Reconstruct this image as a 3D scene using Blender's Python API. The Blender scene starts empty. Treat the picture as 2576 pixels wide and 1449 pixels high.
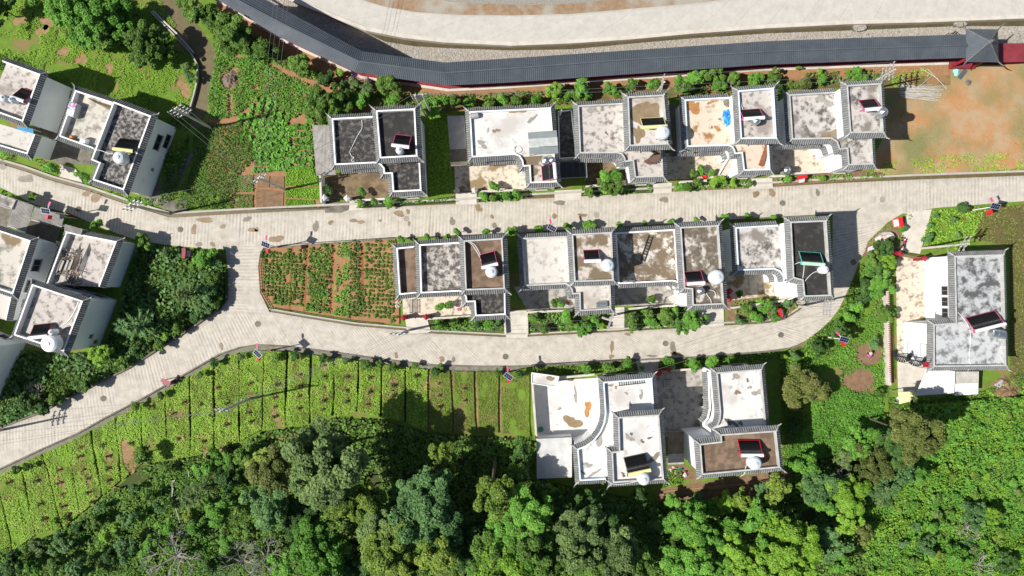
import bpy, bmesh, math, random
import numpy as np
from mathutils import Vector
R = math.radians
random.seed(7); rng = np.random.default_rng(7)
SC = bpy.context.scene
COL = SC.collection

# ---------------------------------------------------------------- camera, sky, sun, exposure
CAM_H = 100.0          # drone height above the village street, metres
PPM = 17.374           # picture units (2576 wide) per metre at street level
cd = bpy.data.cameras.new('camera'); cam = bpy.data.objects.new('camera', cd); COL.objects.link(cam)
cam.location = (0, 0, CAM_H); cam.rotation_euler = (0, 0, 0)
cd.sensor_width = 36; cd.lens = 36 * CAM_H / (2576 / PPM); cd.clip_start = 1; cd.clip_end = 2000
SC.camera = cam
SUN_EL, SUN_AZ = 48.0, 12.0      # light travels towards +x and a little +y
wd = bpy.data.worlds.new('World'); SC.world = wd; wd.use_nodes = True
nt = wd.node_tree; bgn = nt.nodes['Background']
sky = nt.nodes.new('ShaderNodeTexSky'); sky.sky_type = 'NISHITA'; sky.sun_disc = False
sky.sun_elevation = R(SUN_EL); sky.sun_rotation = R(270 - SUN_AZ)
nt.links.new(sky.outputs[0], bgn.inputs[0]); bgn.inputs[1].default_value = 0.064
sd = bpy.data.lights.new('sun', 'SUN'); sun = bpy.data.objects.new('sun', sd); COL.objects.link(sun)
sd.energy = 4.8; sd.angle = R(0.5); sd.color = (1, 0.96, 0.89)
ldir = Vector((math.cos(R(SUN_AZ)) * math.cos(R(SUN_EL)), math.sin(R(SUN_AZ)) * math.cos(R(SUN_EL)), -math.sin(R(SUN_EL))))
sun.rotation_euler = ldir.to_track_quat('-Z', 'Y').to_euler(); sun.location = (-60, -12, 80)
vs = SC.view_settings; vs.view_transform = 'Standard'; vs.look = 'None'; vs.gamma = 1; vs.use_curve_mapping = False
vs.exposure = 0.45

# ---------------------------------------------------------------- placing: surveyed plan units -> metres
def T(tile, x, y):
    return (int(tile[1]) * 644 + x / 4, int(tile[0]) * 362.25 + y / 4)
def W(p, z=0.0):
    f = (1 - z / CAM_H) / PPM
    return ((p[0] - 1288) * f, (724.5 - p[1]) * f)
def TW(tile, x, y, z=0.0): return W(T(tile, x, y), z)
def WD(pts, z=0.0): return [W(p, z) for p in pts]
def WT(tile, pts, z=0.0): return [TW(tile, p[0], p[1], z) for p in pts]

# ---------------------------------------------------------------- materials
MATS = {}
def mat(name, c1, c2=None, scale=2.0, rough=.85, bump=0.0, thr=None, detail=6, c3=None, scale3=.25, thr3=(.5, .62),
        metal=0.0, bscale=None, obj=False, stretch=None, spec=.3):
    if name in MATS: return MATS[name]
    m = bpy.data.materials.new(name); m.use_nodes = True; MATS[name] = m
    n = m.node_tree.nodes; l = m.node_tree.links; b = n['Principled BSDF']
    b.inputs['Roughness'].default_value = rough; b.inputs['Metallic'].default_value = metal
    b.inputs['Specular IOR Level'].default_value = spec
    if obj: src = n.new('ShaderNodeTexCoord').outputs['Object']
    else: src = n.new('ShaderNodeNewGeometry').outputs['Position']
    if stretch:
        mp = n.new('ShaderNodeMapping'); mp.inputs['Scale'].default_value = stretch
        l.new(src, mp.inputs[0]); src = mp.outputs[0]
    col = None
    if c2 is None:
        b.inputs['Base Color'].default_value = (*c1, 1)
    else:
        nz = n.new('ShaderNodeTexNoise'); nz.inputs['Scale'].default_value = scale; nz.inputs['Detail'].default_value = detail
        nz.inputs['Roughness'].default_value = .62
        l.new(src, nz.inputs['Vector'])
        rp = n.new('ShaderNodeValToRGB'); lo, hi = thr or (.35, .65)
        rp.color_ramp.elements[0].position = lo; rp.color_ramp.elements[1].position = hi
        rp.color_ramp.elements[0].color = (*c1, 1); rp.color_ramp.elements[1].color = (*c2, 1)
        l.new(nz.outputs[0], rp.inputs[0]); col = rp.outputs[0]
        if c3 is not None:
            n3 = n.new('ShaderNodeTexNoise'); n3.inputs['Scale'].default_value = scale3; n3.inputs['Detail'].default_value = 5
            mp3 = n.new('ShaderNodeMapping'); mp3.inputs['Location'].default_value = (31.3, 17.7, 5)
            l.new(src, mp3.inputs[0]); l.new(mp3.outputs[0], n3.inputs['Vector'])
            r3 = n.new('ShaderNodeValToRGB'); r3.color_ramp.elements[0].position = thr3[0]; r3.color_ramp.elements[1].position = thr3[1]
            l.new(n3.outputs[0], r3.inputs[0])
            mx = n.new('ShaderNodeMix'); mx.data_type = 'RGBA'
            l.new(r3.outputs[0], mx.inputs['Factor']); l.new(col, mx.inputs[6]); mx.inputs[7].default_value = (*c3, 1)
            col = mx.outputs[2]
        l.new(col, b.inputs['Base Color'])
    if bump:
        nb = n.new('ShaderNodeTexNoise'); nb.inputs['Scale'].default_value = bscale or scale * 3; nb.inputs['Detail'].default_value = 4
        l.new(src, nb.inputs['Vector'])
        bp = n.new('ShaderNodeBump'); bp.inputs['Strength'].default_value = bump; bp.inputs['Distance'].default_value = .05
        l.new(nb.outputs[0], bp.inputs['Height']); l.new(bp.outputs[0], b.inputs['Normal'])
    return m

def leafmat(name, c1, c2, c3=None, trans=.25):
    m = bpy.data.materials.new(name); m.use_nodes = True; MATS[name] = m
    n = m.node_tree.nodes; l = m.node_tree.links
    for x in list(n): n.remove(x)
    out = n.new('ShaderNodeOutputMaterial')
    g = n.new('ShaderNodeNewGeometry')
    rp = n.new('ShaderNodeValToRGB'); e = rp.color_ramp.elements
    e[0].color = (*c1, 1); e[1].color = (*c2, 1); e[0].position = .05; e[1].position = .85
    if c3: x = e.new(1.0); x.color = (*c3, 1)
    # slow change over the crown and per leaf
    nz = n.new('ShaderNodeTexNoise'); nz.inputs['Scale'].default_value = .45; nz.inputs['Detail'].default_value = 3
    l.new(g.outputs['Position'], nz.inputs['Vector'])
    oi = n.new('ShaderNodeObjectInfo')
    a = n.new('ShaderNodeMath'); a.operation = 'MULTIPLY_ADD'; a.inputs[1].default_value = .5; l.new(g.outputs['Random Per Island'], a.inputs[0])
    l.new(nz.outputs[0], a.inputs[2])
    b = n.new('ShaderNodeMath'); b.operation = 'MULTIPLY_ADD'; b.inputs[1].default_value = .45; l.new(oi.outputs['Random'], b.inputs[0]); l.new(a.outputs[0], b.inputs[2])
    s = n.new('ShaderNodeMath'); s.operation = 'ADD'; s.inputs[1].default_value = -.5; l.new(b.outputs[0], s.inputs[0])
    l.new(s.outputs[0], rp.inputs[0])
    d = n.new('ShaderNodeBsdfPrincipled'); d.inputs['Roughness'].default_value = .6; d.inputs['Specular IOR Level'].default_value = .25
    t = n.new('ShaderNodeBsdfTranslucent'); mx = n.new('ShaderNodeMixShader'); mx.inputs[0].default_value = trans
    l.new(rp.outputs[0], d.inputs['Base Color']); l.new(rp.outputs[0], t.inputs['Color'])
    l.new(d.outputs[0], mx.inputs[1]); l.new(t.outputs[0], mx.inputs[2]); l.new(mx.outputs[0], out.inputs[0])
    return m

# ---------------------------------------------------------------- mesh builder
ORIG = {}          # object name -> world origin of its root
def origin(o): return ORIG.get(o.name, (0, 0, 0)) if o else (0, 0, 0)
class MB:
    def __init__(s): s.v = []; s.f = []; s.uv = None
    def add(s, vs, fs):
        k = len(s.v); s.v += [tuple(p) for p in vs]; s.f += [tuple(i + k for i in f) for f in fs]
        return s
    def box(s, c, d, rz=0.0):
        ca, sa = math.cos(rz), math.sin(rz); hx, hy, hz = d[0] / 2, d[1] / 2, d[2] / 2
        vs = [(c[0] + x * hx * ca - y * hy * sa, c[1] + x * hx * sa + y * hy * ca, c[2] + z * hz)
              for z in (-1, 1) for x, y in ((-1, -1), (1, -1), (1, 1), (-1, 1))]
        return s.add(vs, [(3, 2, 1, 0), (4, 5, 6, 7), (0, 1, 5, 4), (1, 2, 6, 5), (2, 3, 7, 6), (3, 0, 4, 7)])
    def bar(s, a, b, w, h):           # beam with rectangular section between two points
        a, b = Vector(a), Vector(b); d = (b - a).normalized()
        up = Vector((0, 0, 1)) if abs(d.z) < .95 else Vector((0, 1, 0))
        x = d.cross(up).normalized() * w / 2; y = x.cross(d).normalized() * h / 2
        vs = [p + i * x + j * y for p in (a, b) for i, j in ((-1, -1), (1, -1), (1, 1), (-1, 1))]
        return s.add(vs, [(3, 2, 1, 0), (4, 5, 6, 7), (0, 1, 5, 4), (1, 2, 6, 5), (2, 3, 7, 6), (3, 0, 4, 7)])
    def tube(s, pts, r, n=8, cap=True):
        P = [Vector(p) for p in pts]; rr = r if isinstance(r, (list, tuple)) else [r] * len(P)
        vs = []
        ref = None
        for i, p in enumerate(P):
            d = (P[min(i + 1, len(P) - 1)] - P[max(i - 1, 0)]).normalized()
            if ref is None:
                ref = Vector((0, 0, 1)) if abs(d.z) < .9 else Vector((1, 0, 0))
            x = d.cross(ref); x = x.normalized() if x.length > 1e-5 else Vector((1, 0, 0)); y = x.cross(d).normalized(); ref = y
            vs += [p + rr[i] * (math.cos(2 * math.pi * k / n) * x + math.sin(2 * math.pi * k / n) * y) for k in range(n)]
        fs = [(i * n + k, (i + 1) * n + k, (i + 1) * n + (k + 1) % n, i * n + (k + 1) % n) for i in range(len(P) - 1) for k in range(n)]
        if cap: fs += [tuple(range(n)), tuple(reversed(range((len(P) - 1) * n, len(P) * n)))]
        return s.add(vs, fs)
    def lathe(s, c, prof, n=16):      # prof: (r, z)
        vs = [(c[0] + r * math.cos(2 * math.pi * k / n), c[1] + r * math.sin(2 * math.pi * k / n), c[2] + z) for r, z in prof for k in range(n)]
        fs = [(i * n + k, i * n + (k + 1) % n, (i + 1) * n + (k + 1) % n, (i + 1) * n + k) for i in range(len(prof) - 1) for k in range(n)]
        fs += [tuple(reversed(range(n))), tuple(range((len(prof) - 1) * n, len(prof) * n))]
        return s.add(vs, fs)
    def prism(s, poly, z0, z1, top=True, bottom=False):
        poly = ccw(poly); n = len(poly)
        vs = [(x, y, z0) for x, y in poly] + [(x, y, z1) for x, y in poly]
        fs = [(i, (i + 1) % n, n + (i + 1) % n, n + i) for i in range(n)]
        if top: fs.append(tuple(range(n, 2 * n)))
        if bottom: fs.append(tuple(reversed(range(n))))
        return s.add(vs, fs)
    def sheet(s, poly, z):
        poly = ccw(poly); return s.add([(x, y, z) for x, y in poly], [tuple(range(len(poly)))])
    def mesh(s, name, m, o=(0, 0, 0), smooth=False):
        me = bpy.data.meshes.new(name)
        me.from_pydata([(x - o[0], y - o[1], z - o[2]) for x, y, z in s.v], [], s.f)
        if m: me.materials.append(m)
        if smooth: me.polygons.foreach_set('use_smooth', [True] * len(me.polygons))
        me.update(); return me
    def build(s, name, m, parent=None, smooth=False, **k):
        o = origin(parent)
        ob = bpy.data.objects.new(name, s.mesh(name, m, o, smooth)); COL.objects.link(ob)
        if parent: ob.parent = parent; ORIG[ob.name] = o
        return tag(ob, **k)
def ccw(p):
    a = sum(p[i][0] * p[(i + 1) % len(p)][1] - p[(i + 1) % len(p)][0] * p[i][1] for i in range(len(p)))
    return list(p) if a > 0 else list(reversed(p))
def tag(o, label=None, cat=None, group=None, kind=None):
    if label: o['label'] = label
    if cat: o['category'] = cat
    if group: o['group'] = group
    if kind: o['kind'] = kind
    return o
def thing(name, loc, label, cat, group=None, rz=0.0):
    o = bpy.data.objects.new(name, None); COL.objects.link(o); o.location = loc; o.rotation_euler[2] = rz
    o.empty_display_size = .2
    ORIG[o.name] = tuple(loc)
    return tag(o, label, cat, group)
def local(name, loc, label, cat, group=None, rz=0.0):   # parts in local coordinates
    o = thing(name, loc, label, cat, group, rz); ORIG[o.name] = (0, 0, 0); return o
def link(me, name, parent=None, loc=(0, 0, 0), rot=(0, 0, 0), scale=(1, 1, 1)):
    o = bpy.data.objects.new(name, me); COL.objects.link(o)
    o.location = loc; o.rotation_euler = rot; o.scale = scale
    if parent: o.parent = parent
    return o
def offset(poly, d):     # ccw polygon, + outwards, mitred
    n = len(poly); out = []
    for i in range(n):
        a, b, c = poly[i - 1], poly[i], poly[(i + 1) % n]
        out.append(mitre(a, b, c, d))
    return out
def nrm(a, b):
    dx, dy = b[0] - a[0], b[1] - a[1]; L = math.hypot(dx, dy) or 1
    return (dy / L, -dx / L)
def mitre(a, b, c, d):
    n1, n2 = nrm(a, b), nrm(b, c); k = 1 + n1[0] * n2[0] + n1[1] * n2[1]
    k = max(k, .35)
    return (b[0] + d * (n1[0] + n2[0]) / k, b[1] + d * (n1[1] + n2[1]) / k)
def inpoly(P, poly):
    x, y = P[:, 0], P[:, 1]; c = np.zeros(len(P), bool); n = len(poly)
    for i in range(n):
        x1, y1 = poly[i]; x2, y2 = poly[(i + 1) % n]
        if y1 == y2: continue
        t = ((y1 > y) != (y2 > y)) & (x < (x2 - x1) * (y - y1) / (y2 - y1) + x1)
        c ^= t
    return c
def blob(cx, cy, rx, ry, rz=0, n=18, rough=.25, seed=0):
    r = random.Random(seed); ph = [r.uniform(0, 6.3) for _ in range(4)]; am = [rough * r.uniform(.3, 1) / (k + 1) for k in range(4)]
    pts = []
    for i in range(n):
        a = 2 * math.pi * i / n; f = 1 + sum(am[k] * math.sin((k + 2) * a + ph[k]) for k in range(4))
        x, y = rx * f * math.cos(a), ry * f * math.sin(a)
        pts.append((cx + x * math.cos(rz) - y * math.sin(rz), cy + x * math.sin(rz) + y * math.cos(rz)))
    return pts

# ---------------------------------------------------------------- palette (real-world base colours)
mat('white_paint', (.78, .78, .76), (.62, .62, .6), .8, .7, thr=(.45, .8))
mat('wall_plaster', (.82, .83, .84), (.72, .73, .73), .35, .8, thr=(.4, .75), c3=(.5, .49, .45), scale3=.5, thr3=(.66, .8))
mat('blue_white_paint', (.62, .72, .8), (.5, .58, .62), .8, .7, thr=(.45, .8))
mat('grey_paint', (.5, .5, .48), (.36, .36, .34), 1.2, .8)
mat('roof_tile_clay', (.15, .155, .16), (.31, .31, .3), 1.3, .8, bump=.3)
mat('tile_bed', (.1, .102, .105), (.16, .16, .158), 4.0, .9)
mat('dark_glass', (.012, .015, .018), rough=.35, spec=.25)
mat('window_frame', (.3, .3, .3), rough=.5)
mat('red_paint', (.33, .02, .03), (.24, .015, .025), 1.5, .55)
mat('red_floor', (.24, .035, .045), (.17, .025, .035), .9, .7)
mat('pink_plastic', (.55, .08, .2), rough=.4)
mat('dark_red_plastic', (.25, .01, .04), rough=.4)
mat('red_plastic', (.6, .02, .03), rough=.4)
mat('teal_plastic', (.12, .5, .45), rough=.4)
mat('white_enamel', (.8, .8, .82), rough=.25, spec=.5)
mat('yellow_enamel', (.7, .68, .3), rough=.4)
mat('green_enamel', (.45, .75, .5), rough=.3)
mat('black_tube', (.012, .012, .013), rough=.3)
mat('steel', (.6, .62, .64), rough=.28, metal=.9)
mat('galvanised', (.45, .46, .46), rough=.5, metal=.5)
mat('tank_white', (.62, .66, .68), (.54, .58, .6), 2, .4)
mat('concrete', (.44, .41, .36), (.36, .33, .29), 1.2, .9, bump=.2, thr=(.35, .7))
mat('concrete_dark', (.2, .18, .15), (.11, .1, .08), 1.0, .9, bump=.2)
mat('concrete_pale', (.56, .52, .46), (.45, .41, .35), .8, .9, thr=(.4, .7))
mat('corrugated', (.42, .4, .37), (.28, .26, .24), .9, .6, thr=(.35, .7))
mat('corrugated_white', (.6, .6, .59), (.48, .48, .47), .7, .5)
mat('corrugated_brown', (.2, .17, .12), (.12, .1, .08), .9, .7)
mat('corridor_roof', (.07, .083, .1), (.095, .11, .128), .5, .55, spec=.4)
mat('soil_orange', (.34, .185, .09), (.26, .14, .07), 1.6, .95, bump=.6, thr=(.35, .65))
mat('soil_brown', (.24, .15, .085), (.16, .1, .06), 1.4, .95, bump=.6)
mat('soil_pale', (.33, .2, .105), (.22, .15, .07), 2.0, .95, bump=.6)
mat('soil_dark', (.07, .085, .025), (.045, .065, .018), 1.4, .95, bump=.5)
mat('grass_base', (.14, .23, .026), (.1, .17, .02), 1.2, .95, bump=.8, bscale=6, c3=(.22, .15, .07), scale3=.35, thr3=(.54, .68))
mat('grass_lime', (.1, .2, .012), (.07, .15, .01), 1.5, .95, bump=.8, bscale=7)
mat('bark', (.09, .07, .05), (.16, .13, .1), 4, .9, obj=True)
mat('bark_grey', (.24, .22, .2), (.36, .34, .31), 4, .9, obj=True)
mat('wood', (.3, .21, .12), (.2, .14, .08), 3, .8)
mat('iron', (.03, .03, .033), rough=.5)
mat('cobble', (.4, .37, .33), (.2, .18, .155), 4.5, .9, bump=.9, thr=(.4, .6), c3=(.3, .27, .22), scale3=.4)
mat('stain_brown', (.2, .14, .08), (.27, .2, .125), 1.2, .55, thr=(.35, .65))
mat('stain_wet', (.17, .15, .12), (.24, .21, .17), 1.2, .5)
mat('stain_rust', (.3, .13, .04), (.4, .22, .09), 2.5, .8)
mat('water', (.075, .062, .03), (.1, .085, .045), .8, .12, spec=.5)
leafmat('leaf_dark', (.028, .075, .014), (.1, .2, .045))
leafmat('leaf_mid', (.045, .1, .014), (.17, .3, .05))
leafmat('leaf_bright', (.06, .17, .018), (.19, .42, .06))
leafmat('leaf_lime', (.12, .24, .015), (.28, .49, .06))
leafmat('leaf_yellow', (.08, .15, .02), (.27, .37, .06), (.36, .36, .09))
leafmat('leaf_blue', (.04, .105, .03), (.17, .32, .1))
leafmat('leaf_grey', (.055, .1, .028), (.22, .32, .1))
leafmat('grass_blade', (.14, .28, .02), (.34, .56, .06), (.46, .5, .14))
leafmat('grass_dull', (.14, .17, .03), (.27, .29, .075), (.36, .28, .13))
leafmat('leaf_olive', (.06, .09, .018), (.19, .22, .055), (.26, .22, .08))
leafmat('flower_purple', (.2, .05, .3), (.4, .15, .5))
M = MATS
# ================================================================ THE SETTING
CZ = -3.4      # river bed level
CN = [(612, -31), (769, 54), (911, 130), (1119, 158), (1288, 147), (1588, 127), (1932, 104), (2182, 95), (2432, 87)]
CR = [(566, -16), (735, 72), (904, 155), (1119, 184), (1288, 172), (1588, 150), (1932, 130), (2182, 121), (2432, 114)]
CS = [(520, -18), (702, 92), (893, 181), (1121, 215), (1288, 207), (1588, 186), (1932, 162), (2182, 153), (2432, 145)]
EAVE_Z, RIDGE_Z, FLOOR_Z = 3.7, 4.9, .35
fl_n = [W(p, EAVE_Z) for p in CN]; fl_s = [W(p, EAVE_Z) for p in CS]
def shift(path, d):
    n = len(path); out = []
    for i in range(n):
        a = path[max(i - 1, 0)]; b = path[min(i + 1, n - 1)]; k = nrm(a, b); out.append((path[i][0] + k[0] * d, path[i][1] + k[1] * d))
    return out
FN = shift(fl_n, .35)      # floor edges (paths run west to east: right-hand normal is south)
FS = shift(fl_s, -.62)
LIP = shift(fl_s, -.2)
# ground: one sheet south of the riverside wall, running far past the frame
west, east = -500, 500
g = MB().sheet([(west, -500), (east, -500), (east, LIP[-1][1]), (60, LIP[-1][1])] + list(reversed(LIP)) + [(LIP[0][0] - 25, LIP[0][1] + 16), (-90, 180), (west, 420)], 0)
g.build('ground', M['grass_base'], kind='structure')
bed = MB().sheet([(-500, 0), (500, 0), (500, 500), (-500, 500)], CZ)
# riverbed tessellated only by its outline; cobbles come below
bed.build('riverbed', M['cobble'], kind='structure')
# riverside wall lip
lipw = MB()
for i in range(len(LIP) - 1):
    lipw.add([(*FS[i], .12), (*FS[i + 1], .12), (*LIP[i + 1], .12), (*LIP[i], .12), (*LIP[i + 1], -.3), (*LIP[i], -.3)], [(0, 3, 2, 1), (3, 5, 4, 2)])
lipw.build('river_wall_lip', M['concrete_pale'], kind='structure')

def ribbon(A, B, z0, z1, m, name, slab=5.0, gap=.02, parent=None, uvs=True):
    """Paved strip between two edge paths, cast as separate slabs with joints."""
    root = bpy.data.objects.new(name, None); COL.objects.link(root); root['kind'] = 'structure'; root.empty_display_size = .2
    def resample(P, n):
        P = np.array(P); d = np.r_[0, np.cumsum(np.hypot(*np.diff(P, axis=0).T))]; t = np.linspace(0, d[-1], n)
        return np.c_[np.interp(t, d, P[:, 0]), np.interp(t, d, P[:, 1])], d[-1]
    n0 = 2; _, L = resample(A, 2); _, L2 = resample(B, 2); L = (L + L2) / 2
    ns = max(1, round(L / slab)); sub = 4
    a, _ = resample(A, ns * sub + 1); b, _ = resample(B, ns * sub + 1)
    for k in range(ns):
        i0 = k * sub; mb = MB(); vs = []; us = []
        for j in range(sub + 1):
            p, q = a[i0 + j].copy(), b[i0 + j].copy()
            if j == 0: p += (a[i0 + 1] - p) / np.hypot(*(a[i0 + 1] - p)) * gap; q += (b[i0 + 1] - q) / np.hypot(*(b[i0 + 1] - q)) * gap
            vs += [(*p, z1), (*q, z1)]
            u = (i0 + j) / (ns * sub) * L; us += [(u, 0), (u, np.hypot(*(p - q)))]
        dz = random.uniform(0, .012)
        vs = [(x, y, z + dz) for x, y, z in vs]; nv = len(vs)
        fs = [(2 * j, 2 * j + 1, 2 * j + 3, 2 * j + 2) for j in range(sub)]
        vs2 = [(x, y, z0) for x, y, z in vs]
        ring = [2 * j for j in range(sub + 1)] + [2 * j + 1 for j in range(sub, -1, -1)]
        nr = len(ring)
        fs += [(ring[j], ring[(j + 1) % nr], nv + ring[(j + 1) % nr], nv + ring[j]) for j in range(nr)]
        # orientation
        p0, p1, p2 = [Vector(vs[t]) for t in fs[0][:3]]
        if (p1 - p0).cross(p2 - p1).z < 0: fs = [tuple(reversed(f)) for f in fs]
        mb.add(vs + vs2, fs)
        o = mb.build('slab', m, root)
        uv = o.data.uv_layers.new(name='UVMap'); us2 = us + us
        for poly in o.data.polygons:
            for li in poly.loop_indices: uv.data[li].uv = us2[o.data.loops[li].vertex_index]
    return root

def roadmat(name, base, dark, stripe, period):
    m = bpy.data.materials.new(name); m.use_nodes = True; MATS[name] = m
    n = m.node_tree.nodes; l = m.node_tree.links; b = n['Principled BSDF']; b.inputs['Roughness'].default_value = .9
    b.inputs['Specular IOR Level'].default_value = .2
    uv = n.new('ShaderNodeUVMap'); pos = n.new('ShaderNodeNewGeometry').outputs['Position']
    sx = n.new('ShaderNodeSeparateXYZ'); l.new(uv.outputs[0], sx.inputs[0])
    # broom-textured bands across the road, unevenly worn
    nd = n.new('ShaderNodeTexNoise'); nd.inputs['Scale'].default_value = 1.3; l.new(pos, nd.inputs['Vector'])
    ad = n.new('ShaderNodeMath'); ad.operation = 'MULTIPLY_ADD'; ad.inputs[1].default_value = .18; l.new(nd.outputs[0], ad.inputs[0]); l.new(sx.outputs[0], ad.inputs[2])
    mu = n.new('ShaderNodeMath'); mu.operation = 'MULTIPLY'; mu.inputs[1].default_value = 2 * math.pi / period; l.new(ad.outputs[0], mu.inputs[0])
    sn = n.new('ShaderNodeMath'); sn.operation = 'SINE'; l.new(mu.outputs[0], sn.inputs[0])
    wear = n.new('ShaderNodeTexNoise'); wear.inputs['Scale'].default_value = .22; wear.inputs['Detail'].default_value = 3; l.new(pos, wear.inputs['Vector'])
    wm = n.new('ShaderNodeMapRange'); wm.inputs[1].default_value = .38; wm.inputs[2].default_value = .66; l.new(wear.outputs[0], wm.inputs[0])
    st = n.new('ShaderNodeMath'); st.operation = 'MULTIPLY'; l.new(sn.outputs[0], st.inputs[0]); l.new(wm.outputs[0], st.inputs[1])
    n1 = n.new('ShaderNodeTexNoise'); n1.inputs['Scale'].default_value = .9; n1.inputs['Detail'].default_value = 8; n1.inputs['Roughness'].default_value = .7; l.new(pos, n1.inputs['Vector'])
    sm = n.new('ShaderNodeMath'); sm.operation = 'MULTIPLY_ADD'; sm.inputs[1].default_value = stripe; l.new(st.outputs[0], sm.inputs[0]); l.new(n1.outputs[0], sm.inputs[2])
    rp = n.new('ShaderNodeValToRGB'); rp.color_ramp.elements[0].position = .28; rp.color_ramp.elements[1].position = .66
    rp.color_ramp.elements[0].color = (*dark, 1); rp.color_ramp.elements[1].color = (*base, 1); l.new(sm.outputs[0], rp.inputs[0])
    # grime creeping in from the edge
    e = n.new('ShaderNodeMapRange'); e.inputs[1].default_value = 0; e.inputs[2].default_value = .9; e.inputs[3].default_value = .55; e.inputs[4].default_value = 0
    l.new(sx.outputs[1], e.inputs[0])
    n2 = n.new('ShaderNodeTexNoise'); n2.inputs['Scale'].default_value = .7; n2.inputs['Detail'].default_value = 6; l.new(pos, n2.inputs['Vector'])
    mm = n.new('ShaderNodeMath'); mm.operation = 'MULTIPLY'; l.new(e.outputs[0], mm.inputs[0]); l.new(n2.outputs[0], mm.inputs[1])
    mx = n.new('ShaderNodeMix'); mx.data_type = 'RGBA'; l.new(mm.outputs[0], mx.inputs['Factor']); l.new(rp.outputs[0], mx.inputs[6]); mx.inputs[7].default_value = (.2, .17, .13, 1)
    # sparse water stains
    n4 = n.new('ShaderNodeTexNoise'); n4.inputs['Scale'].default_value = .33; n4.inputs['Detail'].default_value = 7; l.new(pos, n4.inputs['Vector'])
    r4 = n.new('ShaderNodeValToRGB'); r4.color_ramp.elements[0].position = .68; r4.color_ramp.elements[1].position = .74; l.new(n4.outputs[0], r4.inputs[0])
    m4 = n.new('ShaderNodeMath'); m4.operation = 'MULTIPLY'; m4.inputs[1].default_value = .45; l.new(r4.outputs[0], m4.inputs[0])
    mx2 = n.new('ShaderNodeMix'); mx2.data_type = 'RGBA'; l.new(m4.outputs[0], mx2.inputs['Factor']); l.new(mx.outputs[2], mx2.inputs[6]); mx2.inputs[7].default_value = (.27, .22, .16, 1)
    l.new(mx2.outputs[2], b.inputs['Base Color'])
    return m
roadmat('road_concrete', (.53, .485, .42), (.35, .32, .27), .17, .5)
roadmat('river_road_concrete', (.5, .475, .43), (.4, .38, .345), .05, .3)

# ---- village streets (top surface 0.15 above the ground)
RZ = .15
top = [(-12, 409), (60, 430), (130, 455), (220, 480), (330, 518), (430, 548), (560, 540), (800, 528), (1000, 520), (1150, 513), (1300, 502), (1500, 492), (1700, 482), (1900, 473), (2100, 461), (2300, 452), (2600, 441)]
low = [(-12, 466), (45, 492), (87, 515), (175, 537), (275, 580), (350, 606), (425, 617), (537, 627), (669, 623), (994, 598), (1270, 587), (1540, 571), (1700, 562), (1900, 548), (2090, 538), (2280, 537), (2350, 523), (2600, 504)]
road_main = ribbon(WD(top, RZ), WD(low, RZ), 0, RZ, M['road_concrete'], 'road', 4.6)
lt = [(-12, 1083), (100, 1041), (175, 1003), (250, 965), (325, 928), (400, 880), (475, 833), (550, 781), (600, 778), (676, 784), (769, 800), (894, 820), (1019, 831), (1089, 839), (1274, 848), (1328, 847), (1600, 832), (1820, 819), (1932, 813), (1977, 803), (2007, 784), (2030, 765), (2060, 735), (2090, 700), (2094, 640), (2096, 528)]
lb = [(-12, 1183), (100, 1130), (195, 1088), (250, 1057), (375, 991), (475, 933), (550, 890), (600, 873), (644, 866), (719, 869), (844, 885), (969, 903), (1094, 917), (1200, 920), (1269, 920), (1290, 920), (1438, 915), (1588, 904), (1763, 896), (1932, 882), (1994, 873), (2040, 850), (2092, 803), (2112, 775), (2140, 715), (2168, 645), (2205, 588), (2232, 560), (2285, 528)]
road_low = ribbon(WD(lt, RZ), WD(lb, RZ), 0, RZ - .02, M['road_concrete'], 'road', 4.6)
cl = [(567, 615), (572, 675), (573, 724), (571, 756), (552, 783)]; cr = [(668, 615), (652, 640), (650, 680), (655, 737), (680, 790)]
road_link = ribbon(WD(cl, RZ), WD(cr, RZ), 0, RZ + .008, M['road_concrete'], 'road', 4.2)
def stain(tile, x, y, rx, ry, m, parent, z, seed, rz=0.0):
    c = TW(tile, x, y, z); k = 1 / 69.5
    MB().sheet(blob(c[0], c[1], rx * k, ry * k, rz, 20, .3, seed), z).build('stain', M[m], parent)
Zs = RZ + .03
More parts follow.
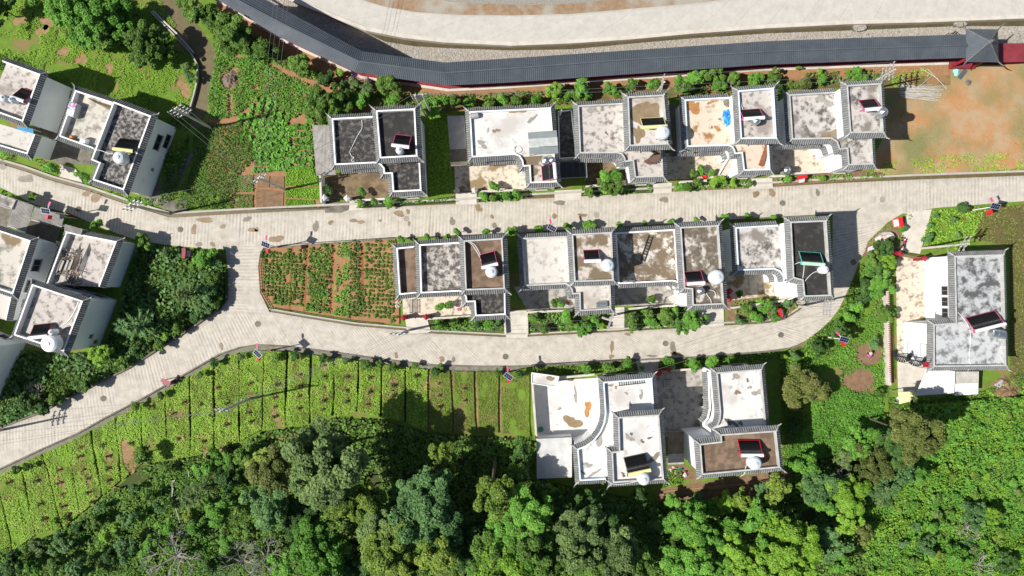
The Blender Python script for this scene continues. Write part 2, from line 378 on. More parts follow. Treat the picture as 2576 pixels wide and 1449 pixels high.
for q, (t, x, y, rx, ry) in enumerate([('11', 600, 830, 34, 46), ('11', 205, 955, 70, 36), ('11', 750, 790, 25, 22), ('11', 980, 770, 34, 24), ('11', 1055, 785, 34, 20), ('11', 1440, 700, 56, 28),
        ('11', 1250, 770, 18, 12), ('11', 1530, 680, 16, 30), ('11', 1540, 800, 13, 28), ('11', 1975, 780, 28, 40), ('11', 2240, 645, 38, 34), ('11', 2375, 730, 18, 22), ('11', 2400, 820, 24, 30), ('11', 5, 860, 18, 26),
        ('10', 2240, 830, 26, 24), ('10', 2485, 755, 44, 24), ('10', 2540, 865, 44, 24), ('10', 2140, 1010, 26, 24), ('10', 2000, 1010, 30, 26), ('10', 2060, 765, 90, 24), ('10', 1950, 860, 26, 50), ('10', 260, 350, 70, 40), ('10', 960, 540, 50, 46), ('10', 870, 500, 44, 26),
        ('12', 480, 590, 64, 22), ('12', 710, 715, 40, 18), ('12', 430, 725, 30, 24), ('12', 1530, 560, 50, 26), ('12', 2455, 505, 32, 36), ('13', 40, 490, 34, 40), ('13', 500, 490, 22, 36), ('22', 1005, 590, 18, 60), ('22', 1000, 690, 22, 24),
        ('22', 1620, 600, 30, 56), ('22', 1650, 660, 60, 18), ('22', 1160, 465, 34, 14), ('22', 1410, 685, 40, 14), ('21', 1870, 715, 30, 24), ('21', 1410, 680, 18, 26), ('21', 1985, 720, 14, 36), ('20', 2225, 585, 16, 36)]):
    stain(t, x, y, rx, ry, 'stain_brown' if q % 3 else 'stain_wet', road_main if t[0] == '1' else road_low, Zs, q)
# cross joints cut wider and manhole covers
mhm = MB().lathe((0, 0, 0), [(.42, 0), (.42, .012), (.36, .014), (.36, .006), (0.05, .006)], 20).mesh('manhole_cover', M['concrete_dark'])
mhl = MB().lathe((0, 0, 0), [(.42, 0), (.42, .012), (.36, .014), (.36, .006), (0.05, .006)], 20).mesh('manhole_cover', mat('cast_concrete', (.34, .31, .27), (.25, .22, .19), 5, .9))
for q, (t, x, y, dk, lb_) in enumerate([('10', 1815, 860, 1, 'dark round manhole cover on the street shaded by the house with junk on its roof'), ('10', 790, 655, 1, 'dark round manhole cover beside the street lamp over corrugated sheds'), ('10', 32, 232, 0, 'pale round manhole cover in front of the solar tank house'),
        ('11', 1515, 752, 0, 'pale round manhole cover between brown puddle stains on the main street'), ('12', 850, 712, 0, 'pale manhole cover joined to a repaired trench in the main street'), ('13', 147, 595, 1, 'dark manhole cover on the main street near the corner house'),
        ('13', 1150, 560, 0, 'manhole cover where the main street widens before the boulder'), ('13', 858, 1190, 1, 'dark manhole cover on the lane in the shade of the corner house'), ('21', 18, 362, 1, 'manhole cover at the fork below the red soil crop plot'),
        ('21', 2510, 690, 1, 'manhole cover on the field-side street beside the gatehouse with tiled shadow'), ('22', 1545, 558, 1, 'manhole cover on the field-side street beside a dark water stain'), ('23', 130, 472, 1, 'manhole cover at the bend of the field-side street'), ('20', 1040, 1112, 1, 'manhole cover on the straight stretch of the field-side street')]):
    p = TW(t, x, y, RZ); tag(link(mhm if dk else mhl, 'manhole_cover', None, (*p, RZ + .013)), lb_, 'manhole', 'manhole covers in the streets')
# repaired trench strips
for a, b in ((('12', 880, 560), ('12', 885, 690)), (('12', 850, 740), ('12', 848, 790))):
    p, q = TW(*a, RZ), TW(*b, RZ); MB().bar((*p, RZ + .0), (*q, RZ + .0), .45, .06).build('patch', M['concrete'], road_main)

# ---- drains along the street edge, lying on the ground beside the raised slabs
def path_strip(A, w, z, m, name, kind='structure', z0=None, parent=None, side=1, **k):
    B = shift(A, w * side); mb = MB()
    for i in range(len(A) - 1):
        a, b, c, d = A[i], A[i + 1], B[i + 1], B[i]
        mb.add([(*a, z), (*b, z), (*c, z), (*d, z)], [(0, 1, 2, 3) if side < 0 else (3, 2, 1, 0)])
        if z0 is not None:
            mb.add([(*a, z), (*b, z), (*a, z0), (*b, z0), (*d, z), (*c, z), (*d, z0), (*c, z0)], [(0, 2, 3, 1), (4, 5, 7, 6), (0, 4, 6, 2), (1, 3, 7, 5)])
    o = mb.build(name, m, parent)
    if kind: o['kind'] = kind
    return tag(o, **k)
mat('drain_mud', (.11, .085, .035), (.15, .12, .06), 1.2, .5)
tw = WD(top, RZ)
path_strip(tw, .5, .006, M['drain_mud'], 'drain', side=-1)
path_strip(shift(tw, -.5), .28, .3, M['concrete'], 'kerb', side=-1, z0=0)
lbw = WD(lb, RZ)
path_strip(lbw[:-7], .22, .28, M['concrete_dark'], 'kerb', side=1, z0=0)
path_strip(WD(lt[9:22], RZ), .3, .006, M['drain_mud'], 'drain', side=-1)
path_strip(shift(WD(lt[9:22], RZ), -.3), .22, .3, M['concrete'], 'kerb', side=-1, z0=0)
path_strip(WD(lt[0:8], RZ), .25, .45, M['concrete_dark'], 'kerb', side=-1, z0=0)
path_strip(WD(low[8:15], RZ), .16, .3, M['concrete_dark'], 'kerb', side=1, z0=0)

# ---- riverside: lower road, channel, banks
z_rr = -2.6
ru = [(885, -12), (911, 0), (969, 17), (1044, 30), (1144, 37), (1288, 39), (1438, 35), (1588, 22), (1763, 7), (1850, -5), (2050, -25), (2300, -30), (2640, -35)]
rl = [(690, -14), (730, 2), (794, 27), (869, 57), (919, 77), (1019, 96), (1119, 107), (1288, 115), (1438, 109), (1588, 99), (1738, 85), (1932, 71), (2132, 61), (2332, 56), (2640, 44)]
ribbon(WD(ru, z_rr), WD(rl, z_rr), CZ, z_rr, M['river_road_concrete'], 'river_road', 5.0)
path_strip(WD(rl, z_rr + .1), .55, z_rr + .12, M['concrete_pale'], 'kerb', side=-1, z0=CZ)
wtr = [(900, 72), (969, 105), (1044, 117), (1144, 122), (1288, 127), (1438, 124), (1588, 110), (1738, 97), (1932, 84), (2132, 77), (2407, 66), (2640, 66)]
rl2 = [p for p in rl if p[0] >= 860]
MB().sheet(WD(rl2, CZ) + list(reversed(WD(wtr, CZ))), CZ + .06).build('channel_water', M['water'], kind='structure')
bank_top = [(850, -60)] + [(-0 + x, y) for x, y in ru] + [(2640, -200), (850, -200)]
mat('bank_soil', (.3, .205, .13), (.23, .15, .09), 1.2, .95, bump=.5, c3=(.33, .3, .25), scale3=.25, thr3=(.45, .6))
bt = MB().prism(WD(bank_top, z_rr), CZ, z_rr - .01); bt.build('river_bank', M['bank_soil'], kind='structure')
# gravel drift along the top of the bank
MB().sheet(WD([(1040, -20), (1070, -8), (1130, 4), (1200, 9), (1288, 12), (1380, 12), (1480, 6), (1560, -4), (1600, -20)], z_rr), z_rr + .01).build('gravel_drift', mat('gravel_grey', (.33, .31, .28), (.2, .19, .16), 5, .95, bump=.8), kind='structure')
# slab bridges and a notch in the channel
for t, x0, y0, x1, y1, lb_ in (('03', 862, 236, 988, 312, 'small concrete slab bridge over the olive channel halfway along the roofed walk'), ('03', 1878, 210, 2000, 268, 'small concrete slab bridge over the channel beside the pyramid pavilion')):
    a, b = TW(t, x0, y0, CZ + .5), TW(t, x1, y1, CZ + .5); r = thing('slab_bridge', ((a[0] + b[0]) / 2, (a[1] + b[1]) / 2, CZ), lb_, 'bridge', 'slab bridges over the channel')
    MB().prism(blob((a[0] + b[0]) / 2, (a[1] + b[1]) / 2, abs(b[0] - a[0]) / 1.9, abs(a[1] - b[1]) / 1.9, 0, 16, .08, int(x0)), CZ + .3, CZ + .55, bottom=True).build('deck', M['cobble'], r)
    for s in (-1, 1): MB().box(((a[0] + b[0]) / 2 + s * abs(b[0] - a[0]) * .4, (a[1] + b[1]) / 2, CZ + .16), (.25, abs(a[1] - b[1]) * .8, .32)).build('abutment', M['concrete_dark'], r)

# cobbles on the bank of the channel: real stones, too many to pick apart
def stones(name, poly, z, n, r0, r1, m):
    P = np.array(poly); lo, hi = P.min(0), P.max(0); pts = rng.uniform(lo, hi, (n * 3, 2)); pts = pts[inpoly(pts, poly)][:n]
    mb = MB()
    for x, y in pts:
        r = rng.uniform(r0, r1); a = rng.uniform(0, 6.3); e = rng.uniform(.6, 1)
        q = [(x + r * math.cos(a + k * 1.2566) , y + r * e * math.sin(a + k * 1.2566)) for k in range(5)]
        q2 = [(x + (u - x) * .6, y + (v - y) * .6) for u, v in q]
        mb.add([(u, v, z) for u, v in q] + [(u, v, z + r * .4) for u, v in q2], [(k, (k + 1) % 5, 5 + (k + 1) % 5, 5 + k) for k in range(5)] + [(5, 6, 7, 8, 9)])
    return mb.build(name, m, kind='stuff', label='grey cobbles paving the channel bank beside the roofed walk', cat='cobbles')
mat('cobble_stone', (.42, .385, .33), (.3, .27, .23), 1.7, .9)
bankpoly = WD([(1000, 95)] + wtr[1:], CZ) + list(reversed([(x, y) for x, y in FN[2:]])) 
stones('cobblestones', bankpoly, CZ, 11000, .07, .15, M['cobble_stone'])
stones('cobblestones', WD([(640, -40), (735, 8), (869, 66), (960, 106), (1100, 140), (1040, 145), (900, 120), (700, 20)], CZ), CZ, 3500, .07, .15, M['cobble_stone'])

# ================================================================ ROOFED WALK
cr_ = thing('roofed_walk', (*W((1500, 170)), 0), 'long roofed riverside walk with dark slate-blue ribbed roof and red floor', 'walkway')
fmb = MB()
for i in range(len(FN) - 1):
    q = [FN[i], FN[i + 1], FS[i + 1], FS[i]]
    fmb.prism(q, CZ, FLOOR_Z)
fmb.build('floor', M['red_floor'], cr_)
def ribbed(P0, P1, Q0, Q1, rows=4, pitch=.27, amp=.05):
    """Ribbed slope: eave P0->P1, ridge Q0->Q1 (3d points). Ribs run up the slope."""
    P0, P1, Q0, Q1 = map(np.array, (P0, P1, Q0, Q1)); L = np.linalg.norm(P1 - P0); n = max(2, int(L / pitch))
    ts = []; hs = []
    for k in range(n):
        for f, h in ((0, 0), (.55, 0), (.62, 1), (.93, 1)): ts.append((k + f) / n); hs.append(h)
    ts.append(1.0); hs.append(0)
    ts = np.array(ts)[:, None]; hs = np.array(hs)
    nv = np.cross(P1 - P0, Q0 - P0); nv /= np.linalg.norm(nv); nv = nv if nv[2] > 0 else -nv
    E = P0 + (P1 - P0) * ts; G = Q0 + (Q1 - Q0) * ts
    vs = []; m = len(ts)
    for r in range(rows):
        for e, lift in ((r / rows, .035), ((r + 1) / rows, 0.0)):
            v = E + (G - E) * e + nv * (hs[:, None] * amp + lift); vs += [tuple(p) for p in v]
    fs = []
    for r in range(2 * rows - 1):
        for j in range(m - 1): fs.append((r * m + j, r * m + j + 1, (r + 1) * m + j + 1, (r + 1) * m + j))
    c = np.cross(np.array(vs[1]) - np.array(vs[0]), np.array(vs[m]) - np.array(vs[0]))
    if c[2] < 0: fs = [tuple(reversed(f)) for f in fs]
    return MB().add(vs, fs)
N3 = [(*W(p, EAVE_Z), EAVE_Z) for p in CN]; S3 = [(*W(p, EAVE_Z), EAVE_Z) for p in CS]; R3 = [(*W(p, RIDGE_Z), RIDGE_Z) for p in CR]
for i in range(len(CN) - 1):
    ribbed(N3[i], N3[i + 1], R3[i], R3[i + 1]).build('roof_section', M['corridor_roof'], cr_)
    ribbed(S3[i], S3[i + 1], R3[i], R3[i + 1]).build('roof_section', M['corridor_roof'], cr_)
    a, b = Vector(R3[i]), Vector(R3[i + 1])
    MB().tube([a + Vector((0, 0, .04)), b + Vector((0, 0, .04))], .13, 6).build('ridge_cap', M['corridor_roof'], cr_)
def along(P, step):
    P = np.array(P); d = np.r_[0, np.cumsum(np.linalg.norm(np.diff(P, axis=0), axis=1))]; t = np.arange(step / 2, d[-1], step)
    return np.c_[[np.interp(t, d, P[:, k]) for k in range(P.shape[1])]].T
inN, inS = shift(FN, .25), shift(FS, -.3)
for path in (inN, inS):
    for x, y in along(path, 3.6):
        MB().box((x, y, 1.9), (.24, .24, 3.2)).build('column', M['red_paint'], cr_)
    for zz, h in ((.85, .08), (.5, .06)):
        mb = MB()
        for i in range(len(path) - 1): mb.bar((*path[i], zz), (*path[i + 1], zz), .1, h)
        mb.build('rail', M['red_paint'], cr_)
    mb = MB()
    for i in range(len(path) - 1): mb.bar((*path[i], 3.55), (*path[i + 1], 3.55), .18, .26)
    mb.build('beam', M['red_paint'], cr_)
# outer red edge beam of the floor
mb = MB()
for i in range(len(FS) - 1): mb.bar((*FS[i], FLOOR_Z), (*FS[i + 1], FLOOR_Z), .16, .22)
mb.build('edge_beam', M['red_paint'], cr_)

# pavilion
pz = 4.6
pv = [TW('03', *p, pz) for p in ((1990, 292), (2312, 296), (2318, 626), (1994, 622))]; ap = TW('03', 2236, 420, 7.2)
pc = (sum(p[0] for p in pv) / 4, sum(p[1] for p in pv) / 4); apex = (pc[0] * .0 + ap[0], ap[1])
pr = thing('pavilion', (*pc, 0), 'square pavilion with pyramid slate-blue roof at the end of the roofed walk', 'pavilion')
for i in range(4):
    a, b = pv[i], pv[(i + 1) % 4]
    n = 20; vs = []; fs = []
    A3 = Vector((*a, pz)); B3 = Vector((*b, pz)); C3 = Vector((*apex, 7.2)); nn = (B3 - A3).cross(C3 - A3).normalized(); nn = nn if nn.z > 0 else -nn
    for k in range(n):
        for f, h in ((0, 0), (.5, 0), (.6, .05), (.95, .05)):
            t = (k + f) / n; e = A3.lerp(B3, t); 
            u = min(t, 1 - t) * 2; g_ = e.lerp(C3, 1.0); hit = (A3 if t < .5 else B3).lerp(C3, u); vs += [e + nn * h, hit + nn * h * .5]
    vs += [B3, B3]; m_ = len(vs) // 2
    fs = [(2 * j, 2 * j + 2, 2 * j + 3, 2 * j + 1) for j in range(m_ - 1)]
    c = (vs[2] - vs[0]).cross(vs[3] - vs[0])
    if c.z < 0: fs = [tuple(reversed(f)) for f in fs]
    MB().add(vs, fs).build('roof_face', M['corridor_roof'], pr)
    out = Vector((a[0] - pc[0], a[1] - pc[1], 0)).normalized()
    MB().tube([C3, A3 + Vector((0, 0, .06)), A3 + out * .55 + Vector((0, 0, .12)), A3 + out * 1.0 + Vector((0, 0, .5))], [.1, .1, .09, .04], 6).build('hip_ridge', M['tile_bed'], pr)
    col = Vector((*a, 0)) - out * 1.1
    MB().lathe((col.x, col.y, 0), [(.2, FLOOR_Z - 3), (.2, pz)], 10).build('column', M['red_paint'], pr)
MB().lathe((*apex, 7.1), [(.28, 0), (.3, .15), (.14, .3), (.2, .5), (.03, .85)], 10).build('finial', M['tile_bed'], pr)
MB().prism(offset(ccw(pv), -.45), CZ, FLOOR_Z + .12).build('floor', M['red_floor'], pr)
# red deck running on past the pavilion
dk = [TW('03', *p, .4) for p in ((2318, 436), (2640, 434), (2640, 618), (2318, 626))]
MB().prism(dk, -2.6, .4).build('red_deck', M['red_floor'], kind='structure')
# black lattice frames by the pavilion
for (t, x, y, rz, lb_) in (('03', 1945, 305, .5, 'black lattice rack leaning on the pavilion beside the slab bridge'), ('03', 2040, 280, .9, 'small black lattice rack at the river corner of the pavilion'), ('03', 2345, 390, 0.1, 'black lattice rack between pavilion roof and red deck')):
    p = TW(t, x, y, 1.0); r = local('lattice_rack', (p[0], p[1], CZ), lb_, 'rack', None, rz)
    for k in range(5): MB().box((-.5 + .25 * k, 0, 1.2), (.06, 1.1, .06)).build('slat', M['iron'], r)
    for k in (-1, 1): MB().box((0, k * .55, 1.2), (1.2, .07, .09)).build('rail', M['iron'], r)
    for k in (-1, 1):
        for j in (-1, 1): MB().box((k * .5, j * .55, .6), (.07, .07, 1.2)).build('leg', M['iron'], r)
# ================================================================ HOUSES
def deckmat(name, base, dark, amount=.5, scale=.55, stain=None, sthr=(.58, .66), sscale=.22, fine=True):
    """Weathered flat-roof concrete: pale screed, dark lichen, optional rain stains."""
    m = mat(name, dark, base, scale * 1.7, .9, bump=.15, thr=(amount - .075, amount + .075), detail=9, c3=stain, scale3=sscale, thr3=sthr)
    return m
deckmat('deck_white', (.52, .49, .45), (.27, .245, .22), .4, .7, (.36, .31, .26), (.55, .7), .3)
deckmat('deck_white_clean', (.6, .585, .56), (.36, .345, .33), .37, .6, (.47, .44, .41), (.52, .68), .3)
deckmat('deck_mottled', (.47, .44, .41), (.1, .094, .087), .46, .6, (.2, .18, .16), (.55, .66), .35)
deckmat('deck_pink', (.47, .43, .395), (.17, .155, .14), .43, .8, (.28, .24, .21), (.55, .68), .3)
deckmat('deck_stained', (.5, .45, .39), (.17, .15, .125), .43, .8, (.17, .13, .085), (.49, .54), .3)
deckmat('deck_rusty', (.57, .48, .38), (.3, .24, .18), .38, .8, (.3, .15, .06), (.6, .66), .35)
deckmat('deck_dark', (.14, .125, .11), (.035, .034, .034), .56, 1.1)
deckmat('deck_black', (.075, .07, .062), (.03, .029, .028), .58, .5)
deckmat('deck_lichen', (.27, .25, .235), (.05, .048, .046), .52, 1.3)
deckmat('deck_brown', (.22, .15, .105), (.13, .09, .06), .5, .6, (.12, .075, .045), (.55, .7), .25)
deckmat('deck_grey', (.46, .47, .475), (.16, .16, .16), .45, .7)
mat('deck_grimy', (.12, .1, .078), (.5, .46, .41), .75, .9, bump=.15, thr=(.5, .58), detail=10, c3=(.2, .165, .125), scale3=1.6, thr3=(.52, .62))
mat('deck_grimy_brown', (.16, .12, .08), (.5, .47, .42), .5, .9, bump=.15, thr=(.52, .58), detail=10, c3=(.24, .2, .16), scale3=1.8, thr3=(.54, .62))
deckmat('deck_grey_dark', (.42, .43, .435), (.09, .09, .09), .5, .45)
deckmat('deck_marble_dark', (.42, .385, .35), (.09, .082, .075), .53, .8)
deckmat('deck_marble', (.5, .47, .41), (.22, .2, .17), .46, .5, (.2, .15, .09), (.62, .68), .3)
deckmat('yard_wet', (.2, .145, .085), (.12, .085, .05), .5, .6)
deckmat('yard_pale', (.55, .48, .39), (.22, .18, .14), .42, .8, (.25, .18, .1), (.58, .64), .35)
deckmat('yard_white', (.58, .57, .55), (.38, .37, .35), .36, .5, (.45, .42, .39), (.55, .7), .3)
deckmat('yard_grey', (.36, .34, .31), (.2, .18, .16), .45, .7)

def tile_mesh():
    # one course of half-round cover tiles, unit length 1 along +x, three overlapping tiles
    mb = MB(); n = 5; prof = [(0, .082), (.33, .066), (.331, .084), (.66, .066), (.661, .086), (.97, .07), (1.0, .088)]
    vs = [(x, r * math.cos(math.pi * k / (n - 1)), r * math.sin(math.pi * k / (n - 1))) for x, r in prof for k in range(n)]
    fs = [(i * n + k, (i + 1) * n + k, (i + 1) * n + k + 1, i * n + k + 1) for i in range(len(prof) - 1) for k in range(n - 1)]
    fs.append(tuple(range((len(prof) - 1) * n, len(prof) * n)))
    return mb.add(vs, fs).mesh('roof_tile', M['roof_tile_clay'], smooth=False)
TILE = tile_mesh()
EW, ED = .54, .5     # eave reach and drop
def eave(root, poly, flags, z, name='eave', reach=EW, drop=ED, codes='ec', pitch=.3, bedm='tile_bed'):
    n = len(poly); L3 = math.hypot(reach, drop); sl = math.atan2(drop, reach)
    ro = origin(root)
    runs = [i for i in range(n) if flags[i] in codes]
    for i in runs:
        a, b = poly[i], poly[(i + 1) % n]; nx, ny = nrm(a, b); L = math.hypot(b[0] - a[0], b[1] - a[1])
        if L < .05: continue
        ux, uy = (b[0] - a[0]) / L, (b[1] - a[1]) / L
        pj = (i - 1) % n; nj = (i + 1) % n
        oa = mitre(poly[pj], a, b, reach) if flags[pj] in codes else (a[0] + nx * reach, a[1] + ny * reach)
        ob = mitre(a, b, poly[(nj + 1) % n], reach) if flags[nj] in codes else (b[0] + nx * reach, b[1] + ny * reach)
        sa = (oa[0] - a[0]) * ux + (oa[1] - a[1]) * uy; sb = (ob[0] - a[0]) * ux + (ob[1] - a[1]) * uy
        zi, zo, th = z - .04, z - .04 - drop, .07
        mb = MB().add([(*a, zi), (*b, zi), (*ob, zo), (*oa, zo), (*a, zi - th), (*b, zi - th), (*ob, zo - th), (*oa, zo - th)],
                      [(0, 3, 2, 1), (4, 5, 6, 7), (3, 7, 6, 2), (0, 4, 7, 3), (1, 2, 6, 5)])
        e = mb.build(name, M[bedm], root)
        s = min(0, sa) + pitch / 2; smax = max(L, sb)
        while s < smax:
            f0, f1 = 0.0, 1.0
            if s < 0: f0 = min(1, s / sa) if sa < 0 else 1
            if s > L: f0 = min(1, (s - L) / (sb - L)) if sb > L else 1
            if sa > 0 and s < sa: f1 = max(0, s / sa)
            if sb < L and s > sb: f1 = min(f1, max(0, (L - s) / (L - sb)))
            ln = (f1 - f0) * L3
            if ln > .12:
                px = a[0] + ux * s + nx * reach * f0; py = a[1] + uy * s + ny * reach * f0; pz = zi - drop * f0 + .005
                link(TILE, 'roof_tile', e, (px - ro[0], py - ro[1], pz - ro[2]), (0, sl, math.atan2(ny, nx)), (ln + .03, 1, 1))
            s += pitch
        # corner ridge with upturned tip at outward corners
        if flags[nj] in codes:
            c = poly[(nj + 1) % n]; cr = (b[0] - a[0]) * (c[1] - b[1]) - (b[1] - a[1]) * (c[0] - b[0])
            L2 = math.hypot(c[0] - b[0], c[1] - b[1])
            if cr > .25 * L * L2 and L > .6 and L2 > .6:
                d = Vector((ob[0] - b[0], ob[1] - b[1], 0)); dn = d.normalized()
                B = Vector((*b, z + .06)); O = Vector((*ob, zo + .12))
                MB().tube([B, O, O + dn * .2 + Vector((0, 0, .1)), O + dn * .42 + Vector((0, 0, .34))], [.11, .1, .08, .03], 6).build('corner_ridge', mat('ridge_mortar', (.42, .42, .4), (.25, .25, .24), 3, .9), root)

def window(root, a, b, t, zc, w, h, depth=.06, grille=False):
    nx, ny = nrm(a, b); L = math.hypot(b[0] - a[0], b[1] - a[1]); ux, uy = (b[0] - a[0]) / L, (b[1] - a[1]) / L
    c = (a[0] + ux * L * t, a[1] + uy * L * t); rz = math.atan2(uy, ux)
    def P(s, o, z): return (c[0] + ux * s + nx * o, c[1] + uy * s + ny * o, z)
    f = MB()
    for s in (-1, 1): f.box(P(s * (w / 2), depth / 2, zc), (.08, depth + .04, h + .08), rz)
    for s in (-1, 1): f.box(P(0, depth / 2, zc + s * h / 2), (w - .08, depth + .036, .08), rz)
    f.box(P(0, depth / 2, zc), (.05, depth + .02, h - .08), rz)
    wn = f.build('window', M['window_frame'], root)
    MB().box(P(0, .012, zc), (w - .08, .02, h - .08), rz).build('pane', M['dark_glass'], wn)
    MB().box(P(0, .09, zc - h / 2 - .08), (w + .2, .18, .06), rz).build('sill', M['concrete_pale'], wn)
def door(root, a, b, t, z0, w=1.3, h=2.2, m='dark_red_plastic'):
    nx, ny = nrm(a, b); L = math.hypot(b[0] - a[0], b[1] - a[1]); ux, uy = (b[0] - a[0]) / L, (b[1] - a[1]) / L
    c = (a[0] + ux * L * t, a[1] + uy * L * t); rz = math.atan2(uy, ux)
    d = MB().box((c[0] + nx * .03, c[1] + ny * .03, z0 + h / 2), (w, .06, h), rz).build('door', M['wood'], root)
    MB().box((c[0] + nx * .08 + ux * w * .35, c[1] + ny * .08 + uy * w * .35, z0 + 1), (.05, .06, .18), rz).build('handle', M['steel'], d)

def block(root, tile, P, z, deck='deck_white', z0=0.0, drop=.6, coat='white_paint', wall='wall_plaster', wins=True, court_z=None, extra=()):
    """One storey mass: plastered walls, flat deck, parapet, tiled eaves. Vertex flag marks the edge that starts there."""
    pts = [TW(tile, p[0], p[1], z) for p in P]; fl = [p[2] if len(p) > 2 else 'e' for p in P]
    a = sum(pts[i][0] * pts[(i + 1) % len(pts)][1] - pts[(i + 1) % len(pts)][0] * pts[i][1] for i in range(len(pts)))
    n = len(pts)
    if a < 0:
        pts = pts[::-1]; fl = [fl[(n - 2 - j) % n] for j in range(n)]
    dz = z - drop
    MB().prism(pts, z0, dz).build('wall', M[wall], root)
    inn = offset(pts, -.2)
    MB().sheet(offset(pts, -.01), dz + .006).build('roof_deck', M[deck], root)
    for q, (et, ep, em) in enumerate(extra):
        MB().sheet(WT(et, ep, dz), dz + .012 + q * .004).build('roof_deck', M[em], root)
    for i in range(n):
        if fl[i] in 'ecp':
            j = (i + 1) % n; zb, zt = dz + .008, z
            MB().add([(*pts[i], zb), (*pts[j], zb), (*inn[j], zb), (*inn[i], zb), (*pts[i], zt), (*pts[j], zt), (*inn[j], zt), (*inn[i], zt)],
                     [(0, 1, 5, 4), (2, 3, 7, 6), (4, 5, 6, 7), (0, 4, 7, 3), (1, 2, 6, 5)]).build('parapet', M[coat], root)
    eave(root, pts, fl, z)
    if court_z: eave(root, pts, fl, court_z, codes='c')
    if wins:
        for i in range(n):
            a_, b_ = pts[i], pts[(i + 1) % n]; L = math.hypot(b_[0] - a_[0], b_[1] - a_[1]); nx, ny = nrm(a_, b_)
            if L < 3.2: continue
            # windows on the river and street sides only; gable ends stay plain
            if abs(ny) > .8:
                k = 2 if L > 6 else 1
                for s in range(k):
                    t = (s + .5) / k
                    for zc in ((z0 + 1.6,) if z - z0 < 4.6 else (z0 + 1.6, z0 + 4.8)):
                        if zc > dz - .8: continue
                        window(root, a_, b_, t, zc, 1.5, 1.4)
    return pts
def house(name, label, tile, centre, group=None):
    p = TW(tile, *centre, 0); return thing(name, (*p, 0), label, 'house', group)
HD = 6.4
G_A = 'white village houses with tiled eaves along the main street'
# ---- row along the main street
h = house('village_house', 'white house with black flat roof terraces beside the vegetable plot', '11', (1300, 100), G_A)
block(h, '11', [(760, -259), (1230, -285, 'n'), (1630, -300, 'n'), (1650, 190), (1665, 470), (1375, 485), (1362, 300), (1283, 302, 'c'), (1278, 245, 'c'), (1245, 206, 'c'), (1190, 193, 'c'), (790, 212)], 7, 'deck_dark', court_z=3.9)
block(h, '11', [(1205, -339), (1600, -359), (1625, 125), (1245, 145)], 10, 'deck_black', z0=HD)
h = house('village_house', 'broad white house with one bright flat roof and a glazed grey roof hatch', '12', (0, 100), G_A)
block(h, '12', [(-431, -329), (390, -369), (452, 385), (182, 395), (172, 225), (108, 228, 'c'), (98, 170, 'c'), (70, 125, 'c'), (25, 108, 'c'), (-406, 135)], 7, 'deck_white_clean', court_z=3.9,
      drop=.45, extra=[('12', [(110, 130), (435, 105), (445, 375), (195, 385), (180, 240), (125, 235)], 'deck_stained')])
h = house('village_house', 'white house with a large brown stain on its tower roof and a spiral stair', '12', (1100, -100), G_A)
block(h, '12', [(660, -389), (1120, -415, 'n'), (1481, -437, 'n'), (1512, 70), (1525, 330), (1235, 340), (1215, 172), (1132, 182, 'c'), (1125, 140, 'c'), (1100, 105, 'c'), (1060, 92, 'c'), (680, 95)], 7, 'deck_pink', court_z=3.9, coat='grey_paint', drop=.5,
      extra=[('12', [(1000, 60), (1500, 80), (1515, 320), (1245, 330), (1230, 160), (1145, 165), (1135, 95)], 'deck_pink')])
tp = block(h, '12', [(1160, -479), (1530, -499), (1575, 5), (1180, 22)], 10, 'deck_white', z0=HD, coat='grey_paint')
c = TW('12', 1355, -300, 9.4); MB().sheet(blob(c[0], c[1], 1.35, 2.3, -.35, 60, .55, 3), 9.43).build('rain_stain', M['stain_brown'], h)
c = TW('12', 1270, -100, 9.4); MB().sheet(blob(c[0], c[1], .6, 1.2, .1, 50, .6, 4), 9.436).build('rain_stain', M['stain_brown'], h)
h = house('village_house', 'white house trimmed pale blue with rusty roof and a blue tarp', '12', (2200, -100), G_A)
block(h, '12', [(1735, -449), (2190, -475, 'n'), (2530, -500, 'n'), (2585, 10), (2600, 262), (2330, 270), (2310, 95), (2238, 102, 'c'), (2232, 70, 'c'), (2215, 35, 'c'), (2180, 18, 'c'), (1760, 30)], 7, 'deck_rusty', court_z=3.9, coat='blue_white_paint')
block(h, '12', [(2270, -539), (2636, -569), (2665, -54), (2300, -49)], 10, 'deck_pink', z0=HD, coat='blue_white_paint')
h = house('village_house', 'white end house with mottled grey roofs beside the bare orange lot', '13', (700, -200), G_A)
block(h, '13', [(210, -499), (690, -528, 'n'), (1021, -548, 'n'), (1047, -60), (1062, 205), (808, 215), (795, 50), (715, 58, 'c'), (705, 20, 'c'), (690, -20, 'c'), (640, -52, 'c'), (240, -44)], 7, 'deck_mottled', court_z=3.9, coat='grey_paint', drop=.5)
block(h, '13', [(790, -594), (1140, -614), (1165, -114), (825, -109)], 10, 'deck_mottled', z0=HD, coat='grey_paint', drop=.5)
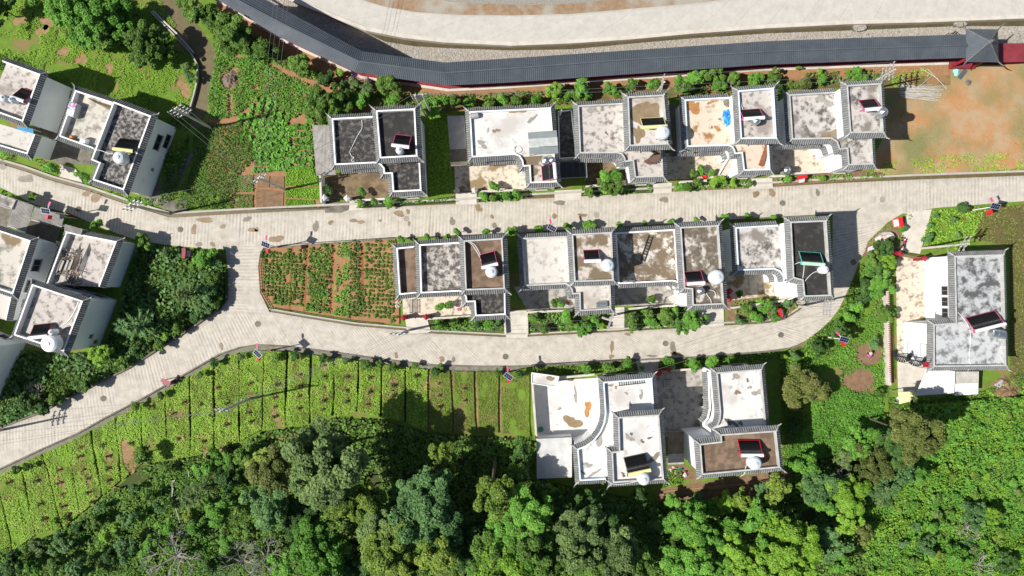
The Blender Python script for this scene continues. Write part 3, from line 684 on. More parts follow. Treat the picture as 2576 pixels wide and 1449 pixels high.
# ---- row between the two streets
G_B = 'white village houses standing between the two streets'
h = house('village_house', 'white house with a narrow side roof next to the red soil crop plot', '11', (2000, 1200), G_B)
block(h, '11', [(1410, 1045), (1596, 1026, 'n'), (1622, 1500), (1440, 1520)], 6.5, 'deck_brown', drop=.9)
block(h, '11', [(1640, 1010), (2095, 983, 'n'), (2483, 961, 'n'), (2507, 1460), (2512, 1719), (2205, 1734), (2195, 1590), (2112, 1594, 'c'), (2105, 1540, 'c'), (2085, 1500, 'c'), (2045, 1484, 'c'), (1655, 1504)], 7, 'deck_marble_dark', court_z=3.9, drop=.8,
      extra=[('11', [(2110, 1510), (2495, 1490), (2500, 1700), (2220, 1712), (2208, 1575), (2125, 1580)], 'deck_dark')])
block(h, '11', [(2085, 970), (2480, 945), (2505, 1459), (2105, 1474)], 10, 'deck_brown', z0=HD, coat='grey_paint', drop=.8)
h = house('village_house', 'white house with a plain bright roof and a lying steel tank in front', '12', (500, 1200), G_B)
block(h, '12', [(95, 945), (575, 924, 'n'), (973, 903, 'n'), (990, 1380), (1000, 1664), (680, 1684), (675, 1509), (605, 1514, 'c'), (598, 1470, 'c'), (575, 1435, 'c'), (540, 1412, 'c'), (125, 1430)], 7, 'deck_white', court_z=3.9, coat='grey_paint', drop=.5)
block(h, '12', [(600, 905), (1005, 885), (1025, 1375), (625, 1390)], 10, 'deck_stained', z0=HD, coat='grey_paint', drop=.5)
h = house('village_house', 'white house with a ladder on its stained roof half in shadow', '12', (1500, 1200), G_B)
block(h, '12', [(1040, 890), (1640, 856, 'n'), (1740, 856, 'n'), (1760, 1460, 'n'), (1705, 1468, 'c'), (1695, 1430, 'c'), (1665, 1395, 'c'), (1620, 1382, 'c'), (1070, 1410, 'p')], 7, 'deck_grimy_brown', court_z=3.9, drop=.7)
block(h, '12', [(1690, 835), (2080, 815), (2135, 1614), (1815, 1629), (1808, 1464), (1730, 1458)], 10, 'deck_grimy', z0=0, coat='grey_paint', drop=.5)
h = house('village_house', 'white corner house with one black roof and one pale mottled roof', '13', (200, 1100), G_B)
block(h, '13', [(-330, 838), (100, 812, 'n'), (170, 805, 'n'), (210, 1380, 'n'), (155, 1385, 'c'), (150, 1335, 'c'), (115, 1285, 'c'), (60, 1262, 'c'), (-305, 1275)], 7, 'deck_mottled', court_z=3.9, coat='blue_white_paint')
block(h, '13', [(222, 780), (590, 765), (640, 1529), (362, 1539), (345, 1375), (250, 1352)], 10, 'deck_black', z0=0, coat='grey_paint')
# ---- pair with yards beside the striped field
G_C = 'white village houses with yards beside the striped field'
h = house('village_house', 'white house with a sweeping curved tiled eave round its bright yard', '22', (1200, 1400), G_C)
block(h, '22', [(915, 945), (1410, 905), (1432, 1230, 'n'), (1470, 1860, 'n'), (985, 1900, 'n'), (948, 1929), (680, 1944), (655, 1619), (740, 1585), (820, 1529), (880, 1450), (920, 1360), (935, 1260)], 7, 'deck_white_clean', coat='blue_white_paint')
block(h, '22', [(1065, 1299), (1480, 1274), (1530, 1929), (1015, 1964), (1000, 1649), (1075, 1639)], 10, 'deck_white_clean', z0=HD, coat='grey_paint')
h = house('village_house', 'white house with a bright roof and a brown roof beside a shaded yard', '22', (2200, 1300), G_C)
block(h, '22', [(2055, 850), (2510, 815), (2560, 1392, 'n'), (2040, 1425, 'n'), (2000, 1420), (2060, 1380), (2085, 1320), (2090, 1250)], 7, 'deck_white_clean', coat='grey_paint', court_z=None)
block(h, '22', [(1885, 1569), (2100, 1544), (2095, 1474), (2660, 1434), (2700, 1809), (1910, 1884)], 10, 'deck_brown', z0=0, coat='grey_paint')
# lower tiled canopy along the yard
lowp = WT('22', [(1945, 850), (2020, 835), (2030, 1260), (2000, 1360), (1920, 1400), (1905, 1390)], 5.2)
cc = ccw(lowp)
def canopy(root, tile, path, z, reach=.9):
    pts = [TW(tile, *p, z) for p in path]      # outer (left-hand) side tiled
    n = len(pts); back = shift(pts, -.25)
    poly = pts + back[::-1]; fl = ['e'] * (n - 1) + ['n'] * (n + 1)
    ar = sum(poly[i][0] * poly[(i + 1) % len(poly)][1] - poly[(i + 1) % len(poly)][0] * poly[i][1] for i in range(len(poly)))
    if ar < 0:
        m_ = len(poly); poly = poly[::-1]; fl = [fl[(m_ - 2 - j) % m_] for j in range(m_)]
    MB().prism(poly, z - .3, z).build('canopy_beam', M['white_paint'], root)
    eave(root, poly, fl, z, name='canopy_eave', reach=reach)
canopy(h, '22', [(1968, 845), (1982, 1215), (1960, 1310), (1915, 1360)], 3.8, .6)
# ---- detached house
h = house('village_house', 'grey roofed house with a white front terrace above the detached house garden', '23', (2000, 300))
dpts = block(h, '23', [(1875, -324), (2370, -340), (2400, 785), (1665, 795), (1665, 365), (1890, 350)], 7, 'deck_grey', coat='grey_paint', drop=.5, extra=[('23', [(1895, -300), (2350, -315), (2372, 290), (1910, 345)], 'deck_grey_dark')])
# white lower front building
wa, wb = TW('23', 1885, 330, 7), TW('23', 1875, -300, 7)
for t in (.12, .3, .48): window(h, wa, wb, t, 4.8, 1.2, 1.3)
window(h, TW('23', 1665, 780, 7), TW('23', 1665, 380, 7), .35, 4.8, 1.7, 1.3)
window(h, TW('23', 1665, 780, 7), TW('23', 1665, 380, 7), .35, 1.5, 1.7, 1.2)
# ---- tilted houses beside the shaded garden
G_W = 'white village houses set at a slant beside the shaded garden'
h = house('village_house', 'slanted white house with dark red framed solar heater and a blue roof sheet', '00', (250, 1000), G_W)
block(h, '00', [(20, 605), (405, 745), (230, 1225), (-170, 1080, 'n')], 7, 'deck_pink', drop=.9)
block(h, '00', [(-100, 1220, 'n'), (355, 1350), (275, 1552), (-100, 1440, 'n')], 4.6, 'deck_white', drop=.6)
h = house('village_house', 'slanted white house with a cluttered terrace and a dark lichen roof', '10', (1100, 0), G_W)
block(h, '10', [(755, -544), (1130, -424, 'n'), (940, 50), (592, -77)], 6.6, 'deck_marble', drop=.9)
mp_ = block(h, '10', [(1140, -429), (1520, -284), (1245, 465), (928, 362), (995, 195), (915, 160, 'p')], 7.1, 'deck_lichen', drop=.9)
ea, eb = TW('10', 1245, 465, 7.1), TW('10', 1520, -284, 7.1)
window(h, ea, eb, .72, 3.4, 2.2, 1.3); window(h, ea, eb, .78, 1.3, 2.0, 1.2); window(h, ea, eb, .36, 2.4, .35, .35)
h = house('village_house', 'slanted white house with a pile of scrap and sheets on its roof', '10', (900, 1200), G_W)
block(h, '10', [(665, 880), (1175, 980), (1000, 1440, 'n'), (465, 1410)], 5, 'deck_pink', drop=.9)
block(h, '20', [(322, -40), (835, 130), (640, 640), (135, 475)], 8, 'deck_pink', drop=.9)
qa, qb = TW('20', 640, 640, 8), TW('20', 835, 130, 8)
window(h, qa, qb, .25, 3.2, .5, .6); window(h, qa, qb, .12, 1.6, .5, .6)
h = house('village_house', 'slanted white house with a marbled stained roof behind corrugated porch sheets', '10', (150, 1200), G_W)
block(h, '10', [(-120, 830), (308, 971), (130, 1512), (-120, 1430, 'n')], 7.5, 'deck_marble', drop=.8)
la, lb_2 = TW('10', 130, 1512, 7.5), TW('10', 308, 971, 7.5)
window(h, la, lb_2, .55, 4.9, 1.7, 1.4); window(h, la, lb_2, .15, 4.9, 1.7, 1.4)
MB().prism(WT('10', [(300, 1200), (440, 1180), (380, 1370), (270, 1340)], 2.9), 2.7, 2.95).build('porch_roof', M['corrugated_white'], h)
h = house('village_house', 'long blank white gable wall of a house at the garden edge', '20', (0, 800), G_W)
block(h, '20', [(-103, 590), (-386, 1215, 'n'), (-900, 1100, 'n'), (-700, 330)], 7, 'deck_white')
block(h, '20', [(-300, -110, 'n'), (130, 20), (60, 330, 'n'), (-300, 250, 'n')], 5.2, 'deck_white')
window(h, TW('20', 60, 330, 5.2), TW('20', 130, 20, 5.2), .55, 2.6, 1.1, .5)

# ================================================================ SHEDS AND LEAN-TO ROOFS
def sheetroof(root, quad3, m, pitch=.16, amp=.035, name='roof_sheet'):
    a, b, c, d = [np.array(q) for q in quad3]     # ribs run a->d; spread a->b
    L = np.linalg.norm(b - a); n = max(3, int(L / pitch)); vs = []
    for k in range(2 * n + 1):
        t = k / (2 * n); h_ = amp * (1 if k % 2 else -1)
        vs += [tuple(a + (b - a) * t + np.array((0, 0, h_))), tuple(d + (c - d) * t + np.array((0, 0, h_)))]
    fs = [(2 * j, 2 * j + 2, 2 * j + 3, 2 * j + 1) for j in range(2 * n)]
    if np.cross(np.array(vs[2]) - np.array(vs[0]), np.array(vs[1]) - np.array(vs[0]))[2] < 0: fs = [tuple(reversed(f)) for f in fs]
    return MB().add(vs, fs).build(name, M[m], root)
def shed(name, label, tile, quad, z, mats, cuts=1, tilt=.25, along_ab=True, group=None, posts=True, base=0.0):
    q = [TW(tile, *p, z) for p in quad]; cx = sum(p[0] for p in q) / 4; cy = sum(p[1] for p in q) / 4
    r = thing(name, (cx, cy, base), label, 'shed roof', group)
    zz = [z, z, z - tilt, z - tilt]; Q = [np.array((*q[i], zz[i])) for i in range(4)]
    for k in range(cuts):
        t0, t1 = k / cuts, (k + 1) / cuts + (.01 if k < cuts - 1 else 0)
        a = Q[0] + (Q[3] - Q[0]) * t0; b = Q[1] + (Q[2] - Q[1]) * t0; c = Q[1] + (Q[2] - Q[1]) * t1; d = Q[0] + (Q[3] - Q[0]) * t1
        up = np.array((0, 0, .05 * (cuts - k)))
        sheetroof(r, [a + up, b + up, c + up, d + up], mats[k % len(mats)])
    if posts:
        for i in range(4):
            x, y = q[i][0] * .93 + cx * .07, q[i][1] * .93 + cy * .07
            MB().box((x, y, (base + zz[i]) / 2), (.1, .1, zz[i] - base)).build('post', M['galvanised'], r)
    for i, j in ((0, 1), (3, 2)):
        MB().bar((Q[i][0], Q[i][1], Q[i][2] - .08), (Q[j][0], Q[j][1], Q[j][2] - .08), .07, .1).build('purlin', M['galvanised'], r)
    return r
shed('lean_to_shed', 'pale corrugated lean-to against the house by the vegetable plot', '11', [(570, -189), (745, -185), (800, 300), (603, 312)], 3.2, ['corrugated'], 3)
shed('lean_to_shed', 'weathered corrugated lean-to beside the broad bright-roofed house', '11', [(1925, -280), (2095, -285), (2125, 205), (1960, 215)], 3.2, ['corrugated', 'corrugated', 'corrugated_brown'], 3)
shed('lean_to_shed', 'narrow dark corrugated roof in the gap by the pale blue trimmed house', '12', [(1565, -395), (1640, -395), (1665, 120), (1590, 125)], 3.0, ['corrugated_brown'], 3)
shed('lean_to_shed', 'bright white corrugated shed roof beside the curved eave house', '32', [(245, 68), (602, 52), (606, 460), (250, 474)], 3.0, ['corrugated_white'], 2)
shed('lean_to_shed', 'brown corrugated roof squeezed between the two paired yard houses', '32', [(1565, 0), (1725, -5), (1735, 325), (1575, 330)], 3.2, ['corrugated_brown', 'corrugated_brown', 'corrugated'], 3)
shed('lean_to_shed', 'white sheet roof attached to the grey roofed detached house', '23', [(1600, 800), (1885, 840), (1888, 1060), (1490, 1085)], 3.3, ['corrugated_white'], 1)
shed('lean_to_shed', 'grey translucent sheet roof behind the grey roofed detached house', '23', [(1890, 840), (2120, 840), (2128, 1070), (1890, 1085)], 3.0, ['corrugated', 'corrugated_white'], 2)
shed('lean_to_shed', 'yellowed low sheet roof at the back gate of the detached house', '23', [(1310, 1050), (1490, 1040), (1490, 1130), (1330, 1170)], 2.2, ['yellow_enamel'], 1)
shed('lean_to_shed', 'weathered corrugated porch roof beside the street behind the marbled roof', '10', [(175, 560), (345, 620), (265, 890), (60, 820)], 3.0, ['corrugated'], 2)
shed('lean_to_shed', 'weathered corrugated porch roof under the red street lamp', '10', [(350, 635), (650, 730), (610, 830), (300, 760)], 3.2, ['corrugated'], 1)
shed('lean_to_shed', 'dark corrugated porch roof between the marbled roof and the scrap pile roof', '10', [(300, 770), (610, 840), (545, 1000), (240, 900)], 3.0, ['corrugated_brown'], 1)
shed('lean_to_shed', 'small yellowed corrugated sheet laid across the parapet corner by the scrap pile', '10', [(655, 810), (835, 860), (815, 915), (645, 875)], 5.2, ['corrugated'], 1, .05, base=4.1)
def slabroof(name, label, tile, poly, z, m, cat='shed', edge='concrete', base=0):
    q = WT(tile, poly, z); cx = sum(p[0] for p in q) / len(q); cy = sum(p[1] for p in q) / len(q)
    r = thing(name, (cx, cy, 0), label, cat)
    MB().prism(offset(ccw(q), -.25), 0, z - .18).build('wall', M['wall_plaster'], r)
    MB().prism(q, z - .18, z, bottom=True).build('roof_slab', M[m], r)
    o = ccw(q); inn = offset(o, -.12); n = len(o)
    for i in range(n):
        j = (i + 1) % n
        MB().add([(*o[i], z), (*o[j], z), (*inn[j], z), (*inn[i], z), (*o[i], z + .12), (*o[j], z + .12), (*inn[j], z + .12), (*inn[i], z + .12)],
                 [(0, 1, 5, 4), (2, 3, 7, 6), (4, 5, 6, 7)]).build('rim', M[edge], r)
    return r
slabroof('flat_shed', 'low black flat roof in the gap beside the glazed hatch house', '12', [(462, -330), (600, -345), (645, 140), (475, 150)], 3.2, 'deck_dark', edge='white_paint')
r = slabroof('gatehouse', 'small white slab-roofed gatehouse at the corner of the bright yard', '22', [(195, 848), (475, 888), (448, 1000), (193, 962)], 3.0, 'yard_white', 'gatehouse', 'white_paint')
c = TW('22', 385, 908, 3); MB().sheet(blob(c[0], c[1], .55, .38, -.1, 16, .3, 9), 3.006).build('rain_stain', M['stain_brown'], r)
r = slabroof('flat_shed', 'small flat-roofed outbuilding at the street end of the slanted houses', '10', [(-60, 480), (165, 565), (120, 660), (-80, 600)], 3.2, 'deck_mottled')
# glazed hatch on the bright roof
gz = 7.9; q = [TW('02', *p, gz) for p in ((160, 1335), (448, 1312), (466, 1545), (175, 1555))]
r = thing('roof_hatch', (sum(p[0] for p in q) / 4, sum(p[1] for p in q) / 4, 6.55), 'grey metal roof canopy with a translucent middle on the bright flat roof', 'canopy')
Q = [np.array((*p, gz)) for p in q]
for t0, t1, m_ in ((0, .3, 'grey_sheet'), (.31, .68, 'clear_sheet'), (.69, 1, 'grey_sheet')):
    mat('grey_sheet', (.24, .27, .27), (.2, .23, .23), 1, .4); mat('clear_sheet', (.5, .52, .5), (.38, .4, .38), 2, .3)
    a = Q[0] + (Q[3] - Q[0]) * t0; b = Q[1] + (Q[2] - Q[1]) * t0; c = Q[1] + (Q[2] - Q[1]) * t1; d = Q[0] + (Q[3] - Q[0]) * t1
    up = np.array((0, 0, .3 - abs((t0 + t1) / 2 - .5) * .5)); sheetroof(r, [d + up, a + up, b + up, c + up], m_, .22, .02)
for i in range(4): MB().box((q[i][0] * .94 + r.location[0] * .06, q[i][1] * .94 + r.location[1] * .06, 7.2), (.08, .08, 1.4)).build('post', M['galvanised'], r)
# dark glazed canopy over the drive
gz = 3.2; q = [TW('12', *p, gz) for p in ((482, 182), (745, 168), (755, 330), (486, 342))]
r = thing('carport', (sum(p[0] for p in q) / 4, sum(p[1] for p in q) / 4, 0), 'dark glazed carport roof in front of the low black shed', 'carport')
for k in range(4):
    a = np.array((*q[0], gz)); b = np.array((*q[1], gz)); c = np.array((*q[2], gz)); d = np.array((*q[3], gz))
    p0, p1, p2, p3 = a + (b - a) * k / 4, a + (b - a) * (k + .97) / 4, d + (c - d) * (k + .97) / 4, d + (c - d) * k / 4
    MB().add([tuple(p) for p in (p0, p1, p2, p3)] + [tuple(p - np.array((0, 0, .02))) for p in (p0, p1, p2, p3)], [(3, 2, 1, 0), (4, 5, 6, 7), (0, 1, 5, 4), (1, 2, 6, 5), (2, 3, 7, 6), (3, 0, 4, 7)]).build('pane', mat('tinted_panel', (.03, .034, .037), rough=.4), r)
for i in range(4):
    MB().bar((*q[i], gz - .06), (*q[(i + 1) % 4], gz - .06), .08, .1).build('beam', M['galvanised'], r)
    MB().box((*q[i], gz / 2), (.1, .1, gz)).build('post', M['galvanised'], r)

# ================================================================ YARDS, WALLS, GATES
def yard(tile, poly, m, z=.12):
    MB().prism(WT(tile, poly, z), 0, z).build('courtyard', M[m], kind='structure')
yard('11', [(680, 290), (1400, 290), (1400, 550), (685, 550)], 'yard_wet')
yard('12', [(-580, 190), (200, 190), (160, 470), (-575, 470)], 'yard_pale')
yard('12', [(735, 160), (1250, 160), (1250, 410), (745, 425)], 'yard_wet')
yard('12', [(1540, 90), (2400, 80), (2400, 330), (1550, 360)], 'yard_pale')
yard('13', [(20, 0), (800, 0), (860, 270), (30, 300)], 'yard_pale')
yard('21', [(1475, 60), (2230, 60), (2230, 290), (1480, 290)], 'yard_pale')
yard('22', [(10, -20), (700, -40), (690, 215), (160, 235)], 'yard_grey')
yard('22', [(1010, -40), (1800, -60), (1800, 170), (1060, 180)], 'yard_grey')
yard('13', [(-440, 1290), (370, 1290), (370, 1610), (-400, 1640)], 'yard_pale')
yard('22', [(215, 940), (960, 900), (960, 1560), (250, 1540)], 'yard_white')
yard('22', [(1400, 840), (2060, 810), (2060, 1480), (1430, 1500)], 'yard_grey')
yard('13', [(1290, 1130), (1660, 1150), (1680, 2040), (1300, 2080)], 'yard_pale', .1)
def drive(tile, poly, m='concrete_pale', z=.17): MB().prism(WT(tile, poly, z), 0, z).build('driveway', M[m], kind='structure')
drive('11', [(690, 590), (935, 575), (930, 665), (860, 690), (695, 692)], 'concrete_dark'); drive('11', [(940, 585), (990, 585), (1085, 660), (935, 668)])
drive('11', [(2010, 480), (2220, 475), (2220, 605), (2010, 612)]); drive('12', [(428, 470), (705, 455), (690, 560), (430, 580)])
drive('12', [(1420, 400), (1612, 390), (1605, 490), (1420, 500)]); drive('12', [(2390, 350), (2620, 340), (2625, 450), (2390, 450)])
drive('21', [(1500, 300), (1720, 300), (1760, 440), (1640, 470), (1520, 440)]); drive('22', [(-55, 230), (150, 225), (158, 500), (-60, 500)]); drive('22', [(1000, 200), (1130, 190), (1130, 420), (960, 430)])
drive('22', [(1240, 720), (1490, 705), (1460, 860), (1280, 860)], 'concrete'); drive('13', [(1395, 690), (1650, 655), (1530, 1105), (1380, 1085), (1340, 950)])
drive('22', [(1860, 200), (2130, 190), (2135, 375), (1900, 400)])
drive('10', [(600, 200), (760, 250), (830, 390), (600, 330)], 'concrete_pale'); drive('10', [(1640, 580), (1880, 560), (1880, 690), (1640, 660)], 'concrete_dark')
drive('10', [(480, -110), (640, -60), (930, 60), (905, 210), (540, 195)], 'concrete_dark', .06); drive('00', [(470, 760), (760, 900), (600, 1400), (330, 1320)], 'concrete_dark', .05)
drive('10', [(-60, 600), (190, 650), (60, 920), (-60, 900)], 'concrete_dark', .05); drive('10', [(300, 930), (660, 990), (520, 1480), (130, 1560)], 'concrete_dark', .05)
drive('23', [(1300, 615), (1680, 600), (1620, 830), (1500, 1090), (1310, 1060)], 'concrete_pale', .06); drive('10', [(-60, 1500), (330, 1500), (260, 1800), (-60, 1760)], 'concrete_dark', .05)
# house plinth pavings seen between walls
drive('10', [(1420, 560), (1960, 40), (2000, 40), (1650, 640)], 'concrete_dark', .05)

def wallrun(label, tile, path, h, th=.22, m='white_paint', name='yard_wall', cap='concrete_pale', z0=0):
    pts = [TW(tile, *p, h) for p in path]; r = thing(name, (*pts[0], 0), label, 'wall')
    for i in range(len(pts) - 1):
        MB().bar((*pts[i], (h + z0) / 2), (*pts[i + 1], (h + z0) / 2), th, h - z0).build('panel', M[m], r)
        MB().bar((*pts[i], h + .03), (*pts[i + 1], h + .03), th + .08, .06).build('coping', M[cap], r)
    return r
wallrun('white wall beside the wet brown yard next to the bright grass', '11', [(645, 315), (655, 590)], 2.2)
wallrun('low white wall with fence in front of the black-roofed house', '11', [(945, 572), (1340, 550)], 1.0, m='grey_paint')
wallrun('low grey yard wall in front of the bright-roofed house', '12', [(-350, 480), (120, 462)], 1.0, m='grey_paint')
wallrun('low yard wall in front of the spiral stair house', '12', [(745, 425), (1190, 400)], 1.2, m='grey_paint')
wallrun('low white wall with balusters before the rusty-roofed house', '12', [(1690, 385), (1960, 368)], 1.0)
wallrun('grey yard wall in front of the end house by the red sign', '13', [(30, 325), (180, 322), (230, 300), (740, 272)], 1.3, m='grey_paint')
wallrun('yard wall with iron rail in front of the narrow side roof house', '21', [(1725, 310), (2160, 285)], 1.0, m='grey_paint')
wallrun('low yard wall before the lying steel tank house', '22', [(160, 245), (610, 225)], 1.2, m='grey_paint')
wallrun('beige yard wall in front of the ladder roof house', '22', [(1180, 210), (1560, 180), (1790, 175)], 1.1, m='concrete_pale')
wallrun('beige low garden wall of the corner house', '13', [(-360, 1650), (60, 1590), (200, 1570)], 1.1, m='concrete_pale')
wallrun('white wall along the field side of the bright yard', '22', [(205, 965), (245, 1515)], 2.3)
wallrun('grey wall along the street side of the bright yard', '22', [(470, 905), (830, 870)], 1.6, m='grey_paint')
wallrun('white wall closing the wood end of the bright yard', '22', [(250, 1520), (600, 1500)], 2.0)
wallrun('beige wall on the garden side of the detached house', '23', [(1205, 30), (1215, 560), (1225, 980)], 1.2, m='concrete_pale', th=.35)
wallrun('grey low wall on the street edge of the shaded yard', '22', [(1500, 840), (1900, 810)], 1.2, m='red_paint')
wallrun('concrete strip wall along the ditch behind the slanted houses', '00', [(1520, 120), (1760, 360), (1920, 530), (1985, 650), (1985, 800), (1950, 950), (1890, 1160)], .5, .12, 'concrete', 'ditch_wall', 'concrete')
wallrun('second thin rim of the ditch behind the slanted houses', '00', [(1540, 110), (1790, 350), (1950, 530)], .35, .15, 'concrete', 'ditch_wall')
wallrun('garden wall between the two rows at the lying tank house', '22', [(150, 240), (155, 470)], .6, .2, 'concrete')
wallrun('garden kerb wall below the narrow side roof house', '21', [(2500, 300), (2510, 460)], .9, .2, 'concrete_dark')

def gate(label, tile, p0, p1, h=2.0, post='white_paint', bars='iron', z0=.15, roofed=False):
    a, b = TW(tile, *p0, h), TW(tile, *p1, h); r = thing('gate', ((a[0] + b[0]) / 2, (a[1] + b[1]) / 2, 0), label, 'gate')
    for p in (a, b):
        MB().box((*p, h / 2), (.55, .55, h)).build('post', M[post], r)
        MB().lathe((*p, h), [(.5, 0), (.5, .06), (.05, .35)], 4).build('post_cap', M[post], r)
    n = 14
    for k in range(1, n):
        x, y = a[0] + (b[0] - a[0]) * k / n, a[1] + (b[1] - a[1]) * k / n
        MB().box((x, y, z0 + h * .42), (.045, .045, h * .84)).build('bar', M[bars], r)
    for zz in (z0 + .2, h * .8): MB().bar((*a, zz), (*b, zz), .05, .06).build('rail', M[bars], r)
gate('white-posted iron gate of the wet brown yard', '11', (685, 540), (915, 545))
gate('iron gate between pink posts before the bright-roofed house', '11', (2020, 470), (2200, 465), 1.6, 'concrete_pale')
gate('dark red posted gate at the narrow side roof house', '21', (1485, 300), (1712, 292), 1.8, 'red_paint', 'red_paint')
gate('red posted gate of the detached house beside the motorcycle', '13', (1330, 1100), (1580, 1150), 2.6, 'red_paint', 'wood')
gate('red lattice gate of the shaded yard', '22', (1480, 860), (1580, 820), 2.0, 'red_paint', 'red_paint')
gate('red capped gate post pair at the corner house yard', '22', (2185, 110), (2190, 30), 1.8, 'red_paint', 'iron')
def fence(label, tile, path, h=.9, step=.42, m='iron', name='fence', cat='fence', z0=.3):
    pts = [TW(tile, *p, h) for p in path]; r = thing(name, (*pts[0], 0), label, cat)
    me = MB().box((0, 0, 0), (.06, .06, h - z0)).mesh('picket', M[m])
    for x, y in along(pts, step): link(me, 'picket', r, (x - pts[0][0], y - pts[0][1], z0 + (h - z0) / 2))
    for zz in (h * .55, h * .9):
        mb = MB()
        for i in range(len(pts) - 1): mb.bar((*pts[i], zz), (*pts[i + 1], zz), .05, .05)
        mb.build('rail', M[m], r)
fence('dark picket fence below the vegetable plot along the street', '11', [(0, 655), (300, 648), (690, 640)])
fence('dark picket fence before the black-roofed house garden', '11', [(1000, 640), (1500, 610), (2005, 575)])
fence('dark picket fence round the red soil crop plot at the fork', '11', [(230, 1022), (95, 1050), (40, 1110), (22, 1230), (40, 1500), (140, 1670)], .8)
fence('dark picket fence along the street side of the red soil crop plot', '11', [(240, 1018), (700, 985), (1380, 940)], .8)
fence('dark picket fence below the red soil crop plot', '21', [(150, 205), (500, 262), (900, 325), (1250, 368)], .8)
fence('iron picket fence curving round the shaded wedge garden at the fork', '10', [(2140, 1065), (2230, 1140), (2280, 1230), (2285, 1449), (2280, 1560), (2215, 1660)], .8)
fence('picket fence between the field-side street and the yards of the paired yard houses', '22', [(180, 780), (600, 755), (1240, 718)], .8)
fence('red railing on the garden side of the detached house', '23', [(1225, 40), (1235, 560), (1250, 960)], 1.9, .3, 'red_paint', z0=1.2)
# fence gate panel lying in the yard
p = TW('21', 1590, 185, .2); r = local('steel_rack', (*p, .12), 'dark barred steel rack lying in the yard of the narrow side roof house', 'rack')
for k in range(12): MB().box((0, -.95 + k * .172, .35), (1.1, .04, .04)).build('bar', M['iron'], r)
for s in (-1, 1): MB().box((s * .55, 0, .35), (.06, 2.0, .06)).build('side_rail', M['iron'], r)
for s in (-1, 1):
    for q in (-1, 1): MB().box((s * .5, q * .9, .17), (.06, .06, .34)).build('leg', M['iron'], r)
# outdoor stairs (white) climbing in the yards
def stairs(label, tile, p0, p1, w, z1, n=14):
    a = Vector((*TW(tile, *p0, .1), .12)); b = Vector((*TW(tile, *p1, z1), z1)); r = thing('outdoor_stair', (a.x, a.y, 0), label, 'stair')
    d = Vector((b.x - a.x, b.y - a.y, 0)); L = d.length; d.normalize(); s = Vector((-d.y, d.x, 0)); rz = math.atan2(d.y, d.x)
    for k in range(n):
        c = a + d * (L * (k + .5) / n); zt = .12 + (z1 - .12) * (k + 1) / n
        MB().box((c.x, c.y, (zt + max(0, zt - .6)) / 2), (L / n + .01, w, min(.6, zt)), rz).build('step', M['concrete_pale'], r)
    for q in (-1, 1):
        o = s * q * (w / 2 + .08)
        MB().add([tuple(a + o + Vector((0, 0, -.1))), tuple(b + o + Vector((0, 0, -.7))), tuple(b + o + Vector((0, 0, .6))), tuple(a + o + Vector((0, 0, .7)))] +
                 [tuple(a + o * 1.2 + Vector((0, 0, -.1))), tuple(b + o * 1.2 + Vector((0, 0, -.7))), tuple(b + o * 1.2 + Vector((0, 0, .6))), tuple(a + o * 1.2 + Vector((0, 0, .7)))],
                 [(0, 1, 2, 3), (7, 6, 5, 4), (3, 2, 6, 7), (0, 3, 7, 4), (1, 5, 6, 2)]).build('balustrade', M['white_paint'], r)
stairs('white outdoor stair in the plant-filled yard of the rusty-roofed house', '12', (2110, 330), (2225, 140), 1.0, 3.6)
stairs('white outdoor stair in the yard of the mottled end house', '13', (600, 270), (720, 80), 1.0, 3.6)
stairs('white outdoor stair in the yard of the ladder roof house', '22', (1590, 130), (1760, 60), .9, 3.4)
stairs('white outdoor stair in the yard of the corner house', '13', (100, 1555), (310, 1470), 1.0, 3.6)
# ================================================================ SOLAR HEATERS AND TANKS
def heater(label, tile, x, y, z, w, l, rot, frame, bar, n=18):
    """Panel centre seen at (x, y); tank bar on the high side (-y locally)."""
    p = TW(tile, x, y, z + .9); r = local('solar_water_heater', (p[0], p[1], z), label, 'solar heater', 'solar water heaters on the flat roofs', R(rot))
    hi, lo = 1.45, .3
    pan = MB()
    for k in range(n):
        xx = -w / 2 + w * (k + .5) / n
        pan.tube([(xx, l / 2, lo), (xx, -l / 2, hi)], w / n * .36, 6)
    pan.build('tube_array', M['black_tube'], r, smooth=True)
    MB().add([(-w / 2, l / 2, lo - .1), (w / 2, l / 2, lo - .1), (w / 2, -l / 2, hi - .1), (-w / 2, -l / 2, hi - .1)], [(0, 3, 2, 1), (0, 1, 2, 3)][:1]).build('back_sheet', M['iron'], r)
    for s in (-1, 1):
        MB().bar((s * (w / 2 + .05), l / 2, lo), (s * (w / 2 + .05), -l / 2, hi), .05, .1).build('side_rail', M[frame], r)
        MB().bar((s * w / 2, -l / 2, 0), (s * w / 2, -l / 2, hi), .06, .06).build('leg', M[frame], r)
        MB().bar((s * w / 2, l / 2, 0), (s * w / 2, l / 2, lo), .06, .06).build('leg', M[frame], r)
    MB().bar((-w / 2, l / 2, lo), (w / 2, l / 2, lo), .06, .08).build('foot_rail', M[frame], r)
    rt = .24
    MB().tube([(-w / 2 - .12, -l / 2 - .18, hi + .1), (w / 2 + .12, -l / 2 - .18, hi + .1)], rt, 14).build('tank_cylinder', M[bar], r, smooth=False)
    for s in (-1, 1): MB().tube([(s * (w / 2 + .12), -l / 2 - .18, hi + .1), (s * (w / 2 + .2), -l / 2 - .18, hi + .1)], [rt * 1.02, rt * .9], 14).build('end_cap', M[frame], r)
    return r
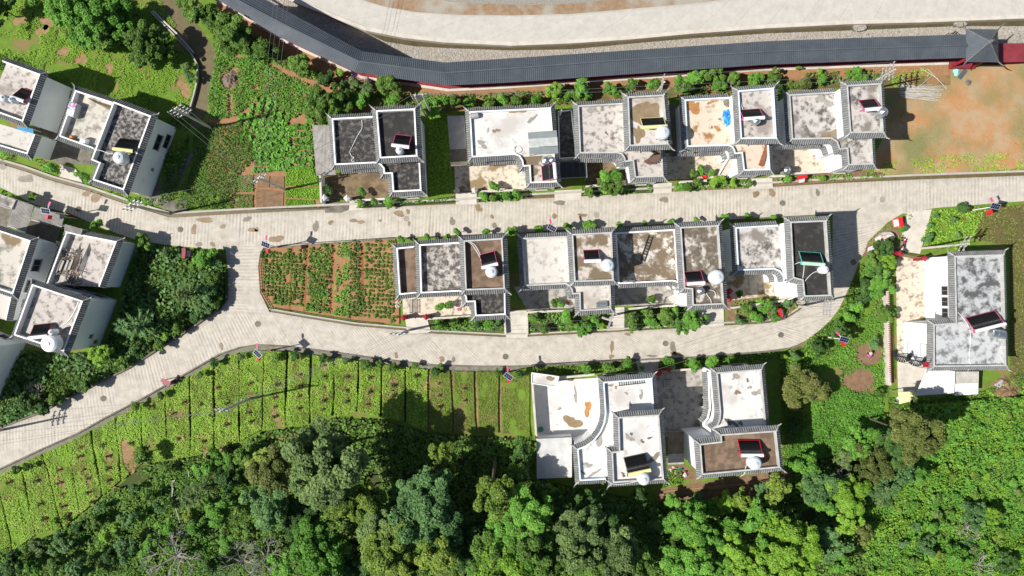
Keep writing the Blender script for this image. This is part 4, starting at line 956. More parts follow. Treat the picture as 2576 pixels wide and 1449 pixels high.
def vtank(label, tile, x, y, z, rad, ht=1.4, stand=.9, m='tank_white', tilt=None):
    p = TW(tile, x, y, z + stand + ht * .8); r = local('water_tank', (p[0], p[1], z), label, 'water tank', 'water tanks on the flat roofs')
    MB().lathe((0, 0, stand), [(rad * .85, 0), (rad, .1), (rad, ht * .42), (rad * 1.03, ht * .45), (rad, ht * .48), (rad, ht * .78), (rad * .8, ht * .9), (rad * .35, ht), (rad * .3, ht)], 22).build('tank_shell', M[m], r, smooth=False)
    MB().lathe((0, 0, stand + ht), [(rad * .28, 0), (rad * .28, .09), (rad * .1, .13)], 14).build('lid', M[m], r)
    for k in range(4):
        a = math.pi / 4 + k * math.pi / 2; MB().bar((rad * .85 * math.cos(a), rad * .85 * math.sin(a), 0), (rad * .75 * math.cos(a), rad * .75 * math.sin(a), stand + .05), .06, .06).build('leg', M['galvanised'], r)
    for k in range(4):
        a = math.pi / 4 + k * math.pi / 2; b = a + math.pi / 2
        MB().bar((rad * .8 * math.cos(a), rad * .8 * math.sin(a), stand * .5), (rad * .8 * math.cos(b), rad * .8 * math.sin(b), stand * .5), .04, .04).build('brace', M['galvanised'], r)
def htank(label, tile, x, y, z, rad, ln, rot, stand=.1, m='steel'):
    p = TW(tile, x, y, z + stand + rad); r = local('water_tank', (p[0], p[1], z), label, 'water tank', None, R(rot))
    pts = [(-ln / 2, 0, 0), (-ln / 2 + .12, 0, 0), (-.2, 0, 0), (-.18, 0, 0), (.18, 0, 0), (.2, 0, 0), (ln / 2 - .12, 0, 0), (ln / 2, 0, 0)]
    MB().tube([(a, b, stand + rad) for a, b, _ in pts], [rad * .7, rad, rad, rad * 1.04, rad * 1.04, rad, rad, rad * .7], 18).build('tank_shell', M[m], r)
    MB().tube([(ln / 2, 0, stand + rad), (ln / 2 + .08, 0, stand + rad)], rad * .35, 12).build('lid', M['steel'], r)
    for s in (-1, 1): MB().box((s * ln * .3, 0, stand / 2 + rad * .2), (.1, rad * 1.6, stand + rad * .4)).build('cradle', M['galvanised'], r)
DK1, DK2 = 6.42, 9.42
heater('dark red framed solar heater on the slanted roof above the blue sheet', '00', 235, 945, 6.1, 1.7, 1.5, -20, 'dark_red_plastic', 'white_enamel')
vtank('white domed tank beside the dark red framed heater on the slanted roof', '00', 30, 985, 6.1, .5); vtank('smaller white tank standing between heater and domed tank on the slanted roof', '00', 112, 1003, 6.1, .36, 1.3)
heater('yellow-barred solar heater on the dark lichen roof', '10', 1275, 0, 6.2, 2.5, 1.5, -7, 'iron', 'yellow_enamel'); vtank('big white domed tank on the dark lichen roof', '10', 1195, 135, 6.2, .82, 1.5)
heater('pink-edged solar heater with white bar on the black roof', '11', 1470, -40, 9.4, 2.0, 1.5, -7, 'pink_plastic', 'white_enamel'); vtank('white open-topped tank on a stand on the black roof', '11', 1440, 62, 9.4, .46, 1.1)
heater('pink-framed solar heater turned sideways beside two steel tanks', '12', 360, 285, DK1, 1.9, 1.5, 95, 'pink_plastic', 'white_enamel')
vtank('larger steel domed tank of a pair on the stained roof corner', '12', 340, 165, DK1, .55, 1.2, .6, 'steel'); vtank('smaller steel domed tank of a pair on the stained roof corner', '12', 406, 160, DK1, .42, 1.1, .6, 'steel')
heater('wide solar heater with pale yellow bar on the brown-stained tower roof', '12', 1420, -225, 9.4, 2.9, 1.3, 3, 'yellow_enamel', 'yellow_enamel', 24); vtank('big grey-white tank on the brown-stained tower roof', '12', 1522, -118, 9.4, .86, 1.5, .9)
heater('pink-footed solar heater with white bar next to the blue tarp house tower wall', '12', 2410, -310, DK2, 2.5, 1.3, 4, 'pink_plastic', 'white_enamel'); vtank('small steel tank behind the heater on the pale blue trimmed tower', '12', 2462, -235, DK2, .5, 1.1, .7, 'steel')
heater('solar heater with pink feet on the end house tower by the bare lot', '13', 1020, -405, DK2, 2.0, 1.4, 6, 'pink_plastic', 'white_enamel'); vtank('steel tank leaning over the eave of the end house by the bare lot', '13', 1165, -325, DK2, .6, 1.5, .9, 'steel')
heater('pink-edged heater on the brown tower roof of the house by the crop plot', '11', 2335, 1155, 9.2, 1.9, 1.6, 14, 'pink_plastic', 'white_enamel'); vtank('white domed tank on the brown tower roof of the house by the crop plot', '11', 2368, 1285, 9.2, .76)
heater('pink-footed heater on the stained tower between the bright roof and the ladder roof', '12', 800, 1115, 9.5, 1.9, 1.3, 2, 'pink_plastic', 'white_enamel'); vtank('large white tank on the stained tower beside the ladder roof', '12', 965, 1220, 9.5, .82, 1.5, 1.1)
heater('pink-framed heater on the long stained tower roof', '12', 1830, 1335, 9.5, 2.1, 1.4, 4, 'pink_plastic', 'white_enamel'); vtank('largest white tank on the long stained tower roof', '12', 2065, 1340, 9.5, .92, 1.5, .9)
vtank('small steel tank at the front of the long stained tower roof', '22', 1900, 30, 9.5, .5, 1.0, .5, 'steel')
heater('turquoise-framed heater with green bar on the black corner roof', '13', 435, 1140, 9.4, 2.7, 1.4, -4, 'teal_plastic', 'green_enamel', 22); vtank('white tank on the edge of the black corner roof', '13', 572, 1265, 9.4, .52, 1.4, .9, 'white_enamel')
heater('yellow-barred solar heater on the bright curved eave house tower roof', '32', 1255, 315, DK2, 2.8, 1.7, 12, 'iron', 'yellow_enamel', 22); vtank('grey-white tank on the bright curved eave house tower roof', '32', 1328, 475, DK2, .8, 1.5, .8)
heater('red-framed solar heater with white bar on the brown roof', '32', 2395, 150, DK2, 2.7, 1.5, 0, 'red_plastic', 'white_enamel', 22); vtank('white tank with hoses on the brown roof', '32', 2448, 318, DK2, .85, 1.5, .9)
heater('wide double solar heater with pink frame on the grey detached roof', '23', 2180, 325, 6.52, 4.0, 1.6, 14, 'pink_plastic', 'white_enamel', 30)
htank('steel barrel tank tilted beside the double heater on the grey detached roof', '23', 2310, 460, 6.52, .62, 1.9, -10, .5)
heater('dark red framed solar heater at the roof corner over the garden', '20', 410, 420, 7.1, 2.3, 1.5, 6, 'dark_red_plastic', 'white_enamel'); vtank('big white domed tank overhanging the roof corner above the garden', '20', 492, 560, 7.1, 1.1, 1.7, .9, 'white_enamel'); vtank('small white tank between heater and big domed tank above the garden', '20', 515, 445, 7.1, .4, 1.4, .8, 'white_enamel')
htank('galvanised drum lying in the corner of the broad bright roof', '11', 2195, -285, 6.56, .38, 1.25, 10, .05, 'galvanised')
htank('steel tank lying in its frame on the front roof of the lying tank house', '22', 900, 165, DK1, .4, 1.5, 2, .25); 
vtank('steel tank on the front wall of the mottled end house yard', '13', 190, 262, .1, .55, 1.6, 1.9, 'steel')

# ================================================================ HOSES, LADDERS, ROOF CLUTTER
def hose(label, pts, r=.035, m='white_enamel', name='hose'):
    P = [Vector(p) for p in pts]; out = []
    for i in range(len(P) - 1):          # Catmull-Rom
        p0, p1, p2, p3 = P[max(i - 1, 0)], P[i], P[i + 1], P[min(i + 2, len(P) - 1)]
        for k in range(6):
            t = k / 6; out.append(.5 * ((2 * p1) + (p2 - p0) * t + (2 * p0 - 5 * p1 + 4 * p2 - p3) * t * t + (3 * p1 - p0 - 3 * p2 + p3) * t ** 3))
    out.append(P[-1]); MB().tube(out, r, 6).build(name, M[m], label=label, cat='hose', group='hoses on the flat roofs')
def roofpts(tile, pts, z): return [(*TW(tile, *p, z), z) for p in pts]
hose('grey hose coiled at one end on the black roof terrace', roofpts('11', [(1065, -240), (1065, -160), (1020, -80), (970, 20), (945, 80), (965, 125), (985, 135), (970, 150), (960, 170), (990, 175)], 6.5))
hose('pale hose looping from the tower to the heater by the crop plot', roofpts('11', [(2090, 975), (2160, 1000), (2220, 1080), (2260, 1160), (2285, 1225)], 9.5))
hose('second pale hose running beside the first to the heater by the crop plot', roofpts('11', [(2100, 965), (2190, 1005), (2245, 1090), (2275, 1170)], 9.55))
hose('white hose hanging from the tower to the eave of the pale blue trimmed house', roofpts('12', [(2280, -510), (2300, -440), (2320, -360), (2360, -280), (2470, -230)], 9.6))
hose('pale hose along the black corner roof to the white tank', roofpts('13', [(250, 1215), (360, 1205), (340, 1440), (380, 1370), (450, 1300), (530, 1262)], 9.6))
hose('pale hose crossing the grey detached roof', roofpts('23', [(1900, 235), (1970, 310), (2030, 420), (2035, 560), (2025, 700), (2040, 790), (2010, 830)], 6.6))
hose('ring of hose on the broad bright roof', roofpts('12', [(20, 40), (40, 20), (80, 25), (100, 55), (80, 85), (40, 85), (25, 60), (40, 20)], 6.65), .03, 'concrete')
hose('bundle hose from the white tank over the brown roof eave', roofpts('32', [(2380, 290), (2350, 360), (2340, 420), (2300, 445)], 9.9))
hose('white hose at the foot of the curved eave house tower heater', roofpts('32', [(945, 485), (1030, 525), (1150, 520), (1255, 495), (1270, 480)], 10.05))
hose('pale pipe along the front eave of the long stained tower', roofpts('22', [(2010, 210), (2000, 120), (1960, 60), (1990, 20), (2040, 40), (2055, 100)], 9.7))
hose('hose draped down the slanted roof above the garden', roofpts('20', [(790, 135), (740, 250), (680, 340), (600, 390)], 7.2))
hose('grey pipe from the lichen roof to its tank', roofpts('10', [(940, 55), (1010, 65), (1080, 90), (1140, 100)], 7.3))
def ladder(label, tile, p0, p1, z, w=.55, n=9, z2=None):
    a = Vector((*TW(tile, *p0, z), z)); b = Vector((*TW(tile, *p1, z2 or z), z2 or z)); r = thing('ladder', tuple(a), label, 'ladder')
    d = (b - a); L = d.length; d.normalize(); s = d.cross(Vector((0, 0, 1))).normalized() * w / 2
    for q in (-1, 1): MB().bar(a + s * q, b + s * q, .09, .09).build('rail', M['iron'], r)
    for k in range(n):
        c = a + d * L * (k + .5) / n; MB().bar(c - s, c + s, .07, .07).build('rung', M['iron'], r)
ladder('dark wooden ladder lying across the half-shaded stained roof', '12', (1310, 1180), (1395, 925), DK1 + .05)
ladder('black ladder lying on the bright roof above the curved eave', '22', (1070, 965), (1340, 935), DK1 + .05, .5, 12)
# blue tarp heap
def heap(name, label, cat, tile, x, y, z, rx, ry, h, m, seed, rot=0.0, n=9):
    p = TW(tile, x, y, z); r = random.Random(seed); vs = [(0, 0, h)]; fs = []
    rings = 4
    for i in range(1, rings + 1):
        for k in range(n * 2):
            a = math.pi * k / n; f = i / rings * (1 + r.uniform(-.22, .22)); hh = h * max(0, (1 - (i / rings) ** 1.6)) * r.uniform(.45, 1.25) if i < rings else 0
            vs.append((rx * f * math.cos(a), ry * f * math.sin(a), hh))
    m2 = n * 2
    fs += [(0, 1 + k, 1 + (k + 1) % m2) for k in range(m2)]
    for i in range(rings - 1):
        for k in range(m2): fs.append((1 + i * m2 + k, 1 + (i + 1) * m2 + k, 1 + (i + 1) * m2 + (k + 1) % m2, 1 + i * m2 + (k + 1) % m2))
    o = MB().add(vs, fs).build(name, m if not isinstance(m, str) else M[m]); o.location = (p[0], p[1], z); o.rotation_euler[2] = rot
    return tag(o, label, cat)
mat('tarp_blue', (.02, .16, .5), (.04, .38, .72), 2.2, .45, bump=.8, thr=(.45, .55), c3=(.5, .06, .12), scale3=1.3, thr3=(.66, .7))
heap('tarp', 'crumpled bright blue tarp on the rusty flat roof', 'tarp', '12', 2165, -265, DK1, .6, 1.15, .5, 'tarp_blue', 5)
heap('wire_coil', 'heap of coiled dark wire at the roof corner beside the blue tarp', 'wire', '12', 2165, -410, DK1, .5, .5, .25, 'corrugated_brown', 6)
mat('tarp_sky', (.12, .42, .68), (.2, .52, .75), 2, .5)
shed('roof_sheet_cover', 'sky blue sheet bridging the two slanted roofs', '00', [(175, 1270), (335, 1300), (335, 1345), (175, 1305)], 5.6, ['tarp_sky'], 1, .08, base=4)
# red tile stack on the pale blue trimmed house front roof
r = thing('tile_stack', (*TW('12', 2530, 130, DK1), DK1), 'long stack of red clay tiles on the front roof beside the pale blue parapet', 'tile stack')
brk = MB().box((0, 0, 0), (.55, .17, .35)).mesh('clay_tile', mat('clay_red', (.3, .11, .06), (.21, .08, .045), 4, .9))
a, b = Vector((*TW('12', 2565, 20, DK1), DK1 + .18)), Vector((*TW('12', 2500, 215, DK1), DK1 + .18)); dd = b - a
for k in range(17):
    c = a + dd * k / 16; link(brk, 'clay_tile', r, tuple(c + Vector((random.uniform(-.05, .05), 0, random.uniform(0, .06))) - r.location), (0, random.uniform(-.2, .2), math.atan2(dd.y, dd.x) + math.pi / 2 + random.uniform(-.12, .12)))
# spiral staircase
def spiral(label, tile, x, y, z, rad, n, m, turn=1.1, start=0.0, h=2.6):
    p = TW(tile, x, y, z + h * .6); r = local('spiral_stair', (p[0], p[1], z), label, 'stair')
    MB().tube([(0, 0, 0), (0, 0, h + .6)], .08, 8).build('pole', M['iron'], r)
    for k in range(n):
        a0 = start + turn * 2 * math.pi * k / n; a1 = a0 + turn * 2 * math.pi / n * 1.05; zz = h * (k + 1) / n
        MB().prism([(.08 * math.cos(a0), .08 * math.sin(a0)), (rad * math.cos(a0), rad * math.sin(a0)), (rad * math.cos(a1), rad * math.sin(a1)), (.08 * math.cos(a1), .08 * math.sin(a1))], zz - .06, zz, bottom=True).build('tread', M[m], r)
    MB().tube([(rad * math.cos(start + turn * 2 * math.pi * k / n), rad * math.sin(start + turn * 2 * math.pi * k / n), h * (k + 1) / n + .9) for k in range(n)], .03, 5).build('handrail', M['iron'], r)
mat('stair_brown', (.12, .07, .05), (.18, .11, .08), 3, .8)
spiral('brown spiral stair rising from the front roof to the stained tower', '12', 1415, 110, DK1, 1.1, 22, 'stair_brown', .85, -2.6)
spiral('dark wavy spiral stair against the white front of the detached house', '23', 1350, 690, .1, .85, 18, 'iron', 1.0, 1.0, 3.2); spiral('second dark spiral flight joining the detached house roof terrace', '23', 1490, 730, 3.3, .8, 18, 'iron', 1.0, 1.0, 3.3)
for (x, y, lb_) in ((1600, 770, 'red landing plate where the spiral stair meets the grey detached roof'), ): 
    p = TW('23', x, y, 6.6); r = thing('landing', (*p, 6.4), lb_, 'landing'); MB().box((*p, 6.62), (1.1, .7, .08)).build('plate', M['red_paint'], r); MB().box((p[0], p[1], 6.5), (.9, .1, .2)).build('bracket', M['iron'], r)
# scrap pile on the slanted roof
r = thing('scrap_pile', (*TW('10', 700, 1230, 4.1), 4.1), 'dark pile of boards, rusty sheets and branches on the slanted roof', 'scrap pile')
rr = random.Random(3)
for k in range(8):
    c = TW('10', 560 + 22 * k, 1240 + rr.uniform(-30, 30), 4.6); MB().box((*c, 4.5 + rr.uniform(-.1, .25)), (.26, 1.5, .05), R(-22 + rr.uniform(-4, 4))).build('roofing_sheet', M['corrugated' if k % 2 else 'corrugated_brown'], r)
for k in range(42):
    c = TW('10', rr.uniform(590, 790), rr.uniform(1040, 1390), 4.5); a = rr.uniform(0, 3.1); L = rr.uniform(.5, 1.7); zz = 4.2 + rr.uniform(0, .5)
    MB().bar((c[0] - math.cos(a) * L / 2, c[1] - math.sin(a) * L / 2, zz), (c[0] + math.cos(a) * L / 2, c[1] + math.sin(a) * L / 2, zz + rr.uniform(-.1, .2)), .09, .06).build('board', M['iron' if k % 3 else 'wood'], r)
for k in range(4):
    a, b = TW('10', 690 + 20 * k, 1330, 4.9), TW('10', 800 + 3 * k, 1005 + 20 * k, 5.2); MB().bar((*a, 4.6), (*b, 5.0), .08, .08).build('pole', M['bark'], r)
heap('rubble', 'small heap of broken stones at the wall foot by the narrow side roof house', 'rubble', '21', 1425, 165, .05, .55, .7, .5, 'concrete_pale', 8)
# clutter box on the slanted terrace
p = TW('00', 745, 1110, 6.2); r = local('storage_cabinet', (p[0], p[1], 5.72), 'white topped cabinet with bright boxes on the slanted terrace', 'cabinet', None, R(-18))
MB().box((0, 0, .5), (1.1, 1.9, 1.0)).build('body', M['grey_paint'], r); MB().box((0, .4, 1.06), (1.0, .9, .12)).build('box', mat('box_print', (.1, .2, .6), (.75, .7, .7), 5, .5, thr=(.48, .52), c3=(.6, .05, .08), scale3=4, obj=True), r); MB().box((.05, -.45, 1.04), (.9, .7, .08)).build('top_board', M['white_enamel'], r)
p = TW('00', 730, 1385, 5.8); o = MB().lathe((0, 0, 0), [(.2, 0), (.28, .1), (.3, .35), (.2, .5), (.05, .52)], 14).build('bucket', mat('plastic_orange', (.8, .22, .02), rough=.4)); o.location = (*p, 5.72); tag(o, 'orange plastic bucket on the slanted terrace', 'bucket')
p = TW('00', 860, 1420, 6); r = local('washing_machine', (*p, 5.72), 'white washing machine on the slanted terrace', 'washing machine', None, R(-15)); MB().box((0, 0, .45), (.75, .7, .9)).build('body', M['white_enamel'], r); MB().box((0, .2, .93), (.7, .2, .06)).build('control_panel', M['grey_paint'], r); MB().box((0, -.1, .91), (.6, .4, .03)).build('lid', M['white_enamel'], r)
r = thing('timber_bundle', (*TW('00', 1010, 1030, 5.8), 5.72), 'bundle of old boards and poles along the slanted terrace parapet', 'timber')
for k in range(9):
    a = TW('00', 880 + 10 * k, 985 + 6 * k, 5.9); b = TW('00', 1080 + 6 * k, 1090 + rr.uniform(-20, 20), 5.9); MB().bar((*a, 5.8 + .04 * k), (*b, 5.85 + .03 * k), .1, .06).build('board', M['wood' if k % 2 else 'bark'], r)
for q, (t, x, y, m_, lb_) in enumerate((('12', 1690, 80, 'steel', 'white finial lamp on the roof corner by the narrow dark shed'), ('12', 1440, 90, 'steel', 'small steel light ball over the spiral stair'))):
    p = TW(t, x, y, 7.3); o = MB().lathe((0, 0, 0), [(.05, 0), (.05, .3), (.14, .4), (.14, .55), (.03, .65)], 10).build('roof_lamp', M[m_]); o.location = (*p, 6.95); tag(o, lb_, 'lamp')
# small vents poking through the slab shed
p = TW('02', 490, 1130, 4.5); o = MB().tube([(0, 0, 0), (0, 0, 2.2)], .14, 10).build('vent_pipe', M['white_enamel']); o.location = (*p, 3.2); tag(o, 'white vent pipe on the low black flat roof', 'pipe')

# ================================================================ STREET LAMPS
def lamp(label, tile, panel, head, red, rz):
    zt = 5.2; p = TW(tile, *panel, zt); h_ = TW(tile, *head, zt + .2); q = TW(tile, *red, zt - .6)
    r = thing('street_lamp', (*p, 0), label, 'street lamp', 'solar street lamps')
    MB().tube([(*p, 0), (*p, zt + .3)], [.09, .06], 10).build('pole', M['white_enamel'], r)
    MB().lathe((*p, 0), [(.2, 0), (.2, .06), (.12, .1), (.1, .9)], 10).build('base', M['red_plastic'], r)
    d = Vector((h_[0] - p[0], h_[1] - p[1], 0)); dn = d.normalized()
    MB().tube([(*p, zt - .1), (p[0] + d.x * .6, p[1] + d.y * .6, zt + .2)], .05, 8).build('arm', M['white_enamel'], r)
    MB().box((p[0] + d.x * .85, p[1] + d.y * .85, zt + .22), (.62, .26, .1), math.atan2(d.y, d.x)).build('lamp_head', M['pink_plastic'], r)
    e = Vector((q[0] - p[0], q[1] - p[1], 0)); e = e.normalized() * .75
    MB().box((p[0] + e.x, p[1] + e.y, zt - .7), (.55, .28, .9), math.atan2(e.y, e.x)).build('banner', M['red_plastic'], r)
    # tilted panel with cell grid
    w, l = 1.25, .75; ca, sa = math.cos(rz), math.sin(rz)
    def L(x, y, z): return (p[0] + x * ca - y * sa, p[1] + x * sa + y * ca, z)
    tl = .35
    fr = MB().add([L(-w / 2, -l / 2, zt + .2), L(w / 2, -l / 2, zt + .2), L(w / 2, l / 2, zt + .2 + tl), L(-w / 2, l / 2, zt + .2 + tl)] + [L(-w / 2, -l / 2, zt + .15), L(w / 2, -l / 2, zt + .15), L(w / 2, l / 2, zt + .15 + tl), L(-w / 2, l / 2, zt + .15 + tl)],
                  [(0, 1, 2, 3), (7, 6, 5, 4), (0, 4, 5, 1), (1, 5, 6, 2), (2, 6, 7, 3), (3, 7, 4, 0)]).build('solar_panel', M['galvanised'], r)
    for i in range(4):
        for j in range(2):
            x0, x1 = -w / 2 + .05 + i * .29, -w / 2 + .05 + i * .29 + .27; y0, y1 = -l / 2 + .05 + j * .33, -l / 2 + .05 + j * .33 + .31
            zz = lambda y: zt + .21 + tl * (y + l / 2) / l
            MB().add([L(x0, y0, zz(y0)), L(x1, y0, zz(y0)), L(x1, y1, zz(y1)), L(x0, y1, zz(y1))], [(0, 1, 2, 3)]).build('cell', mat('solar_cell', (.008, .014, .05), rough=.25, spec=.5), fr)
lamp('solar street lamp with red banner above the corrugated porch roofs', '10', (475, 678), (505, 590), (490, 730), R(-10))
lamp('solar street lamp at the corner of the red soil crop plot', '11', (105, 1015), (105, 930), (120, 1070), R(-22))
lamp('solar street lamp between the bright plain roof and the main street', '12', (400, 848), (385, 765), (390, 880), R(-30))
lamp('solar street lamp beside the round shrub on the far main street', '13', (2270, 630), (2245, 550), (2235, 670), R(-12))
lamp('solar street lamp in the garden below the bend of the field-side street', '23', (755, 518), (690, 445), (755, 555), R(-15))
lamp('solar street lamp on the gravel edge near the fork of the field-side street', '21', (25, 660), (10, 565), (25, 715), R(-45))
lamp('solar street lamp beside the field next to the small gatehouse', '21', (2540, 888), (2530, 800), (2540, 940), R(-35))

# ================================================================ POWER POLES AND WIRES
PH = 10.4
def pole(label, tile, x, y, rz, arms=2, double=False, z=PH, zbase=0):
    p = TW(tile, x, y, z); r = local('power_pole', (*p, zbase), label, 'power pole', 'concrete power poles', rz)
    for off in ((-.5, .5) if double else (0,)):
        MB().tube([(off, 0, 0), (off, 0, z + .3)], [.19, .11], 12).build('pole', M['concrete_pale'], r)
    for k in range(arms):
        zz = z - k * .9; a = MB().box((0, .14, zz), (2.2, .1, .1)).build('crossarm', M['galvanised'], r)
        for xx in (-1, -.4, .4, 1): MB().lathe((xx, .14, zz + .05), [(.09, 0), (.05, .08), (.1, .12), (.06, .22), (.03, .26)], 8).build('insulator', M['concrete'], a)
        for s in (-1, 1): MB().bar((s * .8, .14, zz), (0, .1, zz - .55), .05, .05).build('brace', M['galvanised'], r)
    return (p[0], p[1], z, rz)
P = {}
P['nw'] = pole('power pole with many crossarms behind the lichen roof house', '00', 1770, 1100, R(30), 4)
P['w'] = pole('power pole with crossarms at the street bend below the lichen roof house', '10', 1310, 615, R(40), 3)
P['veg'] = pole('power pole at the small brown beds of the vegetable plot', '11', 30, 345, R(40), 2)
P['dbl'] = pole('twin-post power pole behind the black-roofed house', '01', 1640, 960, R(5), 3, True)
P['n2'] = pole('power pole leaning out above the hedge behind the stained tower', '02', 1530, 830, R(80), 2)
P['n3'] = pole('power pole with stacked crossarms beside the bare lot', '03', 1270, 705, R(85), 4)
P['e'] = pole('power pole beside the grey roofed detached house', '13', 2010, 1005, R(60), 2)
P['sf'] = pole('power pole standing in the striped grass field', '20', 2220, 1240, R(-4), 2)
P['mid'] = pole('power pole on the field-side street kerb below the red soil crop plot', '21', 1430, 470, R(2), 3)
P['c'] = pole('power pole in the garden front of the lying steel tank house', '22', 1010, 330, R(70), 2)
P['se'] = pole('power pole at the bend of the field-side street', '23', 640, 205, R(85), 3)
P['sw'] = pole('power pole at the far end of the field-side street', '20', -560, 1590, R(80), 3)
def wires(a, b, n, label, sag=.6, za=0, zb=0, m='iron', r=.016):
    for k in range(n):
        o = (-1, 1, -.4, .4)[k]
        A = Vector((a[0] + math.cos(a[3]) * o, a[1] + math.sin(a[3]) * o, a[2] + .3 + za)); B = Vector((b[0] + math.cos(b[3]) * o, b[1] + math.sin(b[3]) * o, b[2] + .3 + zb))
        pts = [A.lerp(B, t / 10) - Vector((0, 0, sag * 4 * (t / 10) * (1 - t / 10))) for t in range(11)]
        MB().tube(pts, r, 5).build('overhead_wire', mat('wire_grey', (.16, .16, .16), rough=.5), label=label, cat='wire', group=label)
far = lambda x, y, z, rz: (*W((x, y), z), z, rz)
wires(P['nw'], P['veg'], 3, 'overhead wires from the crossarm-laden pole to the vegetable plot pole')
wires(P['veg'], far(715, -60, 11, R(5)), 4, 'overhead wires from the vegetable plot pole over the roofed walk')
wires(P['w'], P['veg'], 2, 'overhead wires from the street bend pole to the vegetable plot pole')
wires(P['sf'], P['mid'], 4, 'overhead wires from the field pole to the field-side street pole')
wires(P['sf'], P['sw'], 3, 'overhead wires from the field pole along the field-side street away from the fork')
wires(P['mid'], P['se'], 2, 'overhead wires from the kerb pole to the pole at the bend')
wires(P['se'], far(1500, 960, 6, R(80)), 2, 'overhead service wires from the bend pole towards the paired yard houses')
wires(P['dbl'], P['n2'], 3, 'overhead wires from the twin-post pole along the hedge')
wires(P['n2'], P['n3'], 3, 'overhead wires along the hedge to the pole by the bare lot')
wires(P['dbl'], P['veg'], 2, 'overhead wires from the twin-post pole over the vegetable plot')
wires(P['se'], P['e'], 2, 'overhead wires from the bend pole to the detached house pole')

# ================================================================ SIGNS, BOULDER, MOTORCYCLES, PEOPLE
def signboard(label, tile, x, y, rz, frame='red_plastic', face=(.35, .62, .55)):
    p = TW(tile, x, y, 1.2); r = local('notice_board', (*p, 0), label, 'notice board', 'small framed notice boards', rz)
    mat('print_' + str(face), face, tuple(min(1, c * 1.7) for c in face), 6, .5, thr=(.45, .55), obj=True)
    w, tl = 1.1, .6
    for s in (-1, 1): MB().bar((s * .6, .3, 0), (s * .6, .3, 1.8), .08, .08).build('post', M[frame], r)
    b = MB().add([(-w / 2, -.35, 1.0), (w / 2, -.35, 1.0), (w / 2, .25, 1.5), (-w / 2, .25, 1.5), (-w / 2, -.35, .94), (w / 2, -.35, .94), (w / 2, .25, 1.44), (-w / 2, .25, 1.44)], [(0, 1, 2, 3), (7, 6, 5, 4), (0, 4, 5, 1), (1, 5, 6, 2), (2, 6, 7, 3), (3, 7, 4, 0)]).build('board', M[frame], r)
    MB().add([(-w / 2 + .12, -.25, 1.087), (w / 2 - .12, -.25, 1.087), (w / 2 - .12, .17, 1.437), (-w / 2 + .12, .17, 1.437)], [(0, 1, 2, 3)]).build('print', M['print_' + str(face)], b)
    MB().box((0, .42, 1.78), (1.4, .5, .06)).build('hood', M[frame], r)
    MB().bar((0, -.3, 0), (0, -.3, .97), .06, .06).build('front_post', M[frame], r)
signboard('red framed notice board in the kerb garden of the mottled end house', '13', 335, 368, R(10)); signboard('red framed notice board on the wedge of garden before the boulder', '13', 1290, 795, R(-80)); signboard('dark red framed notice board by the kerb of the striped field', '20', 1675, 965, R(-25), 'dark_red_plastic', (.12, .16, .12))
signboard('dark red framed notice board in the shaded wedge garden', '10', 1897, 1105, R(85), 'dark_red_plastic', (.3, .3, .28)); signboard('red framed notice board among the shrubs of the corner house garden', '23', 138, 250, R(100))
p = TW('13', 1035, 1055, .9); r = local('notice_board', (*p, 0), 'plain pale pink board on a black stand beside the lane', 'notice board', None, R(25))
MB().add([(-.55, -.35, .75), (.5, -.35, .75), (.6, .35, 1.05), (-.4, .35, 1.05), (-.55, -.35, .7), (.5, -.35, .7), (.6, .35, 1.0), (-.4, .35, 1.0)], [(0, 1, 2, 3), (7, 6, 5, 4), (0, 4, 5, 1), (1, 5, 6, 2), (2, 6, 7, 3), (3, 7, 4, 0)]).build('board', mat('pale_pink', (.75, .62, .66), (.8, .7, .73), 3, .5), r)
for s in (-1, 1): MB().bar((s * .4, .3, 0), (s * .4, .3, 1.0), .06, .06).build('leg', M['iron'], r)
# boulder with carved red characters
def boulder():
    p = TW('13', 1180, 938, .6); bm = bmesh.new(); bmesh.ops.create_icosphere(bm, subdivisions=4, radius=1)
    r_ = random.Random(12); ks = [(Vector((r_.uniform(-1, 1), r_.uniform(-1, 1), r_.uniform(-1, 1))).normalized(), r_.uniform(.78, .95)) for _ in range(16)]
    for v in bm.verts:
        d = v.co.copy()
        for k, h_ in ks:
            t = d.dot(k)
            if t > h_: d -= k * (t - h_)
        d += d.normalized() * (.03 * math.sin(9 * d.x + 3 * d.y) * math.cos(7 * d.y + 5 * d.z))
        v.co = Vector((d.x * 1.45 + .12 * d.y, d.y * .78, max(-.5, min(d.z, .86)) * .95))
    me = bpy.data.meshes.new('stone'); bm.to_mesh(me); bm.free(); me.materials.append(mat('granite', (.5, .48, .45), (.62, .6, .57), 3, .85, bump=.4))
    root = local('inscribed_boulder', (*p, 0), 'large pale boulder with rows of red carved characters beside the lane', 'boulder', None, R(8))
    st = link(me, 'stone', root, (0, 0, .45))
    for i in range(4):
        for j in range(5):       # little strokes, unreadable from the air
            x, y = -.95 + j * .19, .3 - i * .17; g_ = MB(); zz = 1.285
            for s in range(3):
                a = r_.uniform(0, 3.1); g_.box((x + r_.uniform(-.03, .03), y + r_.uniform(-.03, .03), zz + s * .003), (.1, .028, .02), a)
            g_.build('carved_character', mat('carved_red', (.5, .12, .1), rough=.7), root)
boulder()
